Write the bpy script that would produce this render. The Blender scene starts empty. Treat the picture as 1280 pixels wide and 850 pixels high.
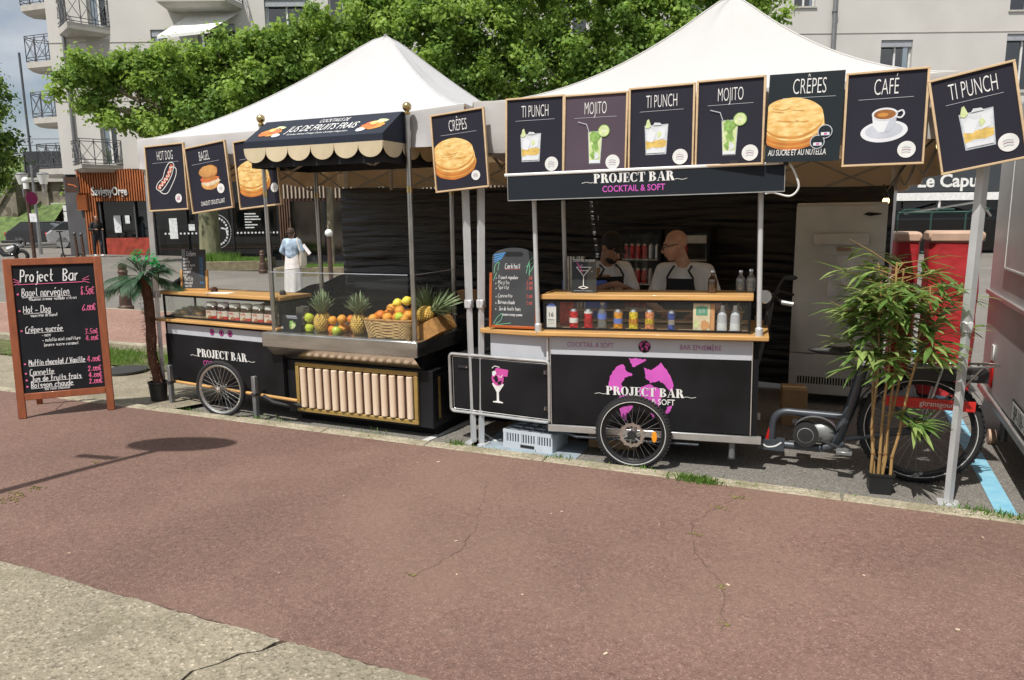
import bpy, bmesh, math, random
import numpy as np
from mathutils import Vector, Matrix, noise as mnoise
RND = random.Random(7)
NR = np.random.default_rng(11)
R = math.radians
scene = bpy.context.scene
COL = scene.collection

# ------------------------------------------------------------------ camera
# street frame: X runs along the kerb, Y away from the camera side, Z up, road at z = 0
YAW, PITCH, ROLL = R(24), math.atan(153 / 920), R(0.7)
CAM = Vector((2.582, -5.094, 1.8))
fw = Vector((-math.sin(YAW) * math.cos(PITCH), math.cos(YAW) * math.cos(PITCH), -math.sin(PITCH)))
rt0 = Vector((math.cos(YAW), math.sin(YAW), 0))
up0 = rt0.cross(fw)
rt = rt0 * math.cos(ROLL) - up0 * math.sin(ROLL)
upv = up0 * math.cos(ROLL) + rt0 * math.sin(ROLL)
cd = bpy.data.cameras.new('camera')
cam = bpy.data.objects.new('camera', cd)
COL.objects.link(cam)
cam.matrix_world = Matrix(((rt.x, upv.x, -fw.x, CAM.x), (rt.y, upv.y, -fw.y, CAM.y), (rt.z, upv.z, -fw.z, CAM.z), (0, 0, 0, 1)))
cd.sensor_width = 36
cd.lens = 36 * 920 / 1280
cd.clip_start = 0.05
cd.clip_end = 2000
scene.camera = cam

# ------------------------------------------------------------------ sky and sun
SUN_EL, SUN_AZ = R(60), R(79)              # light travels towards SUN_AZ in plan
to_sun = Vector((-math.cos(SUN_AZ) * math.cos(SUN_EL), -math.sin(SUN_AZ) * math.cos(SUN_EL), math.sin(SUN_EL)))
world = bpy.data.worlds.new('World')
scene.world = world
world.use_nodes = True
nt = world.node_tree
nt.nodes.clear()
wo = nt.nodes.new('ShaderNodeOutputWorld')
bg = nt.nodes.new('ShaderNodeBackground')
sk = nt.nodes.new('ShaderNodeTexSky')
sk.sky_type = 'NISHITA'
sk.sun_disc = False
sk.sun_elevation = SUN_EL
sk.sun_rotation = math.atan2(to_sun.x, to_sun.y)
sk.air_density = 1.0
sk.dust_density = 2.0
tcw = nt.nodes.new('ShaderNodeTexCoord')
mpw = nt.nodes.new('ShaderNodeMapping')
mpw.inputs['Scale'].default_value = (1, 1, 2.2)
nzw = nt.nodes.new('ShaderNodeTexNoise')
nzw.inputs['Scale'].default_value = 2.6
nzw.inputs['Detail'].default_value = 7
nzw.inputs['Roughness'].default_value = 0.55
crw = nt.nodes.new('ShaderNodeValToRGB')
crw.color_ramp.elements[0].position = 0.30
crw.color_ramp.elements[1].position = 0.56
nzw2 = nt.nodes.new('ShaderNodeTexNoise')
nzw2.inputs['Scale'].default_value = 5.5
nzw2.inputs['Detail'].default_value = 6
crw2 = nt.nodes.new('ShaderNodeValToRGB')
crw2.color_ramp.elements[0].position = 0.3
crw2.color_ramp.elements[0].color = (5.6, 5.9, 6.3, 1)
crw2.color_ramp.elements[1].position = 0.72
crw2.color_ramp.elements[1].color = (9.4, 9.5, 9.6, 1)
mxw = nt.nodes.new('ShaderNodeMixRGB')
L = nt.links.new
L(tcw.outputs['Generated'], mpw.inputs['Vector'])
L(mpw.outputs['Vector'], nzw.inputs['Vector'])
L(mpw.outputs['Vector'], nzw2.inputs['Vector'])
L(nzw.outputs['Fac'], crw.inputs['Fac'])
L(nzw2.outputs['Fac'], crw2.inputs['Fac'])
L(crw.outputs['Color'], mxw.inputs['Fac'])
L(sk.outputs['Color'], mxw.inputs['Color1'])
L(crw2.outputs['Color'], mxw.inputs['Color2'])
L(mxw.outputs['Color'], bg.inputs['Color'])
bg.inputs['Strength'].default_value = 0.085
L(bg.outputs['Background'], wo.inputs['Surface'])

sd = bpy.data.lights.new('sun', 'SUN')
sd.energy = 4.2
sd.angle = R(0.53)
sd.color = (1.0, 0.955, 0.89)
sun = bpy.data.objects.new('sun', sd)
COL.objects.link(sun)
sun.rotation_euler = to_sun.to_track_quat('Z', 'Y').to_euler()
sun.location = (0, 0, 30)
scene.view_settings.view_transform = 'Standard'
scene.view_settings.look = 'None'
scene.view_settings.gamma = 1
scene.view_settings.exposure = 0.18
scene.view_settings.use_curve_mapping = False
scene.cycles.max_bounces = 8
scene.cycles.transparent_max_bounces = 16
scene.cycles.caustics_reflective = False
scene.cycles.caustics_refractive = False

# ------------------------------------------------------------------ materials
MATS = {}
def pm(name, col, rough=.6, metal=0, var=.12, vs=8, bump=0, bs=60, spec=.5, coat=0, stretch=(1, 1, 1), col2=None, emit=None, thr=None, detail=5):
    """Principled material: base colour broken up by noise, optional second colour and bump."""
    m = bpy.data.materials.new(name)
    m.use_nodes = True
    n = m.node_tree.nodes
    l = m.node_tree.links.new
    b = n['Principled BSDF']
    tc = n.new('ShaderNodeTexCoord')
    mp = n.new('ShaderNodeMapping')
    mp.inputs['Scale'].default_value = stretch
    l(tc.outputs['Object'], mp.inputs['Vector'])
    nz = n.new('ShaderNodeTexNoise')
    nz.inputs['Scale'].default_value = vs
    nz.inputs['Detail'].default_value = detail
    l(mp.outputs['Vector'], nz.inputs['Vector'])
    cr = n.new('ShaderNodeValToRGB')
    lo, hi = thr or (.3, .7)
    cr.color_ramp.elements[0].position = lo
    cr.color_ramp.elements[1].position = hi
    c2 = col2 or tuple(min(1, c * (1 + var)) for c in col)
    c1 = col if col2 else tuple(c * (1 - var) for c in col)
    cr.color_ramp.elements[0].color = (*c1, 1)
    cr.color_ramp.elements[1].color = (*c2, 1)
    l(nz.outputs['Fac'], cr.inputs['Fac'])
    l(cr.outputs['Color'], b.inputs['Base Color'])
    mr = n.new('ShaderNodeMapRange')
    mr.inputs['To Min'].default_value = max(.03, rough - .08)
    mr.inputs['To Max'].default_value = min(1, rough + .08)
    l(nz.outputs['Fac'], mr.inputs['Value'])
    l(mr.outputs['Result'], b.inputs['Roughness'])
    b.inputs['Metallic'].default_value = metal
    b.inputs['Specular IOR Level'].default_value = spec
    b.inputs['Coat Weight'].default_value = coat
    if bump:
        nb = n.new('ShaderNodeTexNoise')
        nb.inputs['Scale'].default_value = bs
        nb.inputs['Detail'].default_value = 4
        l(mp.outputs['Vector'], nb.inputs['Vector'])
        bp = n.new('ShaderNodeBump')
        bp.inputs['Strength'].default_value = min(1, bump)
        bp.inputs['Distance'].default_value = .02
        l(nb.outputs['Fac'], bp.inputs['Height'])
        l(bp.outputs['Normal'], b.inputs['Normal'])
    if emit:
        b.inputs['Emission Color'].default_value = (*emit[0], 1)
        b.inputs['Emission Strength'].default_value = emit[1]
    MATS[name] = m
    return m

def glass_mat(name, tint=(1, 1, 1), refl=.16, rough=.02, body=0, bodycol=(.8, .85, .85)):
    m = bpy.data.materials.new(name)
    m.use_nodes = True
    n = m.node_tree.nodes
    l = m.node_tree.links.new
    n.remove(n['Principled BSDF'])
    out = n['Material Output']
    tr = n.new('ShaderNodeBsdfTransparent')
    tr.inputs['Color'].default_value = (*tint, 1)
    gl = n.new('ShaderNodeBsdfGlossy')
    gl.inputs['Roughness'].default_value = rough
    lw = n.new('ShaderNodeLayerWeight')
    lw.inputs['Blend'].default_value = .25
    mr = n.new('ShaderNodeMapRange')
    mr.inputs['To Min'].default_value = refl * .5
    mr.inputs['To Max'].default_value = min(1, refl * 4)
    l(lw.outputs['Fresnel'], mr.inputs['Value'])
    mx = n.new('ShaderNodeMixShader')
    l(mr.outputs['Result'], mx.inputs['Fac'])
    l(tr.outputs['BSDF'], mx.inputs[1])
    l(gl.outputs['BSDF'], mx.inputs[2])
    last = mx
    if body:
        df = n.new('ShaderNodeBsdfDiffuse')
        df.inputs['Color'].default_value = (*bodycol, 1)
        m2 = n.new('ShaderNodeMixShader')
        m2.inputs['Fac'].default_value = body
        l(mx.outputs['Shader'], m2.inputs[1])
        l(df.outputs['BSDF'], m2.inputs[2])
        last = m2
    l(last.outputs['Shader'], out.inputs['Surface'])
    MATS[name] = m
    return m

def cloth_mat(name, col, trans=.3, tcol=None, var=.05, vs=3, bump=.3, bs=9, rough=.8, wr=(1, 1, 1)):
    """Thin fabric or leaf: diffuse plus translucent."""
    m = pm(name, col, rough, 0, var, vs, bump, bs, spec=.25, stretch=wr)
    n = m.node_tree.nodes
    l = m.node_tree.links.new
    t = n.new('ShaderNodeBsdfTranslucent')
    t.inputs['Color'].default_value = (*(tcol or col), 1)
    mx = n.new('ShaderNodeMixShader')
    mx.inputs['Fac'].default_value = trans
    l(n['Principled BSDF'].outputs['BSDF'], mx.inputs[1])
    l(t.outputs['BSDF'], mx.inputs[2])
    l(mx.outputs['Shader'], n['Material Output'].inputs['Surface'])
    return m

def stone_ground(name, base, stone, dark, sscale=130, big=.8, amt=.35, bump=.35, rough=.9, stain=None):
    """Asphalt or exposed-aggregate concrete: voronoi chips, fine noise, large stains."""
    m = bpy.data.materials.new(name)
    m.use_nodes = True
    n = m.node_tree.nodes
    l = m.node_tree.links.new
    b = n['Principled BSDF']
    tc = n.new('ShaderNodeTexCoord')
    vo = n.new('ShaderNodeTexVoronoi')
    vo.inputs['Scale'].default_value = sscale
    vo.inputs['Randomness'].default_value = 1
    l(tc.outputs['Object'], vo.inputs['Vector'])
    sp = n.new('ShaderNodeSeparateColor')
    l(vo.outputs['Color'], sp.inputs['Color'])
    cr = n.new('ShaderNodeValToRGB')
    e = cr.color_ramp.elements
    e[0].position = 0; e[0].color = (*dark, 1)
    e[1].position = 1; e[1].color = (*stone, 1)
    x = e.new(.25); x.color = (*base, 1)
    x = e.new(1 - amt); x.color = (*base, 1)
    l(sp.outputs['Red'], cr.inputs['Fac'])
    nf = n.new('ShaderNodeTexNoise'); nf.inputs['Scale'].default_value = 35; nf.inputs['Detail'].default_value = 8; nf.inputs['Roughness'].default_value = .7
    nb = n.new('ShaderNodeTexNoise'); nb.inputs['Scale'].default_value = big; nb.inputs['Detail'].default_value = 7; nb.inputs['Roughness'].default_value = .65
    l(tc.outputs['Object'], nf.inputs['Vector']); l(tc.outputs['Object'], nb.inputs['Vector'])
    r1 = n.new('ShaderNodeMapRange'); r1.inputs['From Min'].default_value = .3; r1.inputs['From Max'].default_value = .7; r1.inputs['To Min'].default_value = .72; r1.inputs['To Max'].default_value = 1.25
    l(nf.outputs['Fac'], r1.inputs['Value'])
    r2 = n.new('ShaderNodeMapRange'); r2.inputs['From Min'].default_value = .3; r2.inputs['From Max'].default_value = .7; r2.inputs['To Min'].default_value = .8; r2.inputs['To Max'].default_value = 1.16
    l(nb.outputs['Fac'], r2.inputs['Value'])
    mu = n.new('ShaderNodeMath'); mu.operation = 'MULTIPLY'
    l(r1.outputs['Result'], mu.inputs[0]); l(r2.outputs['Result'], mu.inputs[1])
    hv = n.new('ShaderNodeVectorMath'); hv.operation = 'SCALE'
    l(cr.outputs['Color'], hv.inputs[0]); l(mu.outputs['Value'], hv.inputs['Scale'])
    last = hv.outputs['Vector']
    if stain:
        ns = n.new('ShaderNodeTexNoise'); ns.inputs['Scale'].default_value = stain[1]; ns.inputs['Detail'].default_value = 9; ns.inputs['Roughness'].default_value = .7
        l(tc.outputs['Object'], ns.inputs['Vector'])
        rs = n.new('ShaderNodeMapRange'); rs.inputs['From Min'].default_value = stain[2]; rs.inputs['From Max'].default_value = stain[2] + .12; rs.inputs['To Max'].default_value = stain[3]
        l(ns.outputs['Fac'], rs.inputs['Value'])
        mxs = n.new('ShaderNodeMixRGB'); mxs.inputs['Color2'].default_value = (*stain[0], 1)
        l(rs.outputs['Result'], mxs.inputs['Fac']); l(last, mxs.inputs['Color1'])
        last = mxs.outputs['Color']
    l(last, b.inputs['Base Color'])
    b.inputs['Roughness'].default_value = rough
    b.inputs['Specular IOR Level'].default_value = .3
    ad = n.new('ShaderNodeMath'); ad.operation = 'MULTIPLY_ADD'; ad.inputs[1].default_value = .6
    l(vo.outputs['Distance'], ad.inputs[0]); l(nf.outputs['Fac'], ad.inputs[2])
    bp = n.new('ShaderNodeBump'); bp.inputs['Strength'].default_value = bump; bp.inputs['Distance'].default_value = .012
    l(ad.outputs['Value'], bp.inputs['Height']); l(bp.outputs['Normal'], b.inputs['Normal'])
    MATS[name] = m
    return m

# ------------------------------------------------------------------ mesh builder
class MB:
    def __init__(s):
        s.v = []; s.f = []; s.mi = []; s.mats = []; s.m = Matrix.Identity(4)
    def mat(s, name):
        if name not in s.mats: s.mats.append(name)
        return s.mats.index(name)
    def add(s, verts, faces, mat):
        o = len(s.v); k = s.mat(mat)
        for p in verts: s.v.append(tuple(s.m @ Vector(p)))
        for f in faces: s.f.append(tuple(i + o for i in f)); s.mi.append(k)
        return s
    def box(s, c, d, mat, rz=0, rot=None):
        x, y, z = d[0] / 2, d[1] / 2, d[2] / 2
        M = Matrix.Translation(c) @ (rot.to_4x4() if rot else Matrix.Rotation(rz, 4, 'Z'))
        vs = [M @ Vector((a * x, b * y, e * z)) for e in (-1, 1) for a, b in ((-1, -1), (1, -1), (1, 1), (-1, 1))]
        return s.add(vs, [(3, 2, 1, 0), (4, 5, 6, 7), (0, 1, 5, 4), (1, 2, 6, 5), (2, 3, 7, 6), (3, 0, 4, 7)], mat)
    def bx(s, x0, x1, y0, y1, z0, z1, mat):
        return s.box(((x0 + x1) / 2, (y0 + y1) / 2, (z0 + z1) / 2), (x1 - x0, y1 - y0, z1 - z0), mat)
    def tube(s, pts, r, mat, n=8, cap=True, closed=False):
        pts = [Vector(p) for p in pts]
        rs = r if isinstance(r, (list, tuple)) else [r] * len(pts)
        vs = []; fs = []; N = len(pts)
        a = None
        for i, p in enumerate(pts):
            if closed: d = pts[(i + 1) % N] - pts[i - 1]
            else: d = pts[min(i + 1, N - 1)] - pts[max(i - 1, 0)]
            if d.length < 1e-9: d = Vector((0, 0, 1))
            d.normalize()
            if a is None: a = d.cross(Vector((.3, .2, .93)) if abs(d.z) < .9 else Vector((1, 0, 0))).normalized()
            else: a = (a - d * a.dot(d)).normalized()
            b = d.cross(a)
            for k in range(n):
                t = 2 * math.pi * k / n
                vs.append(p + (a * math.cos(t) + b * math.sin(t)) * rs[i])
        for i in range(N if closed else N - 1):
            j = (i + 1) % N
            for k in range(n):
                fs.append((i * n + k, i * n + (k + 1) % n, j * n + (k + 1) % n, j * n + k))
        if cap and not closed:
            fs.append(tuple(range(n - 1, -1, -1))); fs.append(tuple((N - 1) * n + k for k in range(n)))
        return s.add(vs, fs, mat)
    def cyl(s, p0, p1, r, mat, n=12, r1=None):
        return s.tube([p0, p1], [r, r if r1 is None else r1], mat, n)
    def lathe(s, prof, mat, c=(0, 0, 0), n=16, rot=None, mats=None, sx=1, sy=1):
        """prof = [(r, z)...]; mats optionally names the material of each band."""
        M = Matrix.Translation(c) @ (rot.to_4x4() if rot else Matrix.Identity(4))
        vs = [M @ Vector((r * math.cos(2 * math.pi * k / n) * sx, r * math.sin(2 * math.pi * k / n) * sy, z)) for r, z in prof for k in range(n)]
        for i in range(len(prof) - 1):
            fs = [(i * n + k, i * n + (k + 1) % n, (i + 1) * n + (k + 1) % n, (i + 1) * n + k) for k in range(n)]
            mm = mats[i] if mats else mat
            used = sorted({q for f in fs for q in f}); mpq = {q: w for w, q in enumerate(used)}
            s.add([vs[q] for q in used], [tuple(mpq[q] for q in f) for f in fs], mm)
        return s
    def ball(s, c, r, mat, n=12, m=8, rot=None):
        rx, ry, rz = r if isinstance(r, (tuple, list)) else (r, r, r)
        M = Matrix.Translation(c) @ (rot.to_4x4() if rot else Matrix.Identity(4))
        vs = []; fs = []
        for i in range(1, m):
            t = math.pi * i / m
            for k in range(n):
                p = 2 * math.pi * k / n
                vs.append(M @ Vector((rx * math.sin(t) * math.cos(p), ry * math.sin(t) * math.sin(p), rz * math.cos(t))))
        vs.append(M @ Vector((0, 0, rz))); vs.append(M @ Vector((0, 0, -rz)))
        T, Bq = len(vs) - 2, len(vs) - 1
        for i in range(m - 2):
            for k in range(n): fs.append((i * n + k, (i + 1) * n + k, (i + 1) * n + (k + 1) % n, i * n + (k + 1) % n))
        for k in range(n):
            fs.append((T, k, (k + 1) % n)); fs.append((Bq, (m - 2) * n + (k + 1) % n, (m - 2) * n + k))
        return s.add(vs, fs, mat)
    def torus(s, c, Rr, r, mat, axis='Y', n=40, k=8):
        pts = []
        for i in range(n):
            t = 2 * math.pi * i / n; x, y = Rr * math.cos(t), Rr * math.sin(t)
            o = {'Y': (x, 0, y), 'Z': (x, y, 0), 'X': (0, x, y)}[axis]
            pts.append((c[0] + o[0], c[1] + o[1], c[2] + o[2]))
        return s.tube(pts, r, mat, k, closed=True)
    def grid(s, fn, nu, nv, mat, closed_u=False):
        vs = [fn(i / nu, j / nv) for j in range(nv + 1) for i in range(nu + 1)]
        fs = [(j * (nu + 1) + i, j * (nu + 1) + i + 1, (j + 1) * (nu + 1) + i + 1, (j + 1) * (nu + 1) + i) for j in range(nv) for i in range(nu)]
        return s.add(vs, fs, mat)
    def flat(s, pts, y, mat):
        """polygon drawn in the XZ plane, facing -Y"""
        return s.add([(p[0], y, p[1]) for p in pts], [tuple(range(len(pts)))], mat)
    def prism(s, pts, y0, y1, mat):
        """XZ outline (counter-clockwise seen from -Y) extruded from y0 (front) to y1"""
        n = len(pts)
        vs = [(p[0], y0, p[1]) for p in pts] + [(p[0], y1, p[1]) for p in pts]
        fs = [tuple(range(n)), tuple(range(2 * n - 1, n - 1, -1))] + [(i, i + n, (i + 1) % n + n, (i + 1) % n) for i in range(n)]
        return s.add(vs, fs, mat)
    def ribbon(s, pts, w, y, mat, jit=0):
        for i in range(len(pts) - 1):
            (x0, z0), (x1, z1) = pts[i], pts[i + 1]
            dx, dz = x1 - x0, z1 - z0
            l = math.hypot(dx, dz) or 1e-6
            ex, ez = dx / l * w * .35, dz / l * w * .35
            nx, nz = -dz / l * w / 2, dx / l * w / 2
            yy = y - .00004 * (i % 3)
            s.add([(x0 - ex - nx, yy, z0 - ez - nz), (x1 + ex - nx, yy, z1 + ez - nz), (x1 + ex + nx, yy, z1 + ez + nz), (x0 - ex + nx, yy, z0 - ez + nz)], [(0, 1, 2, 3)], mat)
        return s
    def text(s, body, size, x, z, y, mat, xs=1, shear=0, align='C', weight=0, depth=0):
        vs, fs, w = text_geo(body, shear, weight)
        k = size
        off = {'C': -w * k * xs / 2, 'L': 0, 'R': -w * k * xs}[align]
        s.add([(x + off + vx * k * xs, y, z + vz * k) for vx, vz in vs], fs, mat)
        return s
    def build(s, name, parent=None, bevel=0, smooth=40, seg=1):
        me = bpy.data.meshes.new(name)
        me.from_pydata(s.v, [], s.f)
        for mname in s.mats: me.materials.append(MATS[mname])
        me.polygons.foreach_set('material_index', s.mi)
        if smooth:
            me.polygons.foreach_set('use_smooth', [True] * len(me.polygons))
            me.set_sharp_from_angle(angle=R(smooth))
        me.update()
        o = bpy.data.objects.new(name, me)
        COL.objects.link(o)
        if parent: o.parent = parent
        if bevel:
            md = o.modifiers.new('bevel', 'BEVEL'); md.width = bevel; md.segments = seg; md.limit_method = 'ANGLE'; md.angle_limit = R(50)
        return o

_TX = {}
def text_geo(body, shear=0, weight=0):
    key = (body, shear, weight)
    if key in _TX: return _TX[key]
    c = bpy.data.curves.new('lettering', 'FONT')
    c.body = body; c.size = 1; c.shear = shear; c.offset = weight; c.resolution_u = 3
    o = bpy.data.objects.new('lettering_source', c)
    COL.objects.link(o)
    dg = bpy.context.evaluated_depsgraph_get()
    me = bpy.data.meshes.new_from_object(o.evaluated_get(dg))
    vs = [(v.co.x, v.co.y) for v in me.vertices]
    fs = [tuple(p.vertices) for p in me.polygons]
    bpy.data.objects.remove(o); bpy.data.curves.remove(c); bpy.data.meshes.remove(me)
    x0 = min(v[0] for v in vs); w = max(v[0] for v in vs) - x0
    vs = [(a - x0, b) for a, b in vs]
    _TX[key] = (vs, fs, w)
    return _TX[key]

def ell(cx, cz, rx, rz, n=24, a0=0, a1=360, rot=0):
    out = []
    m = n if a1 - a0 >= 360 else n + 1
    for i in range(m):
        t = R(a0 + (a1 - a0) * i / n)
        x, z = rx * math.cos(t), rz * math.sin(t)
        out.append((cx + x * math.cos(rot) - z * math.sin(rot), cz + x * math.sin(rot) + z * math.cos(rot)))
    return out

# single-stroke handwriting: digit pairs are x, y on a grid with baseline 2 and x-height 6
HW = {'a': '462615132232434642', 'b': '191232434536 16', 'c': '45362615132232', 'd': '45362615132232434942', 'e': '144445362615132232', 'f': '39292822 1646', 'g': '46261513224246402010',
      'h': '1912 1426364542', 'i': '2622 2827', 'j': '36312010 3837', 'k': '1912 461442', 'l': '292332', 'm': '1612 15263532 35465552', 'n': '1612 1526364542', 'o': '261513223243453626', 'p': '1610 163645433212',
      'q': '4640 4626151322', 'r': '1612 142636', 's': '4536261524344332', 't': '292332 1636', 'u': '1613223243 4642', 'v': '163256', 'w': '1622344256', 'x': '1642 4612', 'y': '1633 4620', 'z': '16461242',
      'A': '123952 2545', 'B': '1219394847361644433212', 'C': '49291715124142', 'D': '1219395853321 2'.replace(' ', ''), 'H': '1219 5952 1555', 'J': '59534222 3969', 'M': '1219355952', 'P': '1219394846351 5'.replace(' ', ''),
      'S': '49291716454332 12', 'T': '1959 3932', 'V': '193259', 'R': '121939484635155 2'.replace(' ', ''), 'E': '49191242 1535',
      '0': '261713223243473626', '1': '173932', '2': '17293947124 2'.replace(' ', ''), '3': '1949253543321 2'.replace(' ', ''), '4': '39144454 4942', '5': '4919153544433212', '6': '4826141322324344', '8': '3929182634433222132536 4839', '9': '45251628394842',
      '.': '2223', ',': '2321', '-': '1444', '/': '1149', '€': '48291713223243 0536 0434', "'": '2928'}
ACC = {'é': ('e', '2839'), 'è': ('e', '1938'), 'ê': ('e', '183948'), 'î': ('i', '183948'), 'É': ('E', '2839')}
def hand_w(body, h):
    w = 0
    for ch in body:
        if ch == ' ': w += 3.2; continue
        st = HW.get(ACC.get(ch, (ch, None))[0], '')
        w += max([3] + [int(q[i]) for q in st.split() for i in range(0, len(q) - 1, 2)]) + .7
    return w * h / 7
def hand(mb, body, x, z, h, mat, w=.004, y=-.001, xs=1, jit=.25, slant=.08, fit=None):
    u = h / 7
    if fit: xs = (fit - x) / hand_w(body, h)
    rr = random.Random(len(body) * 131 + int(abs(z) * 977))
    for ch in body:
        if ch == ' ': x += 3.2 * u * xs; continue
        base, acc = ACC.get(ch, (ch, None))
        st = HW.get(base, '')
        strokes = st.split() + ([acc] if acc else [])
        mx = 3
        for q in strokes:
            pts = []
            for i in range(0, len(q) - 1, 2):
                gx, gy = int(q[i]), int(q[i + 1])
                mx = max(mx, gx)
                gx += rr.uniform(-jit, jit); gy += rr.uniform(-jit, jit)
                pts.append((x + (gx - 1) * u * xs + (gy - 2) * u * slant, z + (gy - 2) * u))
            if len(pts) > 1: mb.ribbon(pts, w, y, mat)
        x += (mx + .7) * u * xs
    return x

def didone(mb, body, h, x, z, y, mat, align='C'):
    """fat-faced serif capitals"""
    K = .26; T = .055
    def rect(x0, x1, z0, z1): return [(x0, z0), (x1, z0), (x1, z1), (x0, z1)]
    def ringq(cx, cz, ro, zo, ri, zi, a0, a1, n=14):
        out = []
        for i in range(n):
            t, q = R(a0 + (a1 - a0) * i / n), R(a0 + (a1 - a0) * (i + 1) / n)
            out.append([(cx + ri * math.cos(t), cz + zi * math.sin(t)), (cx + ro * math.cos(t), cz + zo * math.sin(t)), (cx + ro * math.cos(q), cz + zo * math.sin(q)), (cx + ri * math.cos(q), cz + zi * math.sin(q))])
        return out
    def stem(x0): return [rect(x0, x0 + K, 0, 1), rect(x0 - .09, x0 + K + .09, 0, T), rect(x0 - .09, x0 + K + .09, 1 - T, 1)]
    G = {
     'P': (.78, stem(.1) + ringq(.36, .735, .38, .265, .13, .215, -90, 90)),
     'R': (.9, stem(.1) + ringq(.36, .745, .36, .255, .12, .205, -90, 90) + [[(.42, .5), (.62, 0), (.92, 0), (.68, .52)]]),
     'O': (.86, ringq(.43, .5, .43, .51, .17, .46, 0, 360, 26)),
     'J': (.6, [rect(.26, .26 + K, .2, 1), rect(.15, .62, 1 - T, 1)] + ringq(.26, .2, .26, .22, .03, .17, -180, 0, 10) + [ell(.09, .2, .09, .09, 10)]),
     'E': (.76, stem(.1) + [rect(.1, .7, 0, T), rect(.1, .7, 1 - T, 1), rect(.36, .55, .48, .48 + T), rect(.64, .7, 0, .3), rect(.64, .7, .7, 1), rect(.52, .56, .38, .64)]),
     'C': (.8, ringq(.43, .5, .43, .51, .17, .46, 45, 315, 20) + [rect(.7, .75, .64, .98), rect(.7, .75, .04, .3)]),
     'T': (.8, [rect(.27, .27 + K, 0, 1), rect(.16, .64, 0, T), rect(.02, .78, 1 - T, 1), rect(.02, .07, .68, 1), rect(.73, .78, .68, 1)]),
     'B': (.86, stem(.1) + ringq(.36, .76, .36, .24, .12, .19, -90, 90) + ringq(.36, .27, .44, .27, .17, .22, -90, 90)),
     'A': (.9, [[(.4, 1), (.58, 0), (.86, 0), (.54, 1)], [(.08, 0), (.14, 0), (.46, 1), (.42, 1)], rect(.2, .66, .3, .3 + T), rect(0, .24, 0, T), rect(.5, .92, 0, T)]),
     ' ': (.3, [])}
    W = sum(G[c][0] + .03 for c in body)
    x -= {'C': W * h / 2, 'L': 0}[align]
    k = 0
    for c in body:
        w, polys = G[c]
        for p in polys:
            mb.flat([(x + a * h, z + b * h) for a, b in p], y - .0001 * (k % 6), mat); k += 1
        x += (w + .03) * h
    return W * h

# ------------------------------------------------------------------ scene helpers
def tag(o, label=None, cat=None, group=None, kind=None):
    if label: o['label'] = label
    if cat: o['category'] = cat
    if group: o['group'] = group
    if kind: o['kind'] = kind
    return o
def thing(name, label, cat, loc=(0, 0, 0), rz=0, group=None, rot=None):
    o = bpy.data.objects.new(name, None)
    COL.objects.link(o)
    o.empty_display_size = .1
    o.location = loc
    o.rotation_euler = rot or (0, 0, rz)
    return tag(o, label, cat, group)
def copy_tree(o, parent=None):
    c = o.copy(); COL.objects.link(c); c.parent = parent
    for ch in [q for q in list(bpy.data.objects) if q.parent == o]: copy_tree(ch, c)
    return c
def struct(mb, name, parent=None, **k):
    o = mb.build(name, parent, **k)
    if not parent: o['kind'] = 'structure'
    return o
# the facade row stands at 24 degrees to the kerb; far() measures along and across it
HF = Vector((-math.sin(R(24)), math.cos(R(24)), 0))
HR = Vector((math.cos(R(24)), math.sin(R(24)), 0))
def far(u, d, z=0):
    """street point: u metres along the facade row, d metres out towards it"""
    p = Vector((2.582, -5.094, 0)) + HF * d + HR * u
    return Vector((p.x, p.y, z))
def far_h(u, d):
    t = min(1, max(0, (d - 16) / 14)); t = t * t * (3 - 2 * t)
    s = min(1, max(0, (-u - 9) / 8))
    return .40 * t * s
# ------------------------------------------------------------------ material library
stone_ground('red_asphalt', (.192, .117, .093), (.30, .208, .168), (.132, .074, .059), 165, .55, .16, .45, .92, ((.235, .155, .118), .3, .5, .5))
stone_ground('grey_asphalt', (.19, .178, .16), (.33, .31, .28), (.1, .094, .086), 140, .4, .16, .4, .9, ((.24, .22, .195), .3, .52, .5))
stone_ground('old_concrete', (.285, .25, .185), (.46, .41, .32), (.17, .148, .105), 85, 1.2, .14, .55, .92, ((.19, .17, .115), 2.2, .52, .6))
stone_ground('kerb_concrete', (.36, .32, .235), (.5, .46, .37), (.2, .18, .13), 90, 2, .14, .5, .9, ((.2, .18, .1), 3, .53, .6))
stone_ground('pink_paving', (.3, .18, .14), (.42, .3, .25), (.18, .1, .08), 60, .6, .2, .3, .9)
stone_ground('viaduct_stone', (.21, .185, .145), (.34, .3, .24), (.09, .08, .06), 2.2, .3, .3, .8, .95)
pm('grass_soil', (.09, .10, .03), .95, var=.4, vs=6, bump=.5, bs=40)
pm('slope_grass', (.10, .15, .045), .95, var=.5, vs=2.2, bump=.8, bs=6)
cloth_mat('grass_blade', (.13, .24, .045), .35, (.2, .34, .05), .35, 20, 0)
pm('drain_iron', (.06, .06, .058), .6, .6, bump=.4, bs=80)
pm('crack_dark', (.10, .06, .047), 1)
pm('gum_dark', (.14, .092, .072), .8)
pm('moss', (.20, .17, .06), 1, var=.5, vs=40, bump=.6, bs=120)
pm('debris_pale', (.6, .5, .36), .9)
pm('blue_paint', (.16, .43, .60), .7, var=.2, vs=14, col2=(.3, .55, .66), thr=(.25, .8))
pm('blue_faded', (.25, .28, .30), .8, vs=9, col2=(.30, .38, .44), thr=(.35, .65))
pm('white_paint', (.62, .62, .6), .7, var=.2, vs=12)
pm('wall_render', (.57, .555, .525), .9, var=.06, vs=.7, bump=.08, bs=40)
pm('wall_tan', (.52, .42, .31), .9, var=.08, vs=1.0)
pm('base_grey', (.085, .085, .09), .8, var=.15, vs=2)
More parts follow.
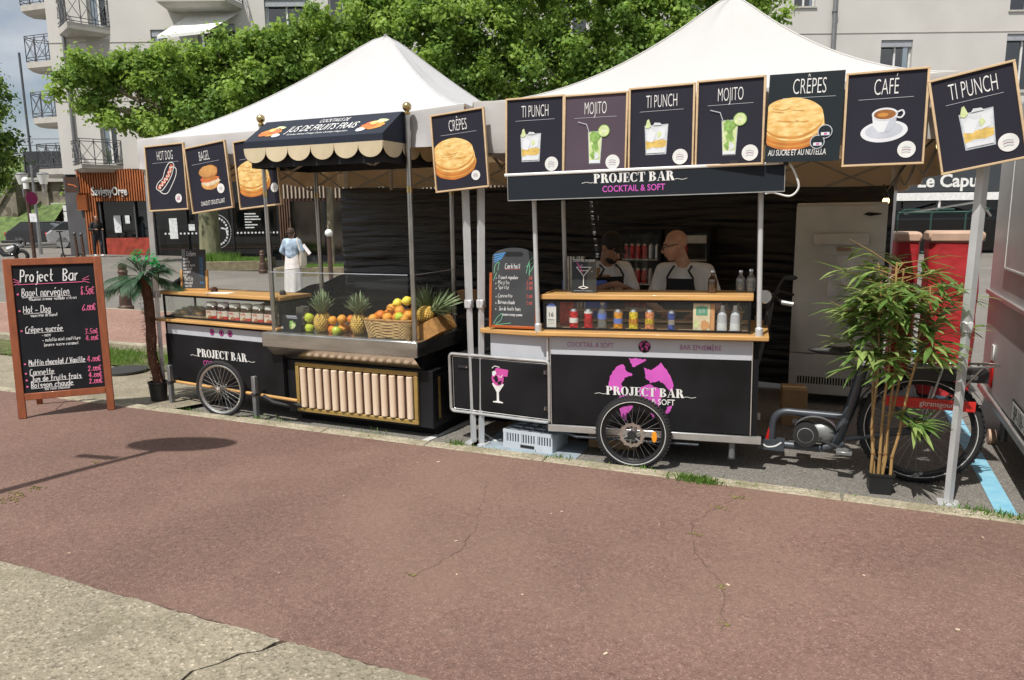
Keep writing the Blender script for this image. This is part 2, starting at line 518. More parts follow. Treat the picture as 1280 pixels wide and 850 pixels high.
pm('recess_grey', (.42, .40, .365), .9, var=.08, vs=1.2)
pm('slab_concrete', (.46, .44, .40), .85, var=.1, vs=2)
pm('rail_iron', (.10, .105, .115), .5, .4)
pm('window_white', (.72, .72, .70), .5)
pm('shutter_grey', (.34, .36, .39), .6)
pm('pipe_zinc', (.23, .235, .24), .5, .5)
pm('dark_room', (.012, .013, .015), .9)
glass_mat('window_glass', (.35, .4, .42), .32, .01)
glass_mat('shop_glass', (.3, .33, .34), .12, .01)
pm('dark_pane', (.03, .035, .04), .08, spec=.8)
pm('mirror_pane', (.16, .15, .14), .04, .9, var=.1, vs=1)
pm('orange_slat', (.42, .135, .045), .55, var=.2, vs=3)
pm('orange_panel', (.62, .17, .04), .5)
pm('red_panel', (.34, .05, .03), .5, var=.3, vs=4)
pm('slat_shadow', (.06, .03, .022), .9)
pm('brown_slat', (.15, .085, .055), .6, var=.2, vs=3)
pm('pale_slat', (.5, .43, .34), .7)
pm('sign_letters', (.72, .72, .7), .5)
pm('poster_white', (.7, .72, .74), .6, var=.25, vs=9)
pm('black_gloss', (.015, .016, .018), .25, spec=.6)
pm('awning_dark', (.045, .052, .06), .75, var=.1)
pm('trim_white', (.8, .8, .78), .5)
pm('bark', (.22, .19, .13), .95, var=.35, vs=9, bump=1, bs=14, stretch=(1, 1, .3))
pm('bark_mossy', (.17, .17, .10), .95, var=.4, vs=6, bump=1, bs=12, stretch=(1, 1, .3))
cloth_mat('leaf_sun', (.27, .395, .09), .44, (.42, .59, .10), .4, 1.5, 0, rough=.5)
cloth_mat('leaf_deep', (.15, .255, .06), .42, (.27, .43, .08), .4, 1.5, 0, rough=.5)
cloth_mat('leaf_far', (.09, .17, .04), .36, (.12, .2, .03), .4, .8, 0, rough=.6)
pm('timber_edge', (.20, .17, .105), .9, var=.3, vs=6)
pm('iron_brown', (.085, .05, .036), .5, .2, var=.25)
pm('lantern_glass', (.68, .69, .67), .35)
pm('sign_magenta', (.28, .02, .11), .45)
pm('car_black', (.015, .016, .02), .18, spec=.7, coat=.5)
pm('car_silver', (.42, .43, .45), .25, .6, coat=.5)
pm('van_blue', (.03, .09, .26), .3, coat=.5)
pm('van_orange', (.5, .16, .05), .35)
pm('tyre', (.02, .02, .021), .85, var=.2, vs=30, bump=.3, bs=120)
pm('rubber_black', (.018, .018, .019), .7)
pm('lamp_red', (.5, .015, .012), .25)
pm('plate_white', (.75, .75, .72), .4)

# ------------------------------------------------------------------ ground
mb = MB()
us = sorted(set([-400, -250, -150, -90, -60, -45] + list(range(-36, 37, 3)) + [45, 60, 90, 150, 250, 400]))
ds = [-120, -60, -30, -12, 0, 6, 12] + list(range(15, 46, 3)) + [52, 65, 90, 140, 220, 400, 700]
vs = []; fs = []
for d in ds:
    for u in us:
        p = far(u, d); vs.append((p.x, p.y, far_h(u, d)))
n = len(us)
for j in range(len(ds) - 1):
    for i in range(n - 1): fs.append((j * n + i, j * n + i + 1, (j + 1) * n + i + 1, (j + 1) * n + i))
mb.add(vs, fs, 'grey_asphalt')
struct(mb, 'road')

mb = MB(); mb.bx(-26, 26, -2.95, -.405, -.2, .08, 'red_asphalt'); pav = struct(mb, 'pavement')
# cracks, moss, crumbs on the pavement
def gp(px, py, z=.08):
    d = fw + rt * ((px - 640) / 920) - upv * ((py - 425) / 920)
    t = (z - CAM.z) / d.z
    return CAM + d * t
def crack(pts, w, mat, jit=.012, z=.083):
    m = MB(); P = []
    rr = random.Random(len(pts) * 7 + int(pts[0][0] * 50))
    for i in range(len(pts) - 1):
        a, b = Vector((*pts[i], 0)), Vector((*pts[i + 1], 0))
        k = max(2, int((b - a).length / .03))
        for j in range(k): P.append(a.lerp(b, j / k) + Vector((rr.uniform(-jit, jit), rr.uniform(-jit, jit), 0)))
    ws = [w * rr.uniform(.3, 1) for _ in P]
    for i in range(len(P) - 1):
        d = (P[i + 1] - P[i]).normalized(); q = Vector((-d.y, d.x, 0))
        m.add([(*(P[i] - q * ws[i])[:2], z), (*(P[i + 1] - q * ws[i + 1])[:2], z), (*(P[i + 1] + q * ws[i + 1])[:2], z), (*(P[i] + q * ws[i])[:2], z)], [(0, 1, 2, 3)], mat)
    return m
c1 = [gp(598, 655)[:2], gp(575, 690)[:2], gp(513, 722)[:2]]
crack(c1, .0016, 'crack_dark').build('crack', pav, smooth=0)
c2 = [gp(930, 617)[:2], gp(893, 636)[:2], gp(865, 655)[:2], gp(868, 690)[:2], gp(905, 730)[:2], gp(903, 790)[:2]]
crack(c2, .0016, 'crack_dark').build('crack', pav, smooth=0)
crack([gp(610, 600)[:2], gp(596, 655)[:2]], .0012, 'crack_dark').build('crack', pav, smooth=0)
crack([gp(1210, 690)[:2], gp(1260, 705)[:2]], .0012, 'crack_dark').build('crack', pav, smooth=0)
m = MB()
for (px, py, s) in [(515, 720, .02), (905, 735, .018), (903, 780, .015), (868, 668, .02), (900, 635, .03), (922, 622, .03), (20, 618, .05), (45, 610, .04), (5, 625, .06), (120, 578, .02)]:
    for _ in range(int(s * 600)):
        c = gp(px, py); r = RND.uniform(.003, .008)
        m.ball((c.x + RND.gauss(0, s), c.y + RND.gauss(0, s * .5), .083), (r, r, .004), 'moss', 6, 4)
tag(m.build('moss_tuft', pav), kind='stuff')
for (px, py, s) in [(570, 677, .008), (653, 744, .006), (757, 818, .009), (548, 578, .012), (910, 732, .010), (1197, 788, .008), (571, 719, .006), (430, 620, .005), (702, 640, .006), (1080, 720, .006)]:
    c = gp(px, py); m = MB(); m.box((c.x, c.y, .084), (s * 2, s, .004), 'debris_pale', rz=RND.uniform(0, 3)); m.build('litter_crumb', pav, smooth=0)

m = MB(); rr = random.Random(44)
for _ in range(130):
    x, y, r = rr.uniform(-5, 4.2), -.5 - 2.35 * rr.random(), rr.uniform(.003, .010)
    m.lathe([(0, .0815), (r, .081)], 'gum_dark', (x, y, 0), 8) if rr.random() < .82 else m.box((x, y, .082), (r * 1.6, r * .5, .003), 'debris_pale', rz=rr.uniform(0, 3))
tag(m.build('gum_and_grit', pav, smooth=0), kind='stuff')
# foreground concrete slabs with a ragged edge and an open joint
bord = tag(MB().add([(-26, -9, .02), (26, -9, .02), (26, -2.99, .02), (-26, -2.99, .02)], [(0, 1, 2, 3)], 'grass_soil').build('concrete_border'), kind='structure')
def slab(left, right, seed):
    """left/right: polylines from front edge to back edge"""
    rr = random.Random(seed); front = []
    x0, x1 = left[-1][0], right[-1][0]
    k = int((x1 - x0) / .025)
    drift = 0
    for i in range(1, k):
        drift = drift * .9 + rr.uniform(-.004, .004)
        front.append((x0 + (x1 - x0) * i / k, -2.935 + drift + rr.uniform(-.004, .004)))
    ring = left + front + right[::-1]
    m = MB(); n = len(ring)
    m.add([(x, y, .094) for x, y in ring] + [(x, y + (.006 if y > -4 else 0), .07) for x, y in ring] , [tuple(range(n))[::-1]] + [(i, (i + 1) % n, (i + 1) % n + n, i + n) for i in range(n)], 'old_concrete')
    return m.build('concrete_slab', bord, smooth=30)
jl = [(.18, -9.0), (.30, -4.2), (.335, -3.5), (.40, -3.32), (.385, -3.24), (.445, -3.16), (.47, -3.08), (.535, -3.03), (.55, -2.96), (.565, -2.94)]
jr = [(x + .012 + .006 * math.sin(i * 2.3), y + .004 * math.cos(i * 3)) for i, (x, y) in enumerate(jl)]
jr[-1] = (.60, -2.935); jr[-2] = (.577, -2.965)
slab([(-8.0, -9), (-8.0, -2.935)], jl, 1)
slab(jr, [(7.0, -9), (7.0, -2.935)], 2)

crack([(-8 + i * .5, -2.922) for i in range(31)], .006, 'crack_dark', .004).build('edge_joint', pav, smooth=0)
# kerb stones between pavement and road
kerb = tag(MB().bx(-26, 26, -.40, -.285, -.2, .05, 'kerb_concrete').build('kerb'), kind='structure')
sh = None
for i in range(24):
    x = -13 + i * .98
    if sh is None:
        m = MB(); m.bx(0, .972, -.405, -.275, .0, .083, 'kerb_concrete'); sh = m.build('kerb_stone', kerb, bevel=.012, seg=2); sh.location = (x, 0, 0); continue
    o = bpy.data.objects.new('kerb_stone', sh.data); COL.objects.link(o); o.parent = kerb; o.location = (x, RND.uniform(-.003, .003), RND.uniform(-.003, .003))
    md = o.modifiers.new('bevel', 'BEVEL'); md.width = .012; md.segments = 2; md.limit_method = 'ANGLE'
# apron, grass and pink paving to the left of the stalls
m = MB(); m.add([(-26, -.274, .072), (-3.15, -.274, .05), (-3.0, .35, .03), (-3.9, 1.1, .03), (-26, 1.15, .06)], [(0, 1, 2, 3, 4)], 'old_concrete'); struct(m, 'concrete_apron', smooth=0)
m = MB(); m.add([(-26, 1.15, .064), (-4.2, 1.15, .034), (-4.4, 1.95, .034), (-26, 1.95, .064)], [(0, 1, 2, 3)], 'grass_soil'); struct(m, 'grass_verge', smooth=0)
m = MB(); m.bx(-26, -4.3, 1.95, 2.09, -.1, .13, 'kerb_concrete'); struct(m, 'verge_kerb', bevel=.01)
m = MB(); m.bx(-26, -4.35, 2.09, 5.0, -.1, .10, 'pink_paving'); struct(m, 'pink_footway')
m = MB(); m.bx(-26, -4.3, 5.0, 5.14, -.1, .095, 'kerb_concrete'); struct(m, 'footway_kerb', bevel=.01)
m = MB(); c = gp(150, 465, .05); m.lathe([(0, .012), (.2, .012), (.22, .006), (.26, .006), (.26, -.02)], 'drain_iron', (c.x, c.y + .06, .065), 24)
tag(m.build('drain_cover'), 'round iron drain cover in the pale concrete apron', 'drain cover')
# blue parking line, white bay line
m = MB(); m.add([(3.53, -.27, .004), (3.645, -.27, .004), (3.645, 6, .004), (3.53, 6, .004)], [(0, 1, 2, 3)], 'blue_paint'); struct(m, 'blue_parking_line', smooth=0)
m = MB(); m.add([(-1.5, -.15, .004), (-.6, -.15, .004), (-.6, -.09, .004), (-1.5, -.09, .004)], [(0, 1, 2, 3)], 'white_paint'); m.add([(-.5, -.2, .004), (-.44, -.2, .004), (-.28, .9, .004), (-.36, .9, .004)], [(0, 1, 2, 3)], 'white_paint'); struct(m, 'white_bay_line', smooth=0)
m = MB(); m.add([(.02, -.27, .0045), (.85, -.27, .0045), (.85, .4, .0045), (.02, .4, .0045)], [(0, 1, 2, 3)], 'blue_faded'); struct(m, 'blue_bay_symbol', smooth=0)

# grass tufts
def tuft(m, x, y, z, h, n, spread):
    for _ in range(n):
        px, py = x + RND.gauss(0, spread), y + RND.gauss(0, spread * .35)
        a = RND.uniform(0, 6.28); w = RND.uniform(.002, .004); hh = h * RND.uniform(.5, 1.2); l = RND.uniform(.1, .9) * hh
        dx, dy = math.cos(a), math.sin(a)
        m.add([(px - dy * w, py + dx * w, z), (px + dy * w, py - dx * w, z), (px + dx * l * .4 + dy * w * .7, py + dy * l * .4 - dx * w * .7, z + hh * .6), (px + dx * l, py + dy * l, z + hh)], [(0, 1, 2), (0, 2, 3)], 'grass_blade')
m = MB()
for px, py, h, n_, s in [(868, 601, .05, 420, .075), (885, 604, .03, 160, .06), (570, 556, .05, 90, .05), (700, 573, .035, 70, .06), (800, 586, .03, 60, .05), (1222, 640, .035, 140, .1), (1262, 647, .035, 160, .09), (930, 606, .025, 40, .05), (460, 541, .03, 60, .15), (330, 524, .03, 80, .15), (240, 513, .02, 60, .1), (640, 566, .02, 50, .15), (1040, 617, .02, 40, .1), (600, 560, .02, 60, .1), (750, 580, .02, 50, .1)]:
    c = gp(px, py); tuft(m, c.x, c.y, .075, h, n_, s)
for _ in range(26):
    tuft(m, RND.uniform(-7.5, -4.3), RND.uniform(1.2, 1.9), .04, .07, 130, .3)
tag(m.build('grass_tufts', smooth=0), 'short green weeds growing along the kerb joint', 'grass', kind='stuff')

# ------------------------------------------------------------------ main building (local x = right, y = away, z = up)
FD = 33.0
def facade(name, label, cat='building'):
    return thing(name, label, cat, far(0, FD, 0), YAW)
bld = facade('apartment_building', 'pale rendered apartment block with iron balconies behind the trees')
wins = [(-17.75, -17.05, 4.3, 6.25), (-17.8, -17.0, 10.0, 12.2), (-15.2, -14.5, 8.4, 9.85), (-13.2, -11.6, 8.0, 10.05), (-12.1, -11.1, 5.1, 6.6), (-10.3, -8.5, 9.0, 11.0), (-7.6, -6.4, 9.2, 11.4), (-3.0, -1.6, 9.2, 11.4), (2, 3.4, 9.2, 11.4), (7, 8.4, 9.2, 11.4),
        (12.1, 13.0, 10.45, 12.0), (15.9, 17.25, 7.2, 9.07), (21.25, 22.8, 6.9, 9.27), (21.25, 22.8, 10.2, 12.2), (-15.2, -14.2, 5.0, 6.5), (26, 27.4, 6.9, 9.2)]
X0, X1, Z0, Z1 = -19.55, 34.0, 3.9, 14.5
xs = sorted({X0, X1} | {w[0] for w in wins} | {w[1] for w in wins}); zs = sorted({Z0, Z1} | {w[2] for w in wins} | {w[3] for w in wins})
m = MB()
for i in range(len(xs) - 1):
    run = None
    for j in range(len(zs) - 1):
        cx, cz = (xs[i] + xs[i + 1]) / 2, (zs[j] + zs[j + 1]) / 2
        hole = any(w[0] < cx < w[1] and w[2] < cz < w[3] for w in wins)
        if not hole:
            m.add([(xs[i], 0, zs[j]), (xs[i + 1], 0, zs[j]), (xs[i + 1], 0, zs[j + 1]), (xs[i], 0, zs[j + 1])], [(0, 1, 2, 3)], 'wall_render')
for a, b, c, d in wins:
    for q in ([(a, 0, c), (a, .28, c), (a, .28, d), (a, 0, d)], [(b, 0, d), (b, .28, d), (b, .28, c), (b, 0, c)], [(a, 0, d), (a, .28, d), (b, .28, d), (b, 0, d)], [(a, 0, c), (b, 0, c), (b, .28, c), (a, .28, c)]):
        m.add(q, [(0, 1, 2, 3)], 'wall_render')
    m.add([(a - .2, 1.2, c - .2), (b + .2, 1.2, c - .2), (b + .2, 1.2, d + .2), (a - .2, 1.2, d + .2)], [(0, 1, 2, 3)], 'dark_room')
m.add([(X0, 0, 0), (X0, 0, Z1), (-24.5, 9, Z1), (-24.5, 9, 0)], [(0, 1, 2, 3)], 'wall_render')
m.add([(X0, 0, Z1), (X1, 0, Z1), (X1, 12, Z1), (-24.5, 12, Z1)], [(0, 1, 2, 3)], 'slab_concrete')
m.bx(X0, X1, .35, .5, 0, Z0, 'base_grey')
m.build('wall', bld, smooth=0)
m = MB(); m.bx(X0 - .01, -18.75, -.04, .35, .2, 3.75, 'base_grey'); m.build('base_panel', bld)
m = MB()
for z in (6.95, 9.35, 12.3): m.bx(X0, X1, -.02, .0, z, z + .03, 'recess_grey')
m.build('floor_joint', bld, smooth=0)
for (a, b, c, d) in wins:
    m = MB(); t = .07
    for q in ((a, a + t, c, d), (b - t, b, c, d), (a, b, c, c + t), (a, b, d - t, d), ((a + b) / 2 - .04, (a + b) / 2 + .04, c, d)):
        m.bx(q[0] + .002, q[1] - .002, .17, .25, q[2] + .002, q[3] - .002, 'window_white')
    f = m.build('window', bld, smooth=0)
    m = MB(); m.add([(a + .02, .22, c + .02), (b - .02, .22, c + .02), (b - .02, .22, d - .02), (a + .02, .22, d - .02)], [(0, 1, 2, 3)], 'window_glass'); m.build('pane', f, smooth=0)
    m = MB(); m.bx(a + .01, b - .01, .05, .16, d - .28, d - .01, 'shutter_grey'); m.build('shutter_box', f, bevel=.01)
    m = MB(); m.bx(a - .06, b + .06, -.06, .2, c - .06, c, 'slab_concrete'); m.build('sill', f)
m = MB(); m.tube([(-18.88, -.09, 3.8), (-18.85, -.09, 14)], .06, 'pipe_zinc'); m.build('drainpipe', bld)
m = MB(); m.tube([(13.8, -.1, 4), (13.8, -.1, 14.4)], .09, 'pipe_zinc')
for z in (5, 7.6, 10.2, 12.8): m.tube([(13.8, -.1, z), (13.8, -.1, z + .06)], .12, 'pipe_zinc')
m.build('drainpipe', bld)
def rail(m, p, q, z0, z1):
    p = Vector((*p, 0)); q = Vector((*q, 0)); L_ = (q - p).length; n_ = max(1, round(L_ / .55))
    for z in (z0 + .06, z0 + .2, z1 - .1, z1): m.tube([(p.x, p.y, z), (q.x, q.y, z)], .018, 'rail_iron', 5)
    for i in range(n_ + 1):
        r = p.lerp(q, i / n_); m.tube([(r.x, r.y, z0), (r.x, r.y, z1)], .02, 'rail_iron', 5)
        if i < n_:
            s_ = p.lerp(q, (i + 1) / n_)
            m.tube([(r.x, r.y, z0 + .2), (s_.x, s_.y, z1 - .1)], .013, 'rail_iron', 4); m.tube([(r.x, r.y, z1 - .1), (s_.x, s_.y, z0 + .2)], .013, 'rail_iron', 4)
def balcony(plan, zb, zt, hr):
    m = MB(); n_ = len(plan)
    cx = sum(p[0] for p in plan) / n_; cy = sum(p[1] for p in plan) / n_
    low = [(cx + (p[0] - cx) * .8, cy + (p[1] - cy) * .8 + .1) for p in plan]
    vs_ = [(*p, zb) for p in low] + [(*p, zb + .14) for p in plan] + [(*p, zt) for p in plan]
    m.add(vs_, [tuple(range(n_))[::-1], tuple(range(2 * n_, 3 * n_))] + [(k * n_ + i, k * n_ + (i + 1) % n_, (k + 1) * n_ + (i + 1) % n_, (k + 1) * n_ + i) for k in (0, 1) for i in range(n_)], 'slab_concrete')
    b = m.build('balcony', bld, smooth=0)
    m = MB()
    for i in range(n_ - 1):
        rail(m, plan[i], plan[i + 1], zt, zt + hr)
    m.build('railing', b)
balcony([(-19.15, .1), (-18.05, -1.15), (-16.9, 0)], 3.95, 4.25, 1.05)
balcony([(-19.15, .1), (-18.05, -1.15), (-16.9, 0)], 9.55, 9.95, 1.15)
m = MB(); m.bx(-17.95, -16.98, -.015, .0, 6.3, 9.5, 'recess_grey'); m.build('bay_panel', bld)
balcony([(-14.4, 0), (-14.3, -1.2), (-11.5, -1.2), (-11.2, 0)], 10.5, 10.85, 1.1)
for zb in (11.3, 8.8, 6.3, 3.95):
    balcony([(-21.4, 4.2), (-22.45, 3.7), (-22.45, 3.0), (-20.7, 2.4)], zb, zb + .4, 1.15)
m = MB(); m.add([(-14.25, -1.5, 9.25), (-12.1, -1.5, 9.45), (-11.35, -.02, 10.48), (-13.5, -.02, 10.4), (-14.25, -1.5, 9.13), (-12.1, -1.5, 9.33)], [(0, 1, 2, 3), (4, 5, 1, 0)], 'trim_white'); m.build('window_awning', bld, smooth=0)

# orange slatted shop on the corner
shp = facade('corner_shop', 'small shop with orange slatted cladding at the corner of the pale building', 'shop')
m = MB(); m.bx(-18.95, -15.85, -.08, -.02, 2.72, 4.1, 'slat_shadow'); m.bx(-18.75, -18.15, -.08, -.02, .3, 2.72, 'slat_shadow'); m.build('backing_panel', shp)
m = MB()
for i in range(28):
    x = -18.9 + i * .11; m.bx(x, x + .055, -.16, -.08, 2.72 if x > -18.15 else (.35 if x > -18.7 else 2.72), 4.08 + .03 * math.sin(i), 'orange_slat')
tag(m.build('slat_cladding', shp, smooth=0), kind='stuff')
m = MB(); m.bx(-18.97, -18.55, -.2, -.16, 2.35, 3.0, 'orange_panel'); m.build('orange_panel', shp)
m = MB(); m.text('SavignyOrge', .5, -17.5, 2.98, -.22, 'sign_letters', xs=.62, weight=.02); m.text('SavignyOrge', .5, -17.485, 2.97, -.2, 'slat_shadow', xs=.62, weight=.03); m.build('lettering', shp, smooth=0)
m = MB(); m.add([(-18.1, .1, .3), (-15.95, .1, .3), (-15.95, .1, 2.72), (-18.1, .1, 2.72)], [(0, 1, 2, 3)], 'shop_glass'); m.build('display_window', shp, smooth=0)
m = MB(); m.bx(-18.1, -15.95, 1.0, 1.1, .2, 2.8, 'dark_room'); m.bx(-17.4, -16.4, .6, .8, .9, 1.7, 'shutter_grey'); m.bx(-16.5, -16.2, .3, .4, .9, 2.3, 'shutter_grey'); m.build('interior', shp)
m = MB(); m.bx(-17.95, -16.0, -.02, .05, .32, 1.12, 'red_panel'); m.build('red_stallriser', shp)
for a, b, c in ((-15.95, -15.8, .2), (-18.14, -18.06, .2), (-16.6, -16.54, 1.1)):
    m = MB(); m.bx(a, b, -.04, .05, c, 2.72, 'base_grey'); m.build('window_frame', shp)
for x in (-17.55, -17.05): 
    m = MB(); m.bx(x, x + .3 if x < -17.3 else x + .2, .03, .05, 1.35 if x < -17.3 else 1.75, 2.1, 'poster_white'); m.build('poster', shp)
m = MB(); m.bx(-19.2, -18.6, -.55, -.47, 3.1, 3.75, 'slat_shadow'); m.ribbon([(-19.05, 3.45), (-18.8, 3.4), (-18.72, 3.33)], .04, -.56, 'orange_panel'); m.build('projecting_sign', shp)
m = MB(); m.bx(-18.6, -18.4, -.06, .02, .4, 2.6, 'window_white'); m.build('door_frame', shp)

# dark glazed shop behind the first tent
sh2 = facade('dark_shopfront', 'dark glazed shopfront with frosted dots and round white emblem behind the tree trunk', 'shop')
m = MB()
for a, b in ((-15.7, -13.75), (-13.75, -12.3), (-12.3, -10.25)): m.add([(a, 0, .1), (b, 0, .1), (b, 0, 2.6), (a, 0, 2.6)], [(0, 1, 2, 3)], 'shop_glass')
m.build('glazing', sh2, smooth=0)
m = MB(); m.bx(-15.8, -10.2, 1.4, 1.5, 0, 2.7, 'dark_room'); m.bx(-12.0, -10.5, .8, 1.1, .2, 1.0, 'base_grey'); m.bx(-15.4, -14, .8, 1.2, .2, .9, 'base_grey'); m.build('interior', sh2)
for x in (-15.75, -13.78, -12.3, -10.25):
    m = MB(); m.bx(x - .05, x + .05, -.055, .055, .12, 2.6, 'black_gloss'); m.build('mullion', sh2)
m = MB(); m.bx(-15.8, -10.2, -.06, .06, 0, .12, 'black_gloss'); m.build('bottom_rail', sh2)
m = MB(); m.bx(-15.8, -10.2, -.08, .06, 2.6, 3.9, 'black_gloss'); m.build('fascia', sh2)
m = MB(); m.flat(ell(0, 0, .045, .045, 10), 0, 'poster_white'); d0 = m.build('frosted_dot', sh2, smooth=0); d0.location = (-15.3, -.012, 1.28)
for x in [-15.3 + i * .17 for i in range(1, 9)] + [-12.1 + i * .16 for i in range(12)]:
    o = bpy.data.objects.new('frosted_dot', d0.data); COL.objects.link(o); o.parent = sh2; o.location = (x, -.012, 1.28)
m = MB(); m.flat([(-15.1, 1.05), (-14.75, 1.05), (-14.75, 1.95), (-15.1, 1.95)], -.014, 'poster_white'); m.build('poster', sh2, smooth=0)
m = MB(); m.flat([(-14.25, 1.4), (-13.98, 1.4), (-13.98, 1.68), (-14.25, 1.68)], -.014, 'poster_white'); m.build('poster', sh2, smooth=0)
m = MB()
for i in range(26):
    t = i / 26 * 6.283; m.box((-13.05 + .52 * math.cos(t), -.02, 1.35 + .6 * math.sin(t)), (.075, .01, .09), 'poster_white', rot=Matrix.Rotation(-t + .3 * (i % 3), 3, 'Y'))
for i in range(40):
    t = i / 40 * 6.283; m.box((-13.05 + .66 * math.cos(t), -.02, 1.35 + .75 * math.sin(t)), (.02, .01, .09), 'poster_white', rot=Matrix.Rotation(-t, 3, 'Y'))
m.ribbon([(-12.8, 1.5), (-12.6, 1.45), (-12.55, 1.2)], .06, -.03, 'poster_white'); m.build('round_emblem', sh2, smooth=0)
m = MB()
for i, w in enumerate((.5, .62, .7, .3, .55, .4)): m.flat([(-11.75, 2.08 - i * .12), (-11.75 + w, 2.08 - i * .12), (-11.75 + w, 2.13 - i * .12), (-11.75, 2.13 - i * .12)], -.014, 'poster_white')
m.build('lettering', sh2, smooth=0)
# brown slatted shop with the reflecting window
sh3 = facade('brown_shopfront', 'brown slatted shopfront with a tall reflecting window', 'shop')
m = MB(); m.bx(-10.2, 8, .0, .05, 2.62, 3.9, 'slat_shadow'); m.bx(-10.2, -9.75, -.02, .05, 0, 2.62, 'slat_shadow'); m.build('backing_panel', sh3)
m = MB()
for i in range(100): m.bx(-10.15 + i * .175, -10.15 + i * .175 + .06, -.06, .0, 2.75, 3.8, 'pale_slat')
for i in range(5): m.bx(-10.2 + i * .11, -10.15 + i * .11, -.08, -.02, 0, 2.75, 'brown_slat')
tag(m.build('slat_cladding', sh3, smooth=0), kind='stuff')
m = MB(); m.add([(-9.75, .02, .25), (8, .02, .25), (8, .02, 2.62), (-9.75, .02, 2.62)], [(0, 1, 2, 3)], 'mirror_pane'); m.build('window_pane', sh3, smooth=0)
m = MB(); m.bx(-9.8, 8, -.04, .06, 0, .25, 'base_grey'); m.build('stallriser', sh3)
for x in (-9.75, -8.2, -6, -3, 0, 3):
    m = MB(); m.bx(x - .06, x + .06, -.04, .018, .25, 2.62, 'black_gloss'); m.build('mullion', sh3)

# cafe with the dark awning on the right
caf = facade('cafe_front', 'cafe front with dark fascia lettered in white under the pale building', 'cafe')
m = MB(); m.bx(14.5, 25, -1.5, -1.38, 2.66, 4.0, 'awning_dark'); m.add([(14.5, -1.42, 4.0), (25, -1.42, 4.0), (25, 0, 4.35), (14.5, 0, 4.35)], [(0, 1, 2, 3)], 'awning_dark'); m.build('fascia', caf, smooth=0)
m = MB(); m.bx(14.5, 25, -1.53, -1.4, 2.3, 2.62, 'trim_white'); m.build('white_valance', caf)
m = MB(); m.text('Le Capu', .74, 17.1, 2.86, -1.52, 'trim_white', align='L', xs=1.02, weight=.028); m.build('lettering', caf, smooth=0)
m = MB(); m.tube([(19.6, -1.4, 2.2), (17.2, -.1, 1.75)], .05, 'trim_white'); m.tube([(20.0, -1.4, 2.1), (21.2, -.1, 1.6)], .05, 'trim_white'); m.tube([(18.1, -1.45, 2.3), (18.1, -1.45, 2.0)], .05, 'trim_white'); m.build('awning_arm', caf)
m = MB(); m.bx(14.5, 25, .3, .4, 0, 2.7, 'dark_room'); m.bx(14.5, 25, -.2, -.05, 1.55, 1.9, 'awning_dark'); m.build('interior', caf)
m = MB(); m.add([(14.5, .05, .1), (25, .05, .1), (25, .05, 2.6), (14.5, .05, 2.6)], [(0, 1, 2, 3)], 'shop_glass'); m.build('glazing', caf, smooth=0)

# buildings on the camera's side of the square (they show in the panes and close the place behind)
op = thing('tan_building', 'tan rendered house row facing the stalls across the square', 'building', far(0, -24, 0), YAW)
m = MB(); m.bx(-34, 10, -6, 0, 0, 8.5, 'wall_tan'); m.add([(-34, 0, 8.5), (10, 0, 8.5), (10, -3, 10.5), (-34, -3, 10.5)], [(0, 1, 2, 3)], 'base_grey'); m.build('wall', op, smooth=0)
for i in range(14):
    for z in (1.0, 4.6):
        m = MB(); m.bx(-33 + i * 3.0, -31.6 + i * 3.0, -.02, .04, z, z + 2.0, 'dark_pane'); m.build('window', op)
# ------------------------------------------------------------------ trees
def leaf_cloud(centers, n, size, spread, mats, parent, name='crown', flat=.35, seed=1):
    """leaf-sized folded faces scattered round clump centres; numpy keeps it quick"""
    g = np.random.default_rng(seed)
    C_ = np.array([c[:3] for c in centers]); W = np.array([c[3] for c in centers])
    idx = g.choice(len(C_), n, p=W ** 2 / (W ** 2).sum())
    d = g.normal(size=(n, 3)); d /= np.linalg.norm(d, axis=1)[:, None]
    rr = W[idx] * np.abs(g.normal(.55, .42, n)) * spread
    P = C_[idx] + d * rr[:, None] * np.array([1, 1, .85])
    nrm = d * .7 + g.normal(size=(n, 3)) * .55 + np.array([0, 0, .45]); nrm /= np.linalg.norm(nrm, axis=1)[:, None]
    t = np.cross(nrm, g.normal(size=(n, 3))); t /= np.linalg.norm(t, axis=1)[:, None]
    b = np.cross(nrm, t)
    s = size * (.6 + .8 * g.random(n))[:, None]
    # five-cornered leaf: stem, right, tip, left + fold
    v = np.stack([P - t * s * .5, P + b * s * .42 - t * s * .05 + nrm * s * .1, P + t * s * .62 - nrm * s * .06, P - b * s * .42 - t * s * .05 + nrm * s * .1], 1).reshape(-1, 3)
    base = np.arange(n) * 4
    f = np.stack([np.stack([base, base + 1, base + 2], 1), np.stack([base, base + 2, base + 3], 1)], 1).reshape(-1, 3)
    me = bpy.data.meshes.new(name)
    me.vertices.add(len(v)); me.vertices.foreach_set('co', v.ravel())
    me.loops.add(f.size); me.loops.foreach_set('vertex_index', f.ravel())
    me.polygons.add(len(f)); me.polygons.foreach_set('loop_start', np.arange(0, f.size, 3)); me.polygons.foreach_set('loop_total', np.full(len(f), 3))
    for mname in mats: me.materials.append(MATS[mname])
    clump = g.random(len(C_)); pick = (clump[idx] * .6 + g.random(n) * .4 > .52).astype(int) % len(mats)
    me.polygons.foreach_set('material_index', np.repeat(pick, 2))
    me.update(calc_edges=True)
    o = bpy.data.objects.new(name, me); COL.objects.link(o); o.parent = parent
    return o
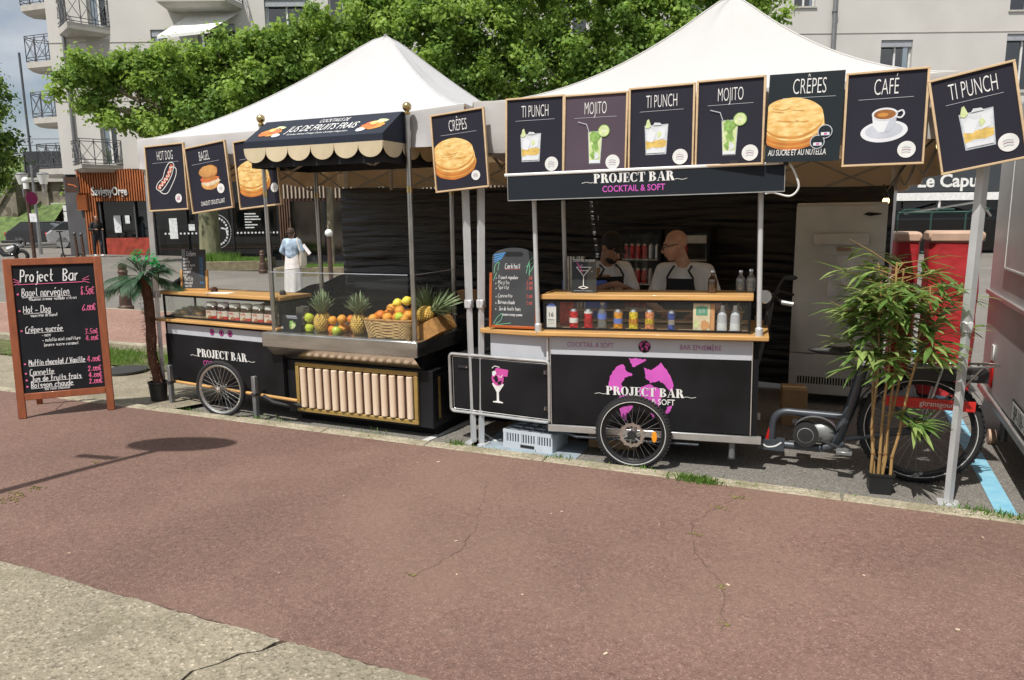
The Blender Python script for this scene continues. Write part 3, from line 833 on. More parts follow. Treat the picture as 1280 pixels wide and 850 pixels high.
def limb(m, p, q, r0, r1, mat, wob=.12, k=7, rr=RND):
    p, q = Vector(p), Vector(q); pts = []; rs = []
    for i in range(k + 1):
        t = i / k; w = wob * math.sin(math.pi * t)
        pts.append(p.lerp(q, t) + Vector((rr.uniform(-w, w), rr.uniform(-w, w), rr.uniform(-w, w) * .5))); rs.append(r0 + (r1 - r0) * t)
    m.tube(pts, rs, mat, 8); return pts

TD = 28.0
def top_z(u): return float(np.interp(u, [-17, -16.2, -14, -11.1, -9.6, -6.7, -5, -1, 5, 9.3, 9.9], [7.0, 7.6, 8.0, 8.1, 8.5, 9.2, 10.1, 10.6, 10.8, 10.5, 8.4]))
def bot_z(u): return float(np.interp(u, [-17, -15.9, -15, -13, -9, -6, 9.9], [6.7, 6.1, 5.5, 4.9, 4.6, 4.4, 4.3]))
plane_labels = ['pollarded plane tree with stout mossy trunk and bare twigs at the end of the row', 'pleached plane tree with slim trunk beside the reflecting window', 'pleached plane tree whose crown rises between the two white tents', 'pleached plane tree whose crown stands left of the taller tent peak', 'pleached plane tree closing the row behind the taller tent peak']
spots = [(-11.35, -15.9, -8.6, .36), (-6.8, -9.4, -4.2, .13), (-2.0, -4.8, .6, .2), (2.8, 0, 5.4, .22), (7.4, 4.8, 9.7, .22)]
for k, (u0, ua, ub, tr_) in enumerate(spots):
    base = far(u0, TD, far_h(u0, TD))
    t = thing('plane_tree', plane_labels[k], 'tree', base, YAW, 'plane trees along the facade')
    m = MB(); rr = random.Random(k + 3)
    hz = 4.6 if k == 0 else 4.2
    m.tube([(0, 0, -.1), (.0, 0, .2), (.02, 0, 1.5), (.08, 0, 3), (.1, 0, hz), (.1, 0, hz + 1.2)], [tr_ * 1.35, tr_ * 1.1, tr_, tr_ * .92, tr_ * .9, tr_ * .6], 'bark_mossy' if k == 0 else 'bark', 12)
    for i in range(8):
        side = -1 if i % 2 else 1
        ex = (ua - u0 if side < 0 else ub - u0) * rr.uniform(.5, .95)
        p1 = limb(m, (.08, 0, hz + rr.uniform(-.6, .9)), (ex, rr.uniform(-.9, .9), rr.uniform(5.6, 7.6)), tr_ * .42, .05, 'bark', .35, 7, rr)
        for j in (3, 5, 6):
            limb(m, p1[j], p1[j] + Vector((rr.uniform(-1, 1), rr.uniform(-.8, .8), rr.uniform(-.6, 1.4))), .05, .015, 'bark', .15, 4, rr)
    m.build('trunk', t)
    cs = []
    span = ub - ua; vol = span * 1.0
    for i in range(int(span * 85)):
        u = rr.uniform(ua, ub); zt, zb = top_z(u), bot_z(u)
        z = rr.uniform(zb, zt); y = rr.gauss(0, .75)
        if k == 0 and u < -12.5:
            # open, drooping end of the row: leave gaps in the middle
            q = (z - zb) / max(.2, zt - zb)
            if .15 < q < .5 and rr.random() < .8: continue
            if rr.random() < .35: continue
        r = rr.uniform(.25, .5)
        z = min(z, zt - r * 1.25)
        cs.append((u - u0, y, z - base.z, r))
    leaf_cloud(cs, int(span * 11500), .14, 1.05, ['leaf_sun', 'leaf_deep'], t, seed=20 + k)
# planted bed round the first tree
bed = thing('tree_bed', 'low timber edged bed of grass round the mossy plane trunk', 'planter', far(-11.3, 26.6, .12), YAW + R(8))
m = MB(); m.bx(-.1, 2.3, -.35, -.25, -.1, .26, 'timber_edge'); m.bx(-.2, -.1, -.35, 2.6, -.1, .26, 'timber_edge'); m.bx(2.2, 2.3, -.25, 2.6, -.1, .26, 'timber_edge'); m.build('timber_edge', bed, bevel=.02)
m = MB(); m.bx(-.1, 2.2, -.25, 2.6, -.1, .2, 'grass_soil'); m.build('soil', bed)
m = MB()
for _ in range(50):
    x, y = RND.uniform(-.0, 2.0), RND.uniform(-.2, 1.2)
    for _ in range(50):
        px, py = x + RND.gauss(0, .15), y + RND.gauss(0, .12); a = RND.uniform(0, 6.28); h = RND.uniform(.1, .35) * (1.2 if x < 1.2 else .6); w = .012
        m.add([(px - w, py, .2), (px + w, py, .2), (px + math.cos(a) * h * .4, py + math.sin(a) * h * .4, .2 + h)], [(0, 1, 2)], 'grass_blade')
tag(m.build('grass', bed, smooth=0), kind='stuff')
bed2 = thing('tree_bed', 'low timber edged bed beside the woman in white skirt', 'planter', far(-6.3, 24.0, -.05), YAW)
m = MB(); m.bx(-1.3, 1.2, -.2, -.1, -.1, .35, 'timber_edge'); m.bx(-1.3, -1.2, -.1, 1.2, -.1, .35, 'timber_edge'); m.build('timber_edge', bed2, bevel=.02)
m = MB()
for _ in range(1500):
    px, py = RND.uniform(-1.15, 1.1), RND.uniform(-.1, 1.0); h = RND.uniform(.1, .28)
    m.add([(px - .012, py, .2), (px + .012, py, .2), (px + RND.uniform(-.1, .1), py, .2 + h)], [(0, 1, 2)], 'grass_blade')
m.bx(-1.2, 1.15, -.1, 1.1, 0, .22, 'grass_soil'); tag(m.build('grass', bed2, smooth=0), kind='stuff')

# tall dense tree at the far left and bushes on the embankment
tl = thing('street_tree', 'dense dark green tree rising above the grass embankment', 'tree', far(-33.2, 46, .6), YAW)
m = MB(); m.tube([(0, 0, 0), (.1, 0, 3), (0, .1, 7)], [.3, .24, .12], 'bark'); m.build('trunk', tl)
rr = random.Random(5); cs = []
for _ in range(170):
    z = rr.uniform(3.4, 11.2); w = 3.0 * math.sin(math.pi * min(1, max(.12, (z - 2.4) / 9.6))) ** .6
    a = rr.uniform(0, 6.28); q = w * rr.random() ** .5; cs.append((q * math.cos(a), q * math.sin(a), z, rr.uniform(.5, .95)))
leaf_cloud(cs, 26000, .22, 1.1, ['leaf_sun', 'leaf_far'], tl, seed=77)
for k, (u, d, s, z0, lb) in enumerate([(-31, 58, 2.2, 4.2, 'bright green bush at the top of the railway embankment'), (-40.5, 72, 2.6, 6.2, 'pale green tree beyond the railway viaduct')]):
    t = thing('bush', lb, 'bush', far(u, d, z0), YAW)
    m = MB(); m.tube([(0, 0, -2), (0, 0, s * .6)], [.15, .06], 'bark'); m.build('stem', t)
    cs = [(RND.gauss(0, s * .5), RND.gauss(0, s * .4), abs(RND.gauss(s * .5, s * .35)), RND.uniform(.4, .7)) for _ in range(40)]
    leaf_cloud(cs, 5000, .2, 1.1, ['leaf_sun', 'leaf_deep'], t, seed=90 + k)

# embankment and viaduct
m = MB()
def emb(u, v):
    uu = -75 + 39.5 * u; d = 56 + 12 * v
    z = .3 + 7.2 * min(1, v * 1.3) * (.35 + .65 * min(1, u * 1.1)) + .3 * math.sin(uu * 1.7) * v
    return far(uu, d, z)
m.grid(emb, 30, 12, 'slope_grass'); struct(m, 'grass_embankment')
via = thing('railway_viaduct', 'stone railway viaduct with an arched underpass beyond the street', 'bridge', far(-36.2, 60, .3), YAW)
m = MB()
# front wall with an arch opening: strips
ax, aw, ah, H_ = .55, 1.35, 3.1, 5.0
cols = [-2.4, -1.6]; n_ = 12
for i in range(n_ + 1): cols.append(ax - aw + 2 * aw * i / n_)
cols += [2.6, 9]
def arch_h(x):
    q = (x - ax) / aw
    return 0 if abs(q) >= .999 else (1.3 + (ah - 1.3) * math.sqrt(max(0, 1 - q * q)))
def top_h(x): return H_
for i in range(len(cols) - 1):
    a, b = cols[i], cols[i + 1]; ha, hb = arch_h(a), arch_h(b)
    m.add([(a, 0, ha), (b, 0, hb), (b, 0, top_h(b)), (a, 0, top_h(a))], [(0, 1, 2, 3)], 'viaduct_stone')
    if ha or hb: m.add([(a, 0, ha), (a, 4, ha), (b, 4, hb), (b, 0, hb)], [(0, 1, 2, 3)], 'viaduct_stone')
m.add([(ax - aw, 0, 0), (ax - aw, 0, 1.3), (ax - aw, 4, 1.3), (ax - aw, 4, 0)], [(0, 1, 2, 3)], 'viaduct_stone')
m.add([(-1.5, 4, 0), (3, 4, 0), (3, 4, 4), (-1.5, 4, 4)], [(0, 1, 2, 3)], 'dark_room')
m.build('arch_wall', via, smooth=0)
m = MB(); m.prism([(-2.4, 4.9), (-2.0, 5.2), (-5.6, .2), (-6.0, .2)][::-1], -1.6, -.9, 'viaduct_stone'); m.prism([(-2.4, 0), (-2.4, 4.9), (-6.0, .2), (-6, 0)], -1.4, -.2, 'viaduct_stone'); m.build('wing_wall', via, smooth=0)
m = MB(); m.bx(-2.6, 9, -.35, .3, 4.75, 5.05, 'slab_concrete'); m.bx(-.7, 9, -.2, 0, 2.95, 3.1, 'slab_concrete'); m.bx(-1.0, -.55, -.3, 0, 0, 4.8, 'viaduct_stone'); m.build('cornice', via)
m = MB(); m.bx(-2.2, 9, -.3, -.25, 5.1, 7.1, 'car_black')
for x in (-2.15, 0.1): m.bx(x, x + .08, -.36, -.3, 5.1, 7.1, 'rail_iron')
m.ribbon([(-2.1, 5.2), (.05, 7.0)], .06, -.32, 'rail_iron'); m.ribbon([(-2.1, 7.0), (.05, 5.2)], .06, -.33, 'rail_iron'); m.build('parapet', via)
m = MB()
for x in (-3.0,): m.tube([(x, 2, 4), (x, 2, 15)], .09, 'rail_iron')
for z in (7.2, 7.8, 8.3): m.tube([(-30, 3, z + .4), (-3, 2, z), (9, 2, z - .1)], .025, 'rail_iron', 4)
m.build('catenary', via)

# double-lantern street lamp, sign post, bollards
lp = thing('street_lamp', 'double lantern street lamp beside the viaduct', 'street lamp', far(-21.55, 34, .4), YAW)
m = MB(); m.tube([(0, 0, 0), (0, 0, 4.0)], [.08, .045], 'pipe_zinc'); m.tube([(-.48, 0, 3.1), (-.3, 0, 3.3), (0, 0, 3.35), (.3, 0, 3.3), (.48, 0, 3.1)], .03, 'pipe_zinc', 6); m.build('post', lp)
for x in (-.48, .48):
    m = MB(); m.lathe([(.03, -.5), (.04, 0), (.14, .04), (.25, .46), (.27, .49), (.2, .55), (0, .58)], None, (x, 0, 3.1), 14, mats=['pipe_zinc', 'pipe_zinc', 'lantern_glass', 'pipe_zinc', 'pipe_zinc', 'pipe_zinc']); m.build('lantern', lp)
sp = thing('sign_post', 'brown sign post with white ball top and magenta round sign', 'sign post', far(-17.05, 26.5, .25), YAW)
m = MB(); m.tube([(0, 0, -.1), (0, 0, 2.95)], .065, 'iron_brown'); m.build('post', sp)
m = MB(); m.ball((0, 0, 3.05), .12, 'trim_white'); m.lathe([(.09, 2.75), (.09, 2.95)], 'trim_white', n=12); m.build('ball_finial', sp)
m = MB(); m.lathe([(0, 0), (.22, 0), (.23, .02), (0, .03)], 'sign_magenta', (.2, -.1, 2.42), 20, rot=Matrix.Rotation(R(72), 3, 'Z') @ Matrix.Rotation(R(90), 3, 'X')); m.build('sign_disc', sp)
m = MB(); m.bx(.06, .3, -.1, -.07, 1.6, 1.9, 'poster_white'); m.build('small_plate', sp)
for (u, d, h, lb) in [(-15.9, 27.2, 1.1, 'dark bollard leaning beside the sign post'), (-15.55, 27.0, 1.1, 'dark upright bollard beside the sign post'), (-18.0, 36, 1.3, 'slim white capped bollard at the underpass')]:
    t = thing('bollard', lb, 'bollard', far(u, d, far_h(u, d)), YAW)
    m = MB(); m.tube([(0, 0, 0), (-.04, 0, h)], [.06, .045], 'iron_brown' if d < 30 else 'rail_iron'); m.build('post', t)
    m = MB(); m.ball((-.04, 0, h), .07, 'rail_iron' if d < 30 else 'trim_white', 8, 6); m.build('cap', t)
for (px, py, h, lb) in [(158, 388, .95, 'cast iron bollard behind the potted palm'), (329, 341, .75, 'dark bollard before the brown slatted shopfront'), (414, 350, 1.35, 'slim bollard with white cap by the reflecting window')]:
    c = gp(px, py, .02)
    t = thing('bollard', lb, 'bollard', (c.x, c.y, .02), YAW)
    wcap = py == 350
    m = MB()
    if wcap: m.tube([(0, 0, 0), (0, 0, h)], .07, 'iron_brown'); m.build('post', t); m = MB(); m.ball((0, 0, h + .04), .12, 'trim_white', 10, 6); m.build('cap', t)
    else:
        m.lathe([(.15, 0), (.15, .08), (.12, .11), (.11, .3), (.09, .35), (.085, h * .8), (.1, h * .83), (.08, h * .88)], 'iron_brown', n=14); m.build('post', t)
        m = MB(); m.ball((0, 0, h * .93), .085, 'iron_brown', 10, 8); m.build('cap', t)
# hoop railing by the shop corner
t = thing('street_scooter', 'parked kick scooter on the footway by the corner shop', 'scooter', far(-18.6, 33.0 - 2.2, .36), YAW)
m = MB(); m.tube([(0, 0, .08), (-.06, 0, 1.1)], .03, 'rubber_black'); m.build('stem', t)
m = MB(); m.tube([(-.06, -.22, 1.1), (-.06, .22, 1.1)], .02, 'rubber_black'); m.build('handlebar', t)
m = MB(); m.box((.3, 0, .12), (.75, .14, .05), 'rubber_black'); m.build('deck', t, bevel=.01)
for x in (-.02, .68): m = MB(); m.torus((x, 0, .1), .08, .025, 'tyre', 'Y', 16, 6); m.build('wheel', t)

# vehicles far down the street
def wheel_simple(p, x, y, z, r, parent, w=.2):
    m = MB(); m.lathe([(0, -w / 2), (r * .6, -w / 2), (r * .62, -w / 2 - .01), (r * .98, -w / 2), (r, -w * .3), (r, w * .3), (r * .98, w / 2), (0, w / 2)], None, (x, y, z), 18, rot=Matrix.Rotation(R(90), 3, 'X'), mats=['car_silver', 'tyre', 'tyre', 'tyre', 'tyre', 'tyre', 'car_silver']); return m.build('wheel', parent)
def car(name, label, cat, loc, rz, prof, roofprof, W, mat, wb, wr, extra=None):
    t = thing(name, label, cat, loc, rz)
    m = MB()
    # body: side profile extruded with slight tumblehome
    def loft(pr, y0, inset, mt_):
        n_ = len(pr); cx = sum(p[0] for p in pr) / n_; cz = sum(p[1] for p in pr) / n_
        vs_ = []
        for s_, k_ in ((-1, .0), (-1, 1), (1, 1), (1, .0)):
            pass
        rings = [(-W / 2 + inset, .94), (-W / 2 + inset + .1, 1), (W / 2 - inset - .1, 1), (W / 2 - inset, .94)]
        for y_, s_ in rings: vs_ += [(cx + (p[0] - cx) * s_, y_, cz + (p[1] - cz) * s_) for p in pr]
        fs_ = [tuple(range(n_)), tuple(range(4 * n_ - 1, 3 * n_ - 1, -1))]
        for k_ in range(3):
            for i in range(n_): fs_.append((k_ * n_ + i, (k_ + 1) * n_ + i, (k_ + 1) * n_ + (i + 1) % n_, k_ * n_ + (i + 1) % n_))
        m.add(vs_, fs_, mt_)
    loft(prof, 0, 0, mat); m.build('body', t, smooth=35)
    m = MB(); loft(roofprof, 0, .12, 'dark_pane'); m.build('glasshouse', t, smooth=35)
    m = MB(); xr0 = min(p[0] for p in roofprof); 
    tp = max(p[1] for p in roofprof); tx = [p[0] for p in roofprof if p[1] > tp - .06]
    m.bx(min(tx), max(tx), -W / 2 + .2, W / 2 - .2, tp - .03, tp + .02, mat); m.build('roof', t, bevel=.03)
    for x in wb:
        for s_ in (-1, 1): wheel_simple(None, x, s_ * (W / 2 - .1), wr, wr, t)
    xm, xM = min(p[0] for p in prof), max(p[0] for p in prof)
    for s_ in (-1, 1):
        m = MB(); m.box((xm + .02, s_ * W * .36, .78), (.08, .3, .22), 'lamp_red'); m.build('tail_light', t, bevel=.02)
        m = MB(); m.box((xM - .04, s_ * W * .36, .7), (.08, .3, .16), 'lantern_glass'); m.build('headlight', t, bevel=.02)
    m = MB(); m.box((xm - .01, 0, .6), (.03, .5, .11), 'plate_white'); m.build('number_plate', t)
    return t
cp = [(-2.1, .3), (2.1, .3), (2.15, .6), (1.9, .85), (1.0, .95), (-1.9, 1.0), (-2.15, .8)]
rp = [(1.05, .93), (.35, 1.42), (-1.3, 1.46), (-1.95, .98)]
car('parked_car', 'silver estate car parked by the railway embankment', 'car', far(-24.2, 43, .42), YAW + R(20), cp, rp, 1.75, 'car_silver', (-1.35, 1.3), .31)
car('parked_car', 'black car parked next to the embankment wall', 'car', far(-27.2, 44, .42), YAW + R(5), cp, rp, 1.75, 'car_black', (-1.35, 1.3), .31)
vp = [(-2.3, .35), (2.3, .35), (2.4, .8), (1.9, 1.1), (1.5, 1.25), (-2.3, 1.3)]
vr = [(1.5, 1.2), (1.0, 1.95), (-2.2, 2.0), (-2.3, 1.25)]
v = car('parked_van', 'blue van with orange graphic parked before the underpass', 'van', far(-24.6, 48.5, .42), YAW - R(12), vp, vr, 1.9, 'van_blue', (-1.5, 1.5), .34)
m = MB(); m.bx(.4, 1.7, -.99, -.96, .6, 1.6, 'van_orange'); m.build('side_graphic', v)
m = MB(); m.bx(-.9, .3, -.99, -.96, 1.4, 1.8, 'poster_white'); m.build('side_graphic', v)
sc_ = thing('motor_scooter', 'grey motor scooter parked by the sign post', 'scooter', far(-19.3, 28.2, .3), YAW + R(10))
for x in (-.62, .62):
    m = MB(); m.torus((x, 0, .27), .2, .07, 'tyre', 'Y', 24, 8); m.build('wheel', sc_)
m = MB(); m.tube([(-.5, 0, .75), (-.2, 0, .62), (0, 0, .35), (.35, 0, .35), (.5, 0, .7)], [.1, .12, .1, .1, .14], 'car_black'); m.tube([(.2, 0, .5), (.75, 0, .75)], [.16, .07], 'car_silver'); m.build('body', sc_)
m = MB(); m.box((.35, 0, .83), (.7, .24, .1), 'rubber_black'); m.build('seat', sc_, bevel=.03)
m = MB(); m.tube([(-.55, 0, .3), (-.35, 0, 1.0)], .05, 'car_silver'); m.tube([(-.36, -.3, 1.02), (-.34, 0, 1.0), (-.36, .3, 1.02)], .025, 'rubber_black'); m.build('handlebar', sc_)
# white road sign panels beyond
t = thing('direction_sign', 'white direction sign before the grass embankment', 'sign', far(-27.2, 47, .4), YAW)
m = MB(); m.bx(-.9, .9, 0, .05, 1.5, 2.1, 'trim_white'); m.bx(-.9, .9, 0, .05, 2.15, 2.5, 'trim_white'); m.build('panel', t)
m = MB(); m.tube([(-.6, .08, 0), (-.6, .08, 2.5)], .05, 'pipe_zinc'); m.tube([(.6, .08, 0), (.6, .08, 2.5)], .05, 'pipe_zinc'); m.build('post', t)
# lamp outside the frame whose shadow lies on the pavement
hd = Vector((-2.04, -1.06, .08)) + to_sun * (4.2 / to_sun.z)
lamp = thing('street_lamp', 'tall disc headed street lamp casting its round shadow on the red pavement', 'street lamp', (hd.x - .06, hd.y - .02, .08), 0)
m = MB(); m.tube([(0, 0, 0), (0, 0, 3.0), (.05, .04, 4.15)], [.06, .04, .03], 'pipe_zinc', 12); m.build('post', lamp)
m = MB(); m.lathe([(0, .0), (.2, .0), (.42, .03), (.43, .06), (.2, .14), (0, .17)], 'pipe_zinc', (.06, .02, 4.1), 32, sx=1, sy=.42); dh = m.build('disc_head', lamp); dh.rotation_euler = (0, 0, R(22))
m = MB(); m.box((-.2, .02, 3.35), (.34, .03, .09), 'pipe_zinc', rz=R(10)); m.build('side_bracket', lamp)
# ------------------------------------------------------------------ stall materials
cloth_mat('tent_white', (.74, .75, .77), .32, (.75, .66, .54), .05, .9, 1, 1.8, .85)
cloth_mat('tent_lining', (.46, .36, .26), .6, (.72, .56, .38), .05, 1.2, .3, 3, .9)  # tan look of the white tents' shaded undersides, put into the colour
cloth_mat('tent_cream', (.715, .72, .715), .32, (.75, .66, .54), .02, 1.2, .5, 3.5, .85)
pm('tent_leg', (.62, .63, .64), .4, .35, var=.08)
pm('frame_grey', (.33, .32, .30), .5, .3)
pm('joint_black', (.03, .03, .03), .6)
def film_mat():
    m = pm('black_film', (.006, .006, .008), .3, spec=.5, bump=.6, bs=14, stretch=(.35, 1, 6), vs=3, var=.3, coat=.12)
    return m
film_mat()
pm('trailer_steel', (.64, .64, .64), .45, .3, var=.1, vs=1.5, bump=.04, bs=30)
pm('steel_brushed', (.55, .54, .52), .2, .95, var=.25, vs=2.5, stretch=(1, 1, 5), bump=.04, bs=30)
pm('steel_dull', (.60, .60, .565), .42, .5, var=.14, vs=2.2, bump=.25, bs=5)
pm('steel_pole', (.46, .45, .43), .3, .95, var=.15, vs=6)
pm('chrome', (.75, .75, .75), .15, 1)
pm('brass', (.55, .42, .2), .25, .95, var=.15)
pm('cart_black', (.011, .0115, .013), .5, var=.5, vs=2.2, spec=.25)
pm('cart_black_soft', (.009, .009, .010), .7, spec=.2)
pm('strip_grey', (.50, .525, .57), .5, var=.04)
pm('counter_wood', (.58, .33, .115), .45, var=.2, vs=5, stretch=(.6, 6, 6), coat=.2)
pm('pale_wood', (.62, .45, .27), .6, var=.12, vs=6, stretch=(1, 1, 4))
pm('frame_wood_red', (.30, .088, .036), .5, var=.16, vs=7, stretch=(4, 4, 1), coat=.15)
pm('frame_orange', (.42, .095, .02), .45, var=.15, vs=7)
pm('chalk_black', (.014, .0155, .019), .8, var=.3, vs=5, spec=.2)
pm('chalk_slate', (.06, .064, .068), .8, var=.2, vs=4, spec=.2)
pm('chalk_white', (.8, .8, .8), .9)
pm('chalk_pink', (.78, .16, .32), .9)
pm('chalk_red', (.6, .12, .1), .9)
pm('chalk_green', (.2, .6, .35), .9)
pm('chalk_blue', (.08, .28, .6), .9)
pm('navy_print', (.019, .018, .030), .6, var=.1, vs=2, spec=.25)
pm('plum_print', (.085, .06, .082), .6, var=.1, vs=2, spec=.3)
pm('slate_print', (.014, .021, .027), .6, var=.1, vs=2, spec=.25)
pm('awning_navy', (.020, .026, .042), .7, spec=.3, var=.12, vs=2, bump=.15, bs=6)
pm('awning_black', (.012, .013, .016), .8)
pm('scallop_cream', (.58, .49, .33), .8, var=.08)
pm('fascia_slate', (.014, .019, .026), .7, var=.1, vs=2, bump=.1, bs=5, spec=.25)
pm('print_white', (.78, .78, .76), .6)
pm('print_pink', (.58, .075, .34), .6)
pm('print_magenta', (.62, .10, .50), .6)
pm('print_mauve', (.36, .17, .30), .6)
pm('bun_tan', (.60, .30, .09), .6, var=.3, vs=12)
pm('bun_dark', (.42, .17, .045), .6, var=.3, vs=12)
pm('salmon', (.62, .13, .05), .5, var=.3, vs=16)
pm('cream_cheese', (.72, .6, .42), .6, var=.2, vs=20)
pm('crepe_gold', (.70, .37, .08), .6, vs=26, stretch=(.6, 1, 1.6), col2=(.88, .66, .28), thr=(.32, .62), detail=8)
pm('crepe_brown', (.60, .26, .05), .6, var=.2, vs=10)
pm('crepe_edge', (.52, .17, .03), .6, var=.2, vs=10)
pm('ice_pale', (.66, .69, .72), .4, var=.12, vs=30)
pm('glass_grey', (.46, .5, .54), .4, var=.2, vs=24)
pm('rum_amber', (.72, .50, .14), .4, var=.25, vs=24)
pm('lime_pale', (.62, .70, .36), .5, var=.15, vs=40)
pm('mint_green', (.24, .42, .10), .6, var=.4, vs=40)
pm('coffee_brown', (.30, .115, .03), .5, var=.35, vs=20)
pm('china_white', (.74, .76, .80), .4, var=.05)
pm('china_shade', (.52, .55, .62), .4)
pm('led_tube', (.8, .8, .78), .4)
pm('cable_white', (.75, .75, .73), .5)
glass_mat('clear_pane', (.975, .985, .98), .035, .01, .008)
glass_mat('acrylic', (.9, .92, .93), .2, .02, .03)
pm('bulb_warm', (.8, .66, .4), .3, emit=((1, .72, .35), 2.5))
pm('roller_wood', (.80, .63, .47), .5, var=.1, vs=4, stretch=(4, 4, .6))
pm('gold_frame', (.40, .27, .085), .45, .3, var=.15)

# ------------------------------------------------------------------ white tents
def tent(label, c, ez, peak, power, legs, foot, fabric, val, seed, vfront):
    """c: corner points FL FR BR BL (x, y); ez: eave height at each corner"""
    t = thing('gazebo_tent', label, 'tent', (c[0][0], c[0][1], 0))
    ox, oy = c[0]
    P = [Vector((p[0] - ox, p[1] - oy, e)) for p, e in zip(c, ez)]
    pk = Vector((peak[0] - ox, peak[1] - oy, peak[2]))
    rr = np.random.default_rng(seed)
    ph = rr.random(8) * 6.28
    m = MB()
    for k in range(4):
        A_, B_ = P[k], P[(k + 1) % 4]
        def fn(u, v, A_=A_, B_=B_, k=k):
            e = A_.lerp(B_, u)
            e = e + Vector((0, 0, -.035 * math.sin(math.pi * u)))
            w = (1 - v)
            x = e.lerp(pk, v)
            z = e.z + (pk.z - e.z) * (v ** power)
            wr = .006 * math.sin(u * 11 + v * 5 + ph[k]) * math.sin(math.pi * u) * v * (1 - v) * 3 + .02 * math.sin(u * 7 + ph[k + 4]) * math.sin(math.pi * u) * (1 - v) * v
            wr += .03 * mnoise.noise(Vector((u * 5 + k * 9, v * 7, ph[k]))) * math.sin(math.pi * u) * min(1, v * 4) + (.012 * mnoise.noise(Vector((u * 22, v * 3, ph[k]))) if k == 1 else 0) * math.sin(math.pi * u)
            z -= .05 * max(0, (v - .9) / .1) ** 2
            sag = -.10 * math.sin(math.pi * u) * math.sin(math.pi * v)
            return (x.x, x.y, z + wr + sag)
        m.grid(fn, 28, 18, fabric)
    cano = m.build('canopy', t, smooth=50)
    for k in range(4):
        sm_ = MB(); e = P[k]; pts_ = []
        for i in range(19):
            v = i / 18; x = e.lerp(pk, v); pts_.append((x.x, x.y, e.z + (pk.z - e.z) * v ** power + .002 - .05 * max(0, (v - .9) / .1) ** 2))
        sm_.tube(pts_, .006, fabric, 6); sm_.build('hip_seam', cano)
    ln = MB(); ln.v = [(x, y, z - .012) for x, y, z in m.v]; ln.f = list(m.f); ln.mi = list(m.mi); ln.mats = ['tent_lining']; ln.build('canopy_lining', t, smooth=50)  # added tan sheet that gives the white canopy its shaded underside
    for k in range(4):
        A_, B_ = P[k], P[(k + 1) % 4]
        d = (B_ - A_); nrm = Vector((d.y, -d.x, 0)).normalized()
        vh = val[k]
        def fv(u, v, A_=A_, B_=B_, k=k):
            e = A_.lerp(B_, u); e = e + Vector((0, 0, -.035 * math.sin(math.pi * u)))
            wv = (.03 * mnoise.noise(Vector((u * 26, v * 1.5, ph[k]))) + .02 * mnoise.noise(Vector((u * 9, v * 5, ph[k + 2])))) * (.35 + .65 * v)
            q = e + nrm * (.012 + wv)
            return (q.x, q.y, e.z + .004 - vh * v - .012 * v * math.sin(u * 29))
        m = MB(); m.grid(fv, 60, 5, fabric); vo_ = m.build('valance', t, smooth=60)
        ln = MB(); ln.v = [(x - nrm.x * .008, y - nrm.y * .008, z) for x, y, z in m.v]; ln.f = list(m.f); ln.mi = list(m.mi); ln.mats = ['tent_lining']; ln.build('lining', vo_, smooth=60)  # same added sheet: shaded inner face of the valance as a tan colour
    for k, (p, f) in enumerate(zip(P, foot)):
        m = MB(); f = Vector((f[0] - ox, f[1] - oy, 0)); q = p + (Vector((pk.x, pk.y, p.z)) - p).normalized() * .05
        m.tube([f, f.lerp(q, .55)], .026, 'tent_leg', 4); m.tube([f.lerp(q, .42), q - Vector((0, 0, .04))], .033, 'tent_leg', 4)
        lg = m.build('leg', t)
        m = MB(); m.box((f.x, f.y, .006), (.12, .12, .012), 'tent_leg'); m.build('foot_plate', lg)
        m = MB(); j = f.lerp(q, .43); m.box(j, (.062, .062, .07), 'joint_black' if k in (2, 3) else 'tent_leg'); m.build('slider', lg, bevel=.008)
    for k in range(4):
        A_, B_ = P[k], P[(k + 1) % 4]
        d = (B_ - A_).normalized(); nrm = Vector((-d.y, d.x, 0))
        A2, B2 = A_ + nrm * .06 + d * .05, B_ + nrm * .06 - d * .05
        m = MB()
        N = 4
        for i in range(N):
            a, b = A2.lerp(B2, i / N), A2.lerp(B2, (i + 1) / N)
            m.tube([a + Vector((0, 0, -.06)), b + Vector((0, 0, -.38))], .012, 'frame_grey', 5); m.tube([a + Vector((0, 0, -.38)) + nrm * .02, b + Vector((0, 0, -.06)) + nrm * .02], .012, 'frame_grey', 5)
        m.build('scissor_truss', t)
    m = MB(); m.tube([(pk.x, pk.y, 2.1), (pk.x, pk.y, pk.z - .03)], .02, 'frame_grey'); m.build('centre_pole', t)
    for p in P:
        m = MB(); a = p + Vector((0, 0, -.06)); b = Vector((pk.x, pk.y, 2.55)); q = a.lerp(b, .5) + Vector((0, 0, .06)); m.tube([a, q, b], .012, 'frame_grey', 5); m.build('rafter', t)
    return t
tent('smaller white gazebo tent over the fruit juice stand', [(-3.50, .0), (-.05, 0), (-.1, 3.15), (-3.47, 3.12)], [2.56, 2.64, 2.5, 2.52], (-1.76, 1.6, 3.68), 1.4, None, [(-3.58, .1), (-.05, .03), (-.1, 3.16), (-3.45, 3.14)], 'tent_white', [.27, .33, .3, .3], 1, None)
tent('larger white gazebo tent over the cocktail bar cart', [(.03, .0), (3.36, 0), (3.06, 3.12), (.0, 3.15)], [2.65, 2.60, 2.36, 2.5], (1.64, 1.6, 3.64), 1.75, None, [(.02, .03), (3.285, .0), (3.0, 3.14), (0, 3.16)], 'tent_cream', [.36, .36, .34, .3], 2, None)

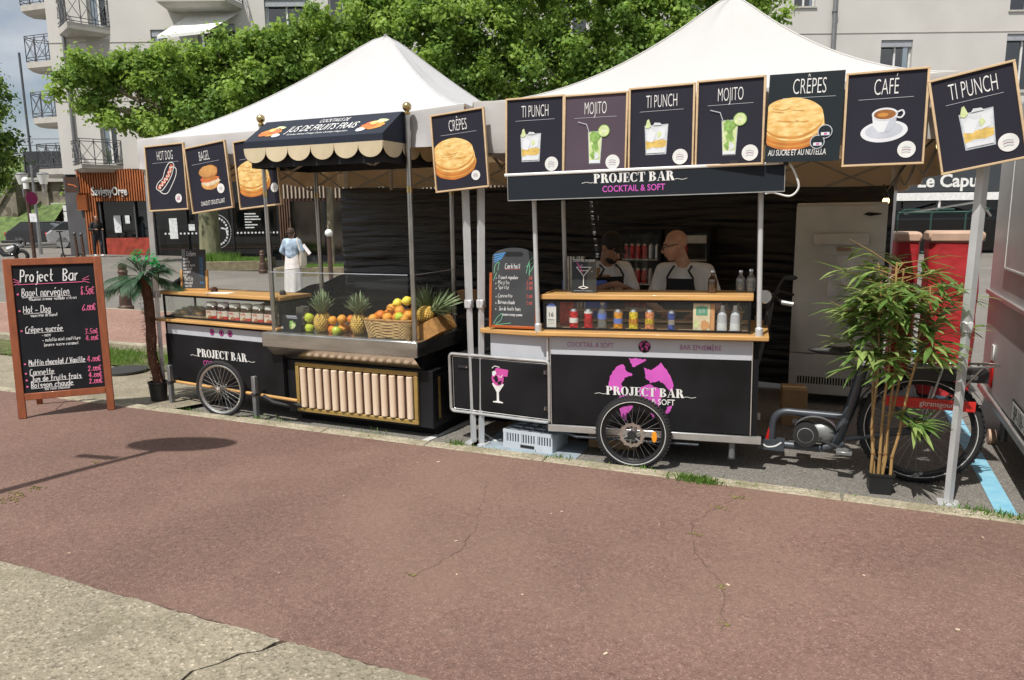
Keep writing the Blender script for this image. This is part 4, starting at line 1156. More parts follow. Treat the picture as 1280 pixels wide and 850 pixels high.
# stretch-film wind wall along the back of both tents
def film(name, label, pts, zt, zb, seed):
    m = MB(); g = np.random.default_rng(seed)
    P = [Vector((*p, 0)) for p in pts]
    Lf = (P[1] - P[0]).length
    nn = Vector((-(P[1] - P[0]).y, (P[1] - P[0]).x, 0)).normalized()
    def fn(u, v):
        x = P[0].lerp(P[1], u)
        s_, z_ = u * Lf, v * 2.1
        am = .5 + .9 * abs(mnoise.noise(Vector((s_ * .8, z_ * 1.3, seed + 20))))
        w1 = mnoise.noise(Vector((s_ * .9, z_ * 11 + .8 * mnoise.noise(Vector((s_ * .7, z_, 3))), seed)))
        w2 = mnoise.noise(Vector((s_ * 2.2, z_ * 30, seed + 5)))
        w3 = mnoise.noise(Vector((s_ * .5, z_ * .8, seed + 9)))
        x = x + nn * (.026 * am * (1 - abs(w1) * 2) + .006 * am * (1 - abs(w2) * 2) + .045 * w3 * math.sin(math.pi * v))
        z0 = zb[0] + (zb[1] - zb[0]) * u; z1 = zt[0] + (zt[1] - zt[0]) * u
        return (x.x, x.y, z0 + (z1 - z0) * v + .012 * math.sin(u * 19))
    m.grid(fn, 90, 200, 'black_film')
    return tag(m.build(name, smooth=60), label, 'plastic sheet')
film('stretch_film_wall', 'wrinkled black stretch film wall closing the back of both tents', [(-3.42, 2.93), (3.02, 2.93)], (2.2, 2.06), (.05, .05), 1)
film('stretch_film_screen', 'low sloping black film sheet along the side of the smaller tent', [(-3.40, 2.92), (-3.42, 1.2)], (1.09, .86), (.05, .05), 2)

# string of lit bulbs under the larger tent
wire = thing('bulb_string', 'black cable with lit bulbs along the right edge of the larger tent', 'string lights', (3.0, 0, 0))
m = MB(); m.tube([(.12, .02, 2.3), (.05, .6, 2.22), (-.0, 1.35, 2.16), (-.06, 2.6, 2.0), (-.08, 2.75, 2.06)], .008, 'joint_black', 6); m.build('cable', wire)
for (x, y, z) in [(.10, .08, 2.27), (-.06, 2.6, 1.985)]:
    m = MB(); m.lathe([(.02, 0), (.022, -.05)], 'joint_black', (x, y, z), 10); m.build('socket', wire)
    m = MB(); m.ball((x, y, z - .075), (.03, .03, .036), 'bulb_warm'); m.build('bulb', wire)

# ------------------------------------------------------------------ picture signs hung on the tent fronts
def sign_base(name_label, q, mat, w, frame=True, group='dark menu picture signs'):
    """q = corners TL TR BR BL as (x, z) on the tent front"""
    cx = sum(p[0] for p in q) / 4; cz = sum(p[1] for p in q) / 4
    tl, tr, br, bl = [Vector(p) for p in q]
    W = ((tr - tl).length + (br - bl).length) / 2; H_ = ((tl - bl).length + (tr - br).length) / 2
    d = (tr - tl) + (br - bl); e = (tl - bl) + (tr - br)
    ang = .5 * (math.atan2(d.y, d.x) + math.atan2(-e.x, e.y))
    t = thing('picture_sign', name_label, 'sign', (cx, -.075 - w, cz), group=group, rot=(R(-1.5), -ang, 0))
    m = MB(); m.bx(-W / 2, W / 2, 0, .008, -H_ / 2, H_ / 2, mat); m.build('panel', t)
    if frame:
        f = .013
        for k, (a, b, c, d_) in enumerate(((-W / 2 - f, W / 2 + f, H_ / 2, H_ / 2 + f), (-W / 2 - f, W / 2 + f, -H_ / 2 - f, -H_ / 2), (-W / 2 - f, -W / 2, -H_ / 2, H_ / 2), (W / 2, W / 2 + f, -H_ / 2, H_ / 2))):
            m = MB(); m.bx(a, b, -.012 - .0005 * k, .012 + .0005 * k, c, d_, 'pale_wood'); m.build('frame_strip', t, bevel=.002)
    return t, W, H_
def title(t, body, W, H_, size=.085, xs=.42, off=.0):
    xs *= .86; size *= 1.12
    m = MB(); z = H_ / 2 - .125
    m.text(body, size * 1.25, off, z, -.002, 'print_white', xs=xs, weight=-.012)
    m.build('lettering', t, smooth=0)
    m = MB(); m.ribbon([(-W * .35 + off, z - .022), (W * .35 + off, z - .022)], .0022, -.002, 'strip_grey'); m.build('rule', t, smooth=0)
def sticker(t, x, z, r=.034, txt=None):
    m = MB(); m.lathe([(0, .0), (r, .0), (r, .0015)], 'print_white', (x, -.004, z), 24, rot=Matrix.Rotation(R(-90), 3, 'X'))
    if txt: hand(m, txt, x - r * .5, z - r * .35, r * .85, 'print_pink', .0035, -.0062)
    else:
        for k in range(3): m.ribbon([(x - r * .5, z + r * .25 - k * r * .3), (x - r * .1, z + r * .35 - k * r * .3), (x + r * .45, z + r * .2 - k * r * .28)], .003, -.0062, 'print_mauve' if k == 1 else 'strip_grey')
    m.build('price_sticker', t, smooth=0)
def pic(t, layers, name='picture', clip=9):
    m = MB()
    for k, (pts, mat) in enumerate(layers): m.flat([(min(max(x, -clip), clip), z) for x, z in pts], -.0012 - .0005 * k, mat)
    return m.build(name, t, smooth=0)
def blob(cx, cz, rx, rz, n=40, a=.03, seed=1, a0=0, a1=360):
    rr = random.Random(seed); f = [rr.uniform(0, 6.28) for _ in range(4)]
    out = []
    for (x, z), i in zip(ell(0, 0, rx, rz, n, a0, a1), range(n + 1)):
        t = i / n * 6.283; s = 1 + a * (math.sin(3 * t + f[0]) + .6 * math.sin(7 * t + f[1]) + .5 * math.sin(11 * t + f[2]))
        out.append((cx + x * s, cz + z * s))
    return out
def crepes(t, cx, cz, R_, seed=3, cut=None):
    lay = []
    for k in range(7):
        q = k / 6
        lay.append((blob(cx + .004 * math.sin(k * 2), cz - .062 + .0135 * k, R_ * (1 - .012 * k), R_ * .60, 40, .012, seed + k), ['crepe_edge', 'crepe_brown', 'crepe_edge', 'crepe_brown', 'crepe_gold', 'crepe_brown', 'crepe_gold'][k]))
    lay.append((blob(cx - .012, cz + .028, R_ * .90, R_ * .52, 40, .02, seed + 9), 'crepe_gold'))
    pic(t, lay, clip=.212)
    m = MB(); rr = random.Random(seed)
    for k in range(6):
        a = rr.uniform(-.5, .9); x0 = cx + rr.uniform(-.6, .1) * R_; z0 = cz + .03 + rr.uniform(-.3, .3) * R_
        m.ribbon([(x0 + .011 * j, z0 - .0035 * j + .00035 * j * j + .002 * math.sin(j * .7 + k)) for j in range(int(rr.uniform(6, 13)))], .0022, -.0062, 'crepe_brown')
    m.build('picture_detail', t, smooth=0)
def ti_punch(t, cx, cz, s=1.0):
    g = lambda pts: [(cx + x * s, cz + z * s) for x, z in pts]
    pic(t, [(g([(-.058, -.085), (.055, -.085), (.064, .075), (-.066, .072)]), 'glass_grey'), (g([(-.054, -.078), (.051, -.078), (.06, .068), (-.06, .066)]), 'ice_pale'),
            (g([(-.057, -.055), (-.02, -.045), (.02, -.05), (.053, -.042), (.056, -.012), (.02, -.004), (-.02, -.012), (-.058, -.008)]), 'rum_amber'),
            (g([(-.05, -.012), (-.02, -.018), (0, .03), (-.03, .05), (-.052, .03)]), 'china_white'), (g([(.005, -.01), (.045, 0), (.05, .05), (.02, .06)]), 'china_white'),
            (g([(.01, .0), (.03, .02), (.02, .04), (.005, .03)]), 'lime_pale'), (g([(-.052, -.076), (.048, -.076), (.05, -.06), (-.053, -.058)]), 'china_white'),
            (g([(-.062, .062), (-.052, .1), (-.042, .105), (-.03, .068), (-.045, .055)]), 'lime_pale'), (g([(-.02, .07), (-.01, .085), (.02, .082), (.03, .07)]), 'ice_pale')])
def mojito(t, cx, cz, s=1.0):
    g = lambda pts: [(cx + x * s, cz + z * s) for x, z in pts]
    pic(t, [(g([(-.032, -.11), (.034, -.11), (.044, .07), (-.042, .07)]), 'glass_grey'), (g([(-.03, -.1), (.031, -.1), (.04, .066), (-.038, .066)]), 'lime_pale'),
            (g(blob(0, .04, .032, .03, 24, .12, 4)), 'mint_green'), (g(blob(.004, -.01, .018, .035, 24, .2, 5)), 'mint_green'), (g(blob(-.012, -.06, .012, .02, 20, .2, 6)), 'mint_green'), (g(blob(.012, -.065, .012, .02, 20, .2, 8)), 'ice_pale'),
            (g([(-.03, -.105), (.032, -.105), (.033, -.088), (-.031, -.088)]), 'china_white'),
            (g(ell(.052, .07, .034, .034, 24)), 'mint_green'), (g(ell(.052, .07, .03, .03, 24)), 'lime_pale'), (g(ell(.052, .07, .006, .006, 10)), 'china_white')])
    m = MB(); m.ribbon(g([(-.1, .125), (-.05, .11), (-.035, .07)]), .005, -.007, 'strip_grey'); m.build('picture_detail', t, smooth=0)
SW = 'navy_print'
t, W, H_ = sign_base('dark framed HOT DOG sign with outlined sausage drawing', [(-3.34, 2.485), (-2.876, 2.479), (-2.834, 1.914), (-3.31, 1.914)], SW, .0)
title(t, 'HOT DOG', W, H_, .085, .42); sticker(t, .13, -.19, .04, '6€')
m = MB()
def bez(pts, n=10):
    out = []
    for i in range(len(pts) - 1):
        p0, p1, p2, p3 = pts[max(0, i - 1)], pts[i], pts[i + 1], pts[min(len(pts) - 1, i + 2)]
        for j in range(n):
            q = j / n
            out.append(tuple(.5 * (2 * p1[a] + (p2[a] - p0[a]) * q + (2 * p0[a] - 5 * p1[a] + 4 * p2[a] - p3[a]) * q * q + (3 * p1[a] - p0[a] - 3 * p2[a] + p3[a]) * q ** 3) for a in (0, 1)))
    out.append(pts[-1]); return out
HD = Matrix.Diagonal((1.22, 1, 1.12, 1)); m.m = HD
sa = bez([(-.085, -.075), (-.03, -.03), (.02, .02), (.06, .09)])
m.ribbon(sa, .032, -.0015, 'salmon'); m.ribbon([(x + .011 * math.sin(i * 1.35), z - .011 * math.sin(i * 1.35)) for i, (x, z) in enumerate(sa)], .0055, -.002, 'print_white')
m.ribbon(bez([(-.09, -.1), (-.115, -.075), (-.09, -.035), (-.04, .0), (-.01, .06), (.03, .11), (.065, .118), (.085, .1), (.08, .075), (.05, .01), (-.01, -.06), (-.06, -.1), (-.09, -.1)]), .006, -.0025, 'print_white')
m.ribbon(bez([(.082, .085), (.105, .06), (.095, .01), (.05, -.06), (.0, -.12), (-.05, -.125), (-.085, -.1)]), .006, -.0025, 'print_white')
m.build('picture', t, smooth=0)
t, W, H_ = sign_base('tilted dark framed BAGEL sign with filled bun picture', [(-2.832, 2.442), (-2.375, 2.475), (-2.292, 1.919), (-2.758, 1.891)], SW, .012)
title(t, 'BAGEL', W, H_, .085, .42, -.02)
pic(t, [(blob(.01, -.06, .105, .045, 40, .03, 2), 'bun_tan'), (blob(.01, -.035, .11, .035, 40, .07, 3), 'cream_cheese'), (blob(.0, -.012, .11, .026, 40, .09, 4), 'salmon'), (blob(.02, -.01, .08, .02, 40, .1, 5), 'crepe_edge'), (blob(.005, .05, .112, .058, 40, .03, 6), 'bun_dark'), (blob(.0, .056, .105, .048, 40, .03, 7), 'bun_tan')])
sticker(t, .125, -.11, .042); m = MB(); m.text('CHAUD ET CROUSTILLANT', .055, .01, -.235, -.002, 'print_white', xs=.42); m.build('lettering', t, smooth=0)
t, W, H_ = sign_base('dark framed pancake sign partly covered by the scalloped awning', [(-2.28, 2.476), (-1.83, 2.482), (-1.766, 1.937), (-2.2, 1.918)], SW, .0)
title(t, 'CRÊPES', W, H_, .085, .42, -.03); crepes(t, -.06, -.02, .19); sticker(t, .17, -.14, .04)
t, W, H_ = sign_base('dark framed CRÊPES sign hanging where the two tents meet', [(-.281, 2.55), (.149, 2.585), (.184, 2.035), (-.236, 2.005)], SW, .03)
title(t, 'CRÊPES', W, H_, .085, .46); crepes(t, -.055, -.03, .185, 8); sticker(t, .12, -.19, .036)
for k, (q, mt_, nm, lab) in enumerate([
    ([(.335, 2.63), (.757, 2.628), (.757, 2.108), (.33, 2.106)], SW, 'TI PUNCH', 'dark TI PUNCH sign at the left end of the row above the bar awning'),
    ([(.779, 2.622), (1.213, 2.616), (1.205, 2.108), (.775, 2.107)], 'plum_print', 'MOJITO', 'faded plum MOJITO sign between two TI PUNCH signs'),
    ([(1.245, 2.630), (1.655, 2.636), (1.658, 2.125), (1.24, 2.118)], SW, 'TI PUNCH', 'dark TI PUNCH sign between the two MOJITO signs'),
    ([(1.69, 2.641), (2.088, 2.644), (2.093, 2.125), (1.69, 2.122)], SW, 'MOJITO', 'dark MOJITO sign next to the unframed CRÊPES sign')]):
    t, W, H_ = sign_base(lab, q, mt_, .001 * k)
    title(t, nm, W, H_, .085, .45)
    (ti_punch if 'PUNCH' in nm else mojito)(t, -.03 if 'PUNCH' in nm else .0, -.07, 1.22)
    sticker(t, .13, -.195, .05)
t, W, H_ = sign_base('unframed slate CRÊPES poster with tall pancake stack', [(2.12, 2.656), (2.55, 2.645), (2.545, 2.117), (2.115, 2.125)], 'slate_print', .008, False)
title(t, 'CRÊPES', W, H_, .095, .52, .02); crepes(t, -.07, -.015, .195, 15)
m = MB()
for x, z in ((.125, -.09), (.085, -.15)):
    m.flat(ell(x, z, .042, .042, 20), -.0065 - z * .001, 'strip_grey'); m.flat(ell(x, z, .037, .037, 20), -.0069 - z * .001, 'slate_print'); m.flat([(x - .022, z - .022), (x + .026, z - .022), (x + .026, z - .004), (x - .022, z - .004)], -.0073 - z * .001, 'china_white'); m.flat([(x - .005, z - .018), (x + .012, z - .018), (x + .012, z - .008), (x - .005, z - .008)], -.0077 - z * .001, 'print_pink')
m.build('badge', t, smooth=0)
m = MB(); m.text('AU SUCRE ET AU NUTELLA', .05, -.03, -.225, -.002, 'print_white', xs=.55, weight=.006, shear=.1); m.build('lettering', t, smooth=0)
t, W, H_ = sign_base('dark framed CAFÉ sign with cup and saucer picture', [(2.575, 2.612), (2.978, 2.612), (2.99, 2.094), (2.565, 2.088)], SW, .012)
title(t, 'CAFÉ', W, H_, .095, .5)
pic(t, [(ell(.0, -.075, .125, .062, 40, 0, 360, .06), 'china_white'), (ell(.0, -.07, .1, .045, 40, 0, 360, .06), 'china_shade'), ([(-.068, .02), (.066, .026), (.058, -.04), (.03, -.078), (-.03, -.08), (-.058, -.045)], 'china_white'), ([(.0, -.079), (.03, -.078), (.058, -.04), (.066, .02), (.03, 0)], 'china_shade'), (ell(0, .024, .069, .036, 32), 'china_white'), (ell(0, .022, .058, .028, 32), 'coffee_brown'), (ell(-.01, .02, .03, .012, 24), 'crepe_brown')])
m = MB(); m.ribbon(bez([(.062, .03), (.09, .04), (.1, .02), (.085, .0), (.062, .005)]), .009, -.005, 'china_white'); m.build('picture_detail', t, smooth=0)
sticker(t, .125, -.185, .048)
t, W, H_ = sign_base('tilted dark framed TI PUNCH sign hanging over the tent corner post', [(3.001, 2.533), (3.39, 2.607), (3.489, 2.104), (3.099, 2.022)], SW, .03)
title(t, 'TI PUNCH', W, H_, .095, .46); ti_punch(t, -.0, -.05, 1.3); sticker(t, .13, -.165, .05)
# ------------------------------------------------------------------ bicycle-wheeled carts
pm('steel_mirror', (.62, .60, .57), .16, .95, var=.08, vs=4)
pm('rim_silver', (.62, .61, .58), .3, .9)
pm('rim_black', (.02, .02, .022), .4, .3)
pm('reflect_line', (.6, .6, .58), .5)
pm('orange_reflector', (.8, .3, .02), .25, coat=.4)
pm('alu_rail', (.62, .62, .61), .35, .7, var=.1)
pm('frame_bike', (.06, .07, .085), .4, .2, coat=.3)
pm('bread', (.36, .17, .06), .7, var=.35, vs=14, bump=.4, bs=20)
def bike_wheel(parent, c, r, tr, rim, line=None, nsp=28, disc=False, tread=True, ring_r=None):
    w = MB(); w.torus((0, 0, 0), r - tr, tr, 'tyre', 'Y', 56, 10)
    if tread:
        for i in range(64):
            a = 2 * math.pi * i / 64
            for s in (-1, 1):
                aa = a + s * .024
                q = Matrix.Rotation(-aa, 3, 'Y')
                w.box(q @ Vector((r - .002, s * tr * .45, 0)), (.012, tr * .75, .014), 'tyre', rot=q)
    o = w.build('wheel', parent); o.location = c
    m = MB(); rr = r - 2 * tr - .004
    m.torus((0, 0, 0), rr, .012, rim, 'Y', 56, 8); m.torus((0, -.008, 0), rr + .006, .008, rim, 'Y', 56, 6); m.torus((0, .008, 0), rr + .006, .008, rim, 'Y', 56, 6)
    m.build('rim', o)
    if line:
        m = MB(); m.torus((0, -tr * .82, 0), r - tr * 1.15 - .006, .0038, line, 'Y', 56, 5); m.build('reflective_band', o)
    m = MB()
    for i in range(nsp):
        a = 2 * math.pi * i / nsp; b = a + (.5 if i % 2 else -.5); s = -1 if (i // 2) % 2 else 1
        m.tube([(.022 * math.cos(b), s * .03, .022 * math.sin(b)), (rr * math.cos(a), 0, rr * math.sin(a))], .0016, 'rim_silver' if rim == 'rim_silver' else 'steel_pole', 4, cap=False)
    m.build('spokes', o)
    m = MB(); m.lathe([(.004, -.055), (.012, -.055), (.012, -.045), (.026, -.04), (.02, -.03), (.02, .03), (.026, .04), (.012, .05)], 'rim_silver', n=14, rot=Matrix.Rotation(R(-90), 3, 'X')); m.build('hub', o)
    if disc:
        m = MB()
        for i in range(36):
            a, b = 2 * math.pi * i / 36, 2 * math.pi * (i + 1) / 36
            ro = .092 if i % 3 else .086
            pts = [(.066 * math.cos(a), .066 * math.sin(a)), (ro * math.cos(a), ro * math.sin(a)), (ro * math.cos(b), ro * math.sin(b)), (.066 * math.cos(b), .066 * math.sin(b))]
            if i % 3 != 1: m.prism(pts, -.062, -.059, 'rim_silver')
            else: m.prism([(p[0] * .93, p[1] * .93) for p in pts], -.062, -.059, 'rim_silver')
        for i in range(6):
            a = i * math.pi / 3; m.tube([(.02 * math.cos(a), -.06, .02 * math.sin(a)), (.07 * math.cos(a + .4), -.06, .07 * math.sin(a + .4))], .005, 'rim_silver', 5)
        m.lathe([(0, -.012), (.03, -.012), (.034, 0), (0, .0)], 'rubber_black', (0, -.058, 0), 16, rot=Matrix.Rotation(R(-90), 3, 'X'))
        m.build('brake_disc', o)
    return o
def project_bar(parent, x, z, h, y, sub=None, sub_mat='print_pink', name='lettering'):
    m = MB(); w = didone(m, 'PROJECT BAR', h, x, z, y, 'print_white')
    for s in (-1, 1):
        m.ribbon([(x + s * (w / 2 + h * .02 + h * .18 * k), z + h * (.1 + .05 * math.sin(k * 1.1 + (0 if s > 0 else 3)))) for k in range(8)], h * .05, y, 'print_white')
    if sub: m.text(sub[0], h * sub[1], x + sub[2] * h, z - h * .98, y, sub_mat, xs=.85, weight=.012)
    return m.build(name, parent, smooth=0)
CONT = [  # rough continent outlines for the globe emblem (unit disc)
 [(-.95, .1), (-.9, .42), (-.72, .7), (-.5, .82), (-.42, .62), (-.2, .5), (-.45, .38), (-.55, .2), (-.5, .0), (-.62, -.08), (-.82, -.02)],
 [(-.32, .98), (-.05, 1.0), (.18, .96), (.08, .88), (-.1, .78), (-.2, .72), (-.28, .84)],
 [(-.6, -.15), (-.38, -.12), (-.18, -.3), (-.22, -.52), (-.38, -.7), (-.44, -.95), (-.55, -.8), (-.62, -.5), (-.7, -.32)],
 [(.12, .72), (.32, .66), (.6, .88), (.82, .62), (.98, .2), (.9, .02), (.72, .22), (.55, .34), (.3, .28), (.16, .42)],
 [(.06, .16), (.3, .24), (.55, .1), (.66, -.08), (.58, -.3), (.5, -.62), (.38, -.78), (.28, -.55), (.26, -.25), (.02, -.12), (-.04, .04)],
 [(.78, -.45), (.92, -.38), (.88, -.58), (.76, -.62)]]
def rough_poly(p, seed, a=.02, n=4):
    rr = random.Random(seed); out = []
    for i in range(len(p)):
        q, r = p[i], p[(i + 1) % len(p)]
        for j in range(n): out.append((q[0] + (r[0] - q[0]) * j / n + rr.uniform(-a, a), q[1] + (r[1] - q[1]) * j / n + rr.uniform(-a, a)))
    return out
def globe(parent, cx, cz, r, y, mat='print_magenta', name='globe_emblem'):
    m = MB()
    for k, p in enumerate(CONT): m.flat([(cx + a * r, cz + b * r) for a, b in rough_poly(p, k)][::-1], y - .0002 * (k % 3), mat)
    o = m.build(name, parent, smooth=0)
    return o
def case(parent, x0, x1, y0, y1, z0, z1, f=.016, side=True):
    """black-framed glass display box"""
    m = MB()
    for x in (x0, x1 - f):
        for y in (y0, y1 - f): m.bx(x, x + f, y, y + f, z0, z1, 'cart_black')
    for y in (y0, y1 - f):
        for z in (z0, z1 - f): m.bx(x0 + f, x1 - f, y + .0006, y + f - .0006, z, z + f, 'cart_black')
    for x in (x0, x1 - f):
        for z in (z0, z1 - f): m.bx(x + .0006, x + f - .0006, y0 + f, y1 - f, z, z + f, 'cart_black')
    o = m.build('display_case', parent)
    m = MB(); m.bx(x0 + f, x1 - f, y0 + .004, y0 + .008, z0 + f, z1 - f, 'clear_pane'); m.build('glass_pane', o, smooth=0)
    for x in (x0 + .004, x1 - .008):
        m = MB(); m.bx(x, x + .004, y0 + f, y1 - f, z0 + f, z1 - f, 'clear_pane'); m.build('glass_pane', o, smooth=0)
    m = MB(); m.bx(x0 + .002, x1 - .002, y0 + .002, y1 - .002, z0 - .004, z0 + .004, 'pale_wood'); m.build('case_floor', o)
    return o

# ---- cocktail bar cart
bar = thing('bar_cart', 'black cocktail bar cart with pink globe emblem and wooden counter', 'food cart', (1.284, .03, 0), rot=(0, -R(.8), R(6)))
m = MB(); m.bx(-.63, .845, .014, .68, .262, .93, 'cart_black_soft'); m.build('body', bar)
m = MB(); m.bx(-.625, .795, 0, .013, .268, .797, 'cart_black'); fp = m.build('front_panel', bar, bevel=.003)
m = MB(); m.bx(-.63, .80, -.002, .013, .80, .932, 'strip_grey'); st = m.build('upper_strip', bar)
for x in (-.636, .798):
    m = MB(); m.bx(x, x + .007, -.006, .02, .262, .93, 'alu_rail'); m.build('corner_trim', bar)
globe(bar, .034, .545, .245, -.0016)
project_bar(bar, .066, .512, .064, -.0042)
m = MB(); m.text('& SOFT', .06, .2, .455, -.004, 'print_white', xs=.85, weight=.012); m.build('lettering', bar, smooth=0)
m = MB(); m.text('COCKTAIL & SOFT', .05, -.33, .862, -.0042, 'print_mauve', xs=.82, weight=.012); m.build('lettering', st, smooth=0)
m = MB(); m.text('BAR EPHEMÈRE', .05, .455, .862, -.0042, 'print_mauve', xs=.85, weight=.012); m.build('lettering', st, smooth=0)
m = MB(); m.flat(ell(.066, .876, .044, .044, 28), -.004, 'cart_black'); m.build('roundel', st, smooth=0)
globe(bar, .066, .876, .04, -.0046, 'print_pink')
for y in (.0, .66):
    m = MB(); m.bx(-.66, .875, y - .01, y + .03, .205, .258, 'alu_rail'); m.build('chassis_rail', bar, bevel=.004)
m = MB(); m.tube([(0, -.14, .258), (0, .8, .258)], .012, 'steel_pole'); m.tube([(-.55, .02, .2), (-.45, .02, .17), (.45, .02, .17)], .012, 'frame_bike'); m.tube([(.68, .04, .21), (.68, .04, .085)], .022, 'pipe_zinc'); m.tube([(.68, .04, .085), (.68, .04, .075)], .03, 'rubber_black'); m.build('axle_and_stand', bar)
m = MB(); m.bx(-.72, .905, -.065, .76, .944, .976, 'counter_wood'); m.build('counter_ledge', bar, bevel=.006, seg=2)
case(bar, -.69, .785, .02, .38, .982, 1.206)
m = MB(); m.bx(-.705, .80, .012, .40, 1.208, 1.245, 'counter_wood'); m.build('counter_top', bar, bevel=.005, seg=2)
m = MB(); m.bx(-.6, .74, .24, .30, 1.02, 1.03, 'pale_wood'); m.bx(-.6, .74, .24, .30, 1.1, 1.108, 'pale_wood'); m.build('inner_shelf', bar)
for (x, y, z1) in ((-.715, -.03, 1.94), (.84, -.03, 1.96), (-.66, .62, 1.94), (.84, .62, 1.96)):
    m = MB(); m.tube([(x, y, .95), (x - .012, y, z1)], .017, 'tent_leg', 10); p = m.build('awning_post', bar)
    m = MB(); m.lathe([(.026, 0), (.026, .05), (.018, .06)], 'tent_leg', (x, y, .976), 12); m.build('socket', p)
aw = MB(); aw.bx(-.875, .965, -.17, -.158, 1.93, 2.098, 'fascia_slate')
for x in (-.875, .955): aw.bx(x, x + .01, -.157, .64, 1.93, 2.098, 'fascia_slate')
aw.bx(-.875, .965, .641, .651, 1.93, 2.098, 'fascia_slate'); aw.bx(-.865, .955, -.157, .64, 2.07, 2.08, 'awning_black')
awn = aw.build('awning', bar)
m = MB(); m.bx(-.88, .97, -.174, -.171, 1.928, 1.934, 'alu_rail'); m.bx(-.88, -.876, -.175, -.172, 1.93, 2.1, 'alu_rail'); m.bx(.964, .968, -.175, -.172, 1.93, 2.1, 'alu_rail'); m.build('edge_piping', awn)
m = MB(); m.tube([(-.9, -.165, 2.108), (.93, -.165, 2.108)], .012, 'led_tube', 8); m.build('light_tube', awn)
m = MB(); m.tube([(x, -.165, z) for x, z in bez([(.93, 2.108), (.99, 2.10), (1.03, 2.03), (1.05, 1.95), (1.0, 1.90), (.9, 1.925), (.85, 1.92)], 6)], .007, 'cable_white', 6); m.build('cable', awn)
m = MB(); m.bx(.955, .985, -.18, -.15, 2.09, 2.12, 'joint_black'); m.bx(.63, .68, -.185, -.155, 2.11, 2.135, 'joint_black'); m.build('clip', awn)
project_bar(awn, .01, 2.028, .062, -.1712, ('COCKTAIL & SOFT', .95, 0), 'print_magenta')
bw = bike_wheel(bar, (.0, -.1, .262), .268, .026, 'rim_black', 'reflect_line', 28, True)
m = MB(); m.lathe([(0, -.006), (.018, -.006), (.02, 0), (0, .004)], 'orange_reflector', (.155, -.035, -.012), 14, rot=Matrix.Rotation(R(-90), 3, 'X'), sx=1, sy=2.1); m.build('reflector', bw)
# hinged side cabinet of the bar
m = MB(); m.bx(-.90, -.012, .012, .42, .285, .73, 'cart_black_soft'); sc2 = m.build('side_cabinet', bar); sc2.location = (-.636, -.005, .0); sc2.rotation_euler = (0, R(.3), R(-11))
def rr_frame(x0, x1, z0, z1, r, y):
    pts = []
    for (cx, cz, a0) in ((x1 - r, z1 - r, 0), (x0 + r, z1 - r, 90), (x0 + r, z0 + r, 180), (x1 - r, z0 + r, 270)):
        for k in range(5): pts.append((cx + r * math.cos(R(a0 + k * 22.5)), y, cz + r * math.sin(R(a0 + k * 22.5))))
    return pts
m = MB(); m.tube(rr_frame(-.905, -.012, .27, .742, .03, 0), .013, 'alu_rail', 8, closed=True); m.build('tube_frame', sc2)
m = MB(); m.bx(-.865, -.03, -.002, .011, .30, .715, 'cart_black'); m.build('door', sc2, bevel=.003)
m = MB(); m.tube(rr_frame(-.875, -.02, .292, .722, .01, -.002), .0025, 'alu_rail', 4, closed=True); m.build('door_seam', sc2)
for z in (.36, .64):
    m = MB(); m.bx(-.055, -.02, -.010, -.003, z, z + .035, 'joint_black'); m.tube([(-.045, -.014, z + .008), (-.045, -.014, z + .028)], .004, 'chrome', 6); m.build('hinge', sc2)
m = MB(); m.bx(-.82, -.73, -.012, -.003, .635, .655, 'rubber_black'); m.tube([(-.735, -.014, .645), (-.735, -.02, .645)], .007, 'chrome', 8); m.build('latch', sc2)
m = MB(); y = -.0045
m.flat([(-.505, .52), (-.47, .465), (-.47, .395), (-.505, .388), (-.505, .38), (-.415, .38), (-.415, .388), (-.45, .395), (-.45, .465), (-.41, .52)][::1], y, 'print_white')
m.flat([(-.505, .52), (-.41, .52), (-.405, .535), (-.51, .535)], y, 'print_white')
m.flat(ell(-.458, .575, .054, .058, 30), y - .0004, 'print_pink'); m.flat([(-.5, .60), (-.37, .595), (-.36, .65), (-.47, .66)], y - .0008, 'print_pink')
m.flat(rough_poly([(-.50, .575), (-.47, .60), (-.45, .56), (-.475, .54)], 3, .004), y - .0012, 'cart_black'); m.flat(rough_poly([(-.46, .55), (-.42, .56), (-.43, .53), (-.455, .525)], 4, .004), y - .0012, 'cart_black'); m.flat(rough_poly([(-.51, .62), (-.48, .635), (-.465, .61), (-.5, .595)], 5, .005), y - .0012, 'china_white')
m.ribbon(bez([(-.505, .655), (-.48, .672), (-.44, .665)]), .006, y - .001, 'print_white'); m.ribbon(bez([(-.45, .60), (-.43, .585), (-.415, .605)]), .005, y - .0014, 'print_white')
m.build('glass_emblem', sc2, smooth=0)
m = MB(); m.bx(-.535, -.012, .03, .045, .745, .925, 'strip_grey'); m.bx(-.535, -.52, .046, .38, .745, .925, 'strip_grey'); up_ = m.build('upper_strip', sc2)
m = MB(); m.bx(-.60, .01, -.02, .42, .93, .965, 'counter_wood'); m.build('counter_ledge', sc2, bevel=.006, seg=2)
m = MB(); m.tube([(-.03, .015, .74), (-.03, .015, .925)], .008, 'trim_white'); m.build('bracket', sc2)

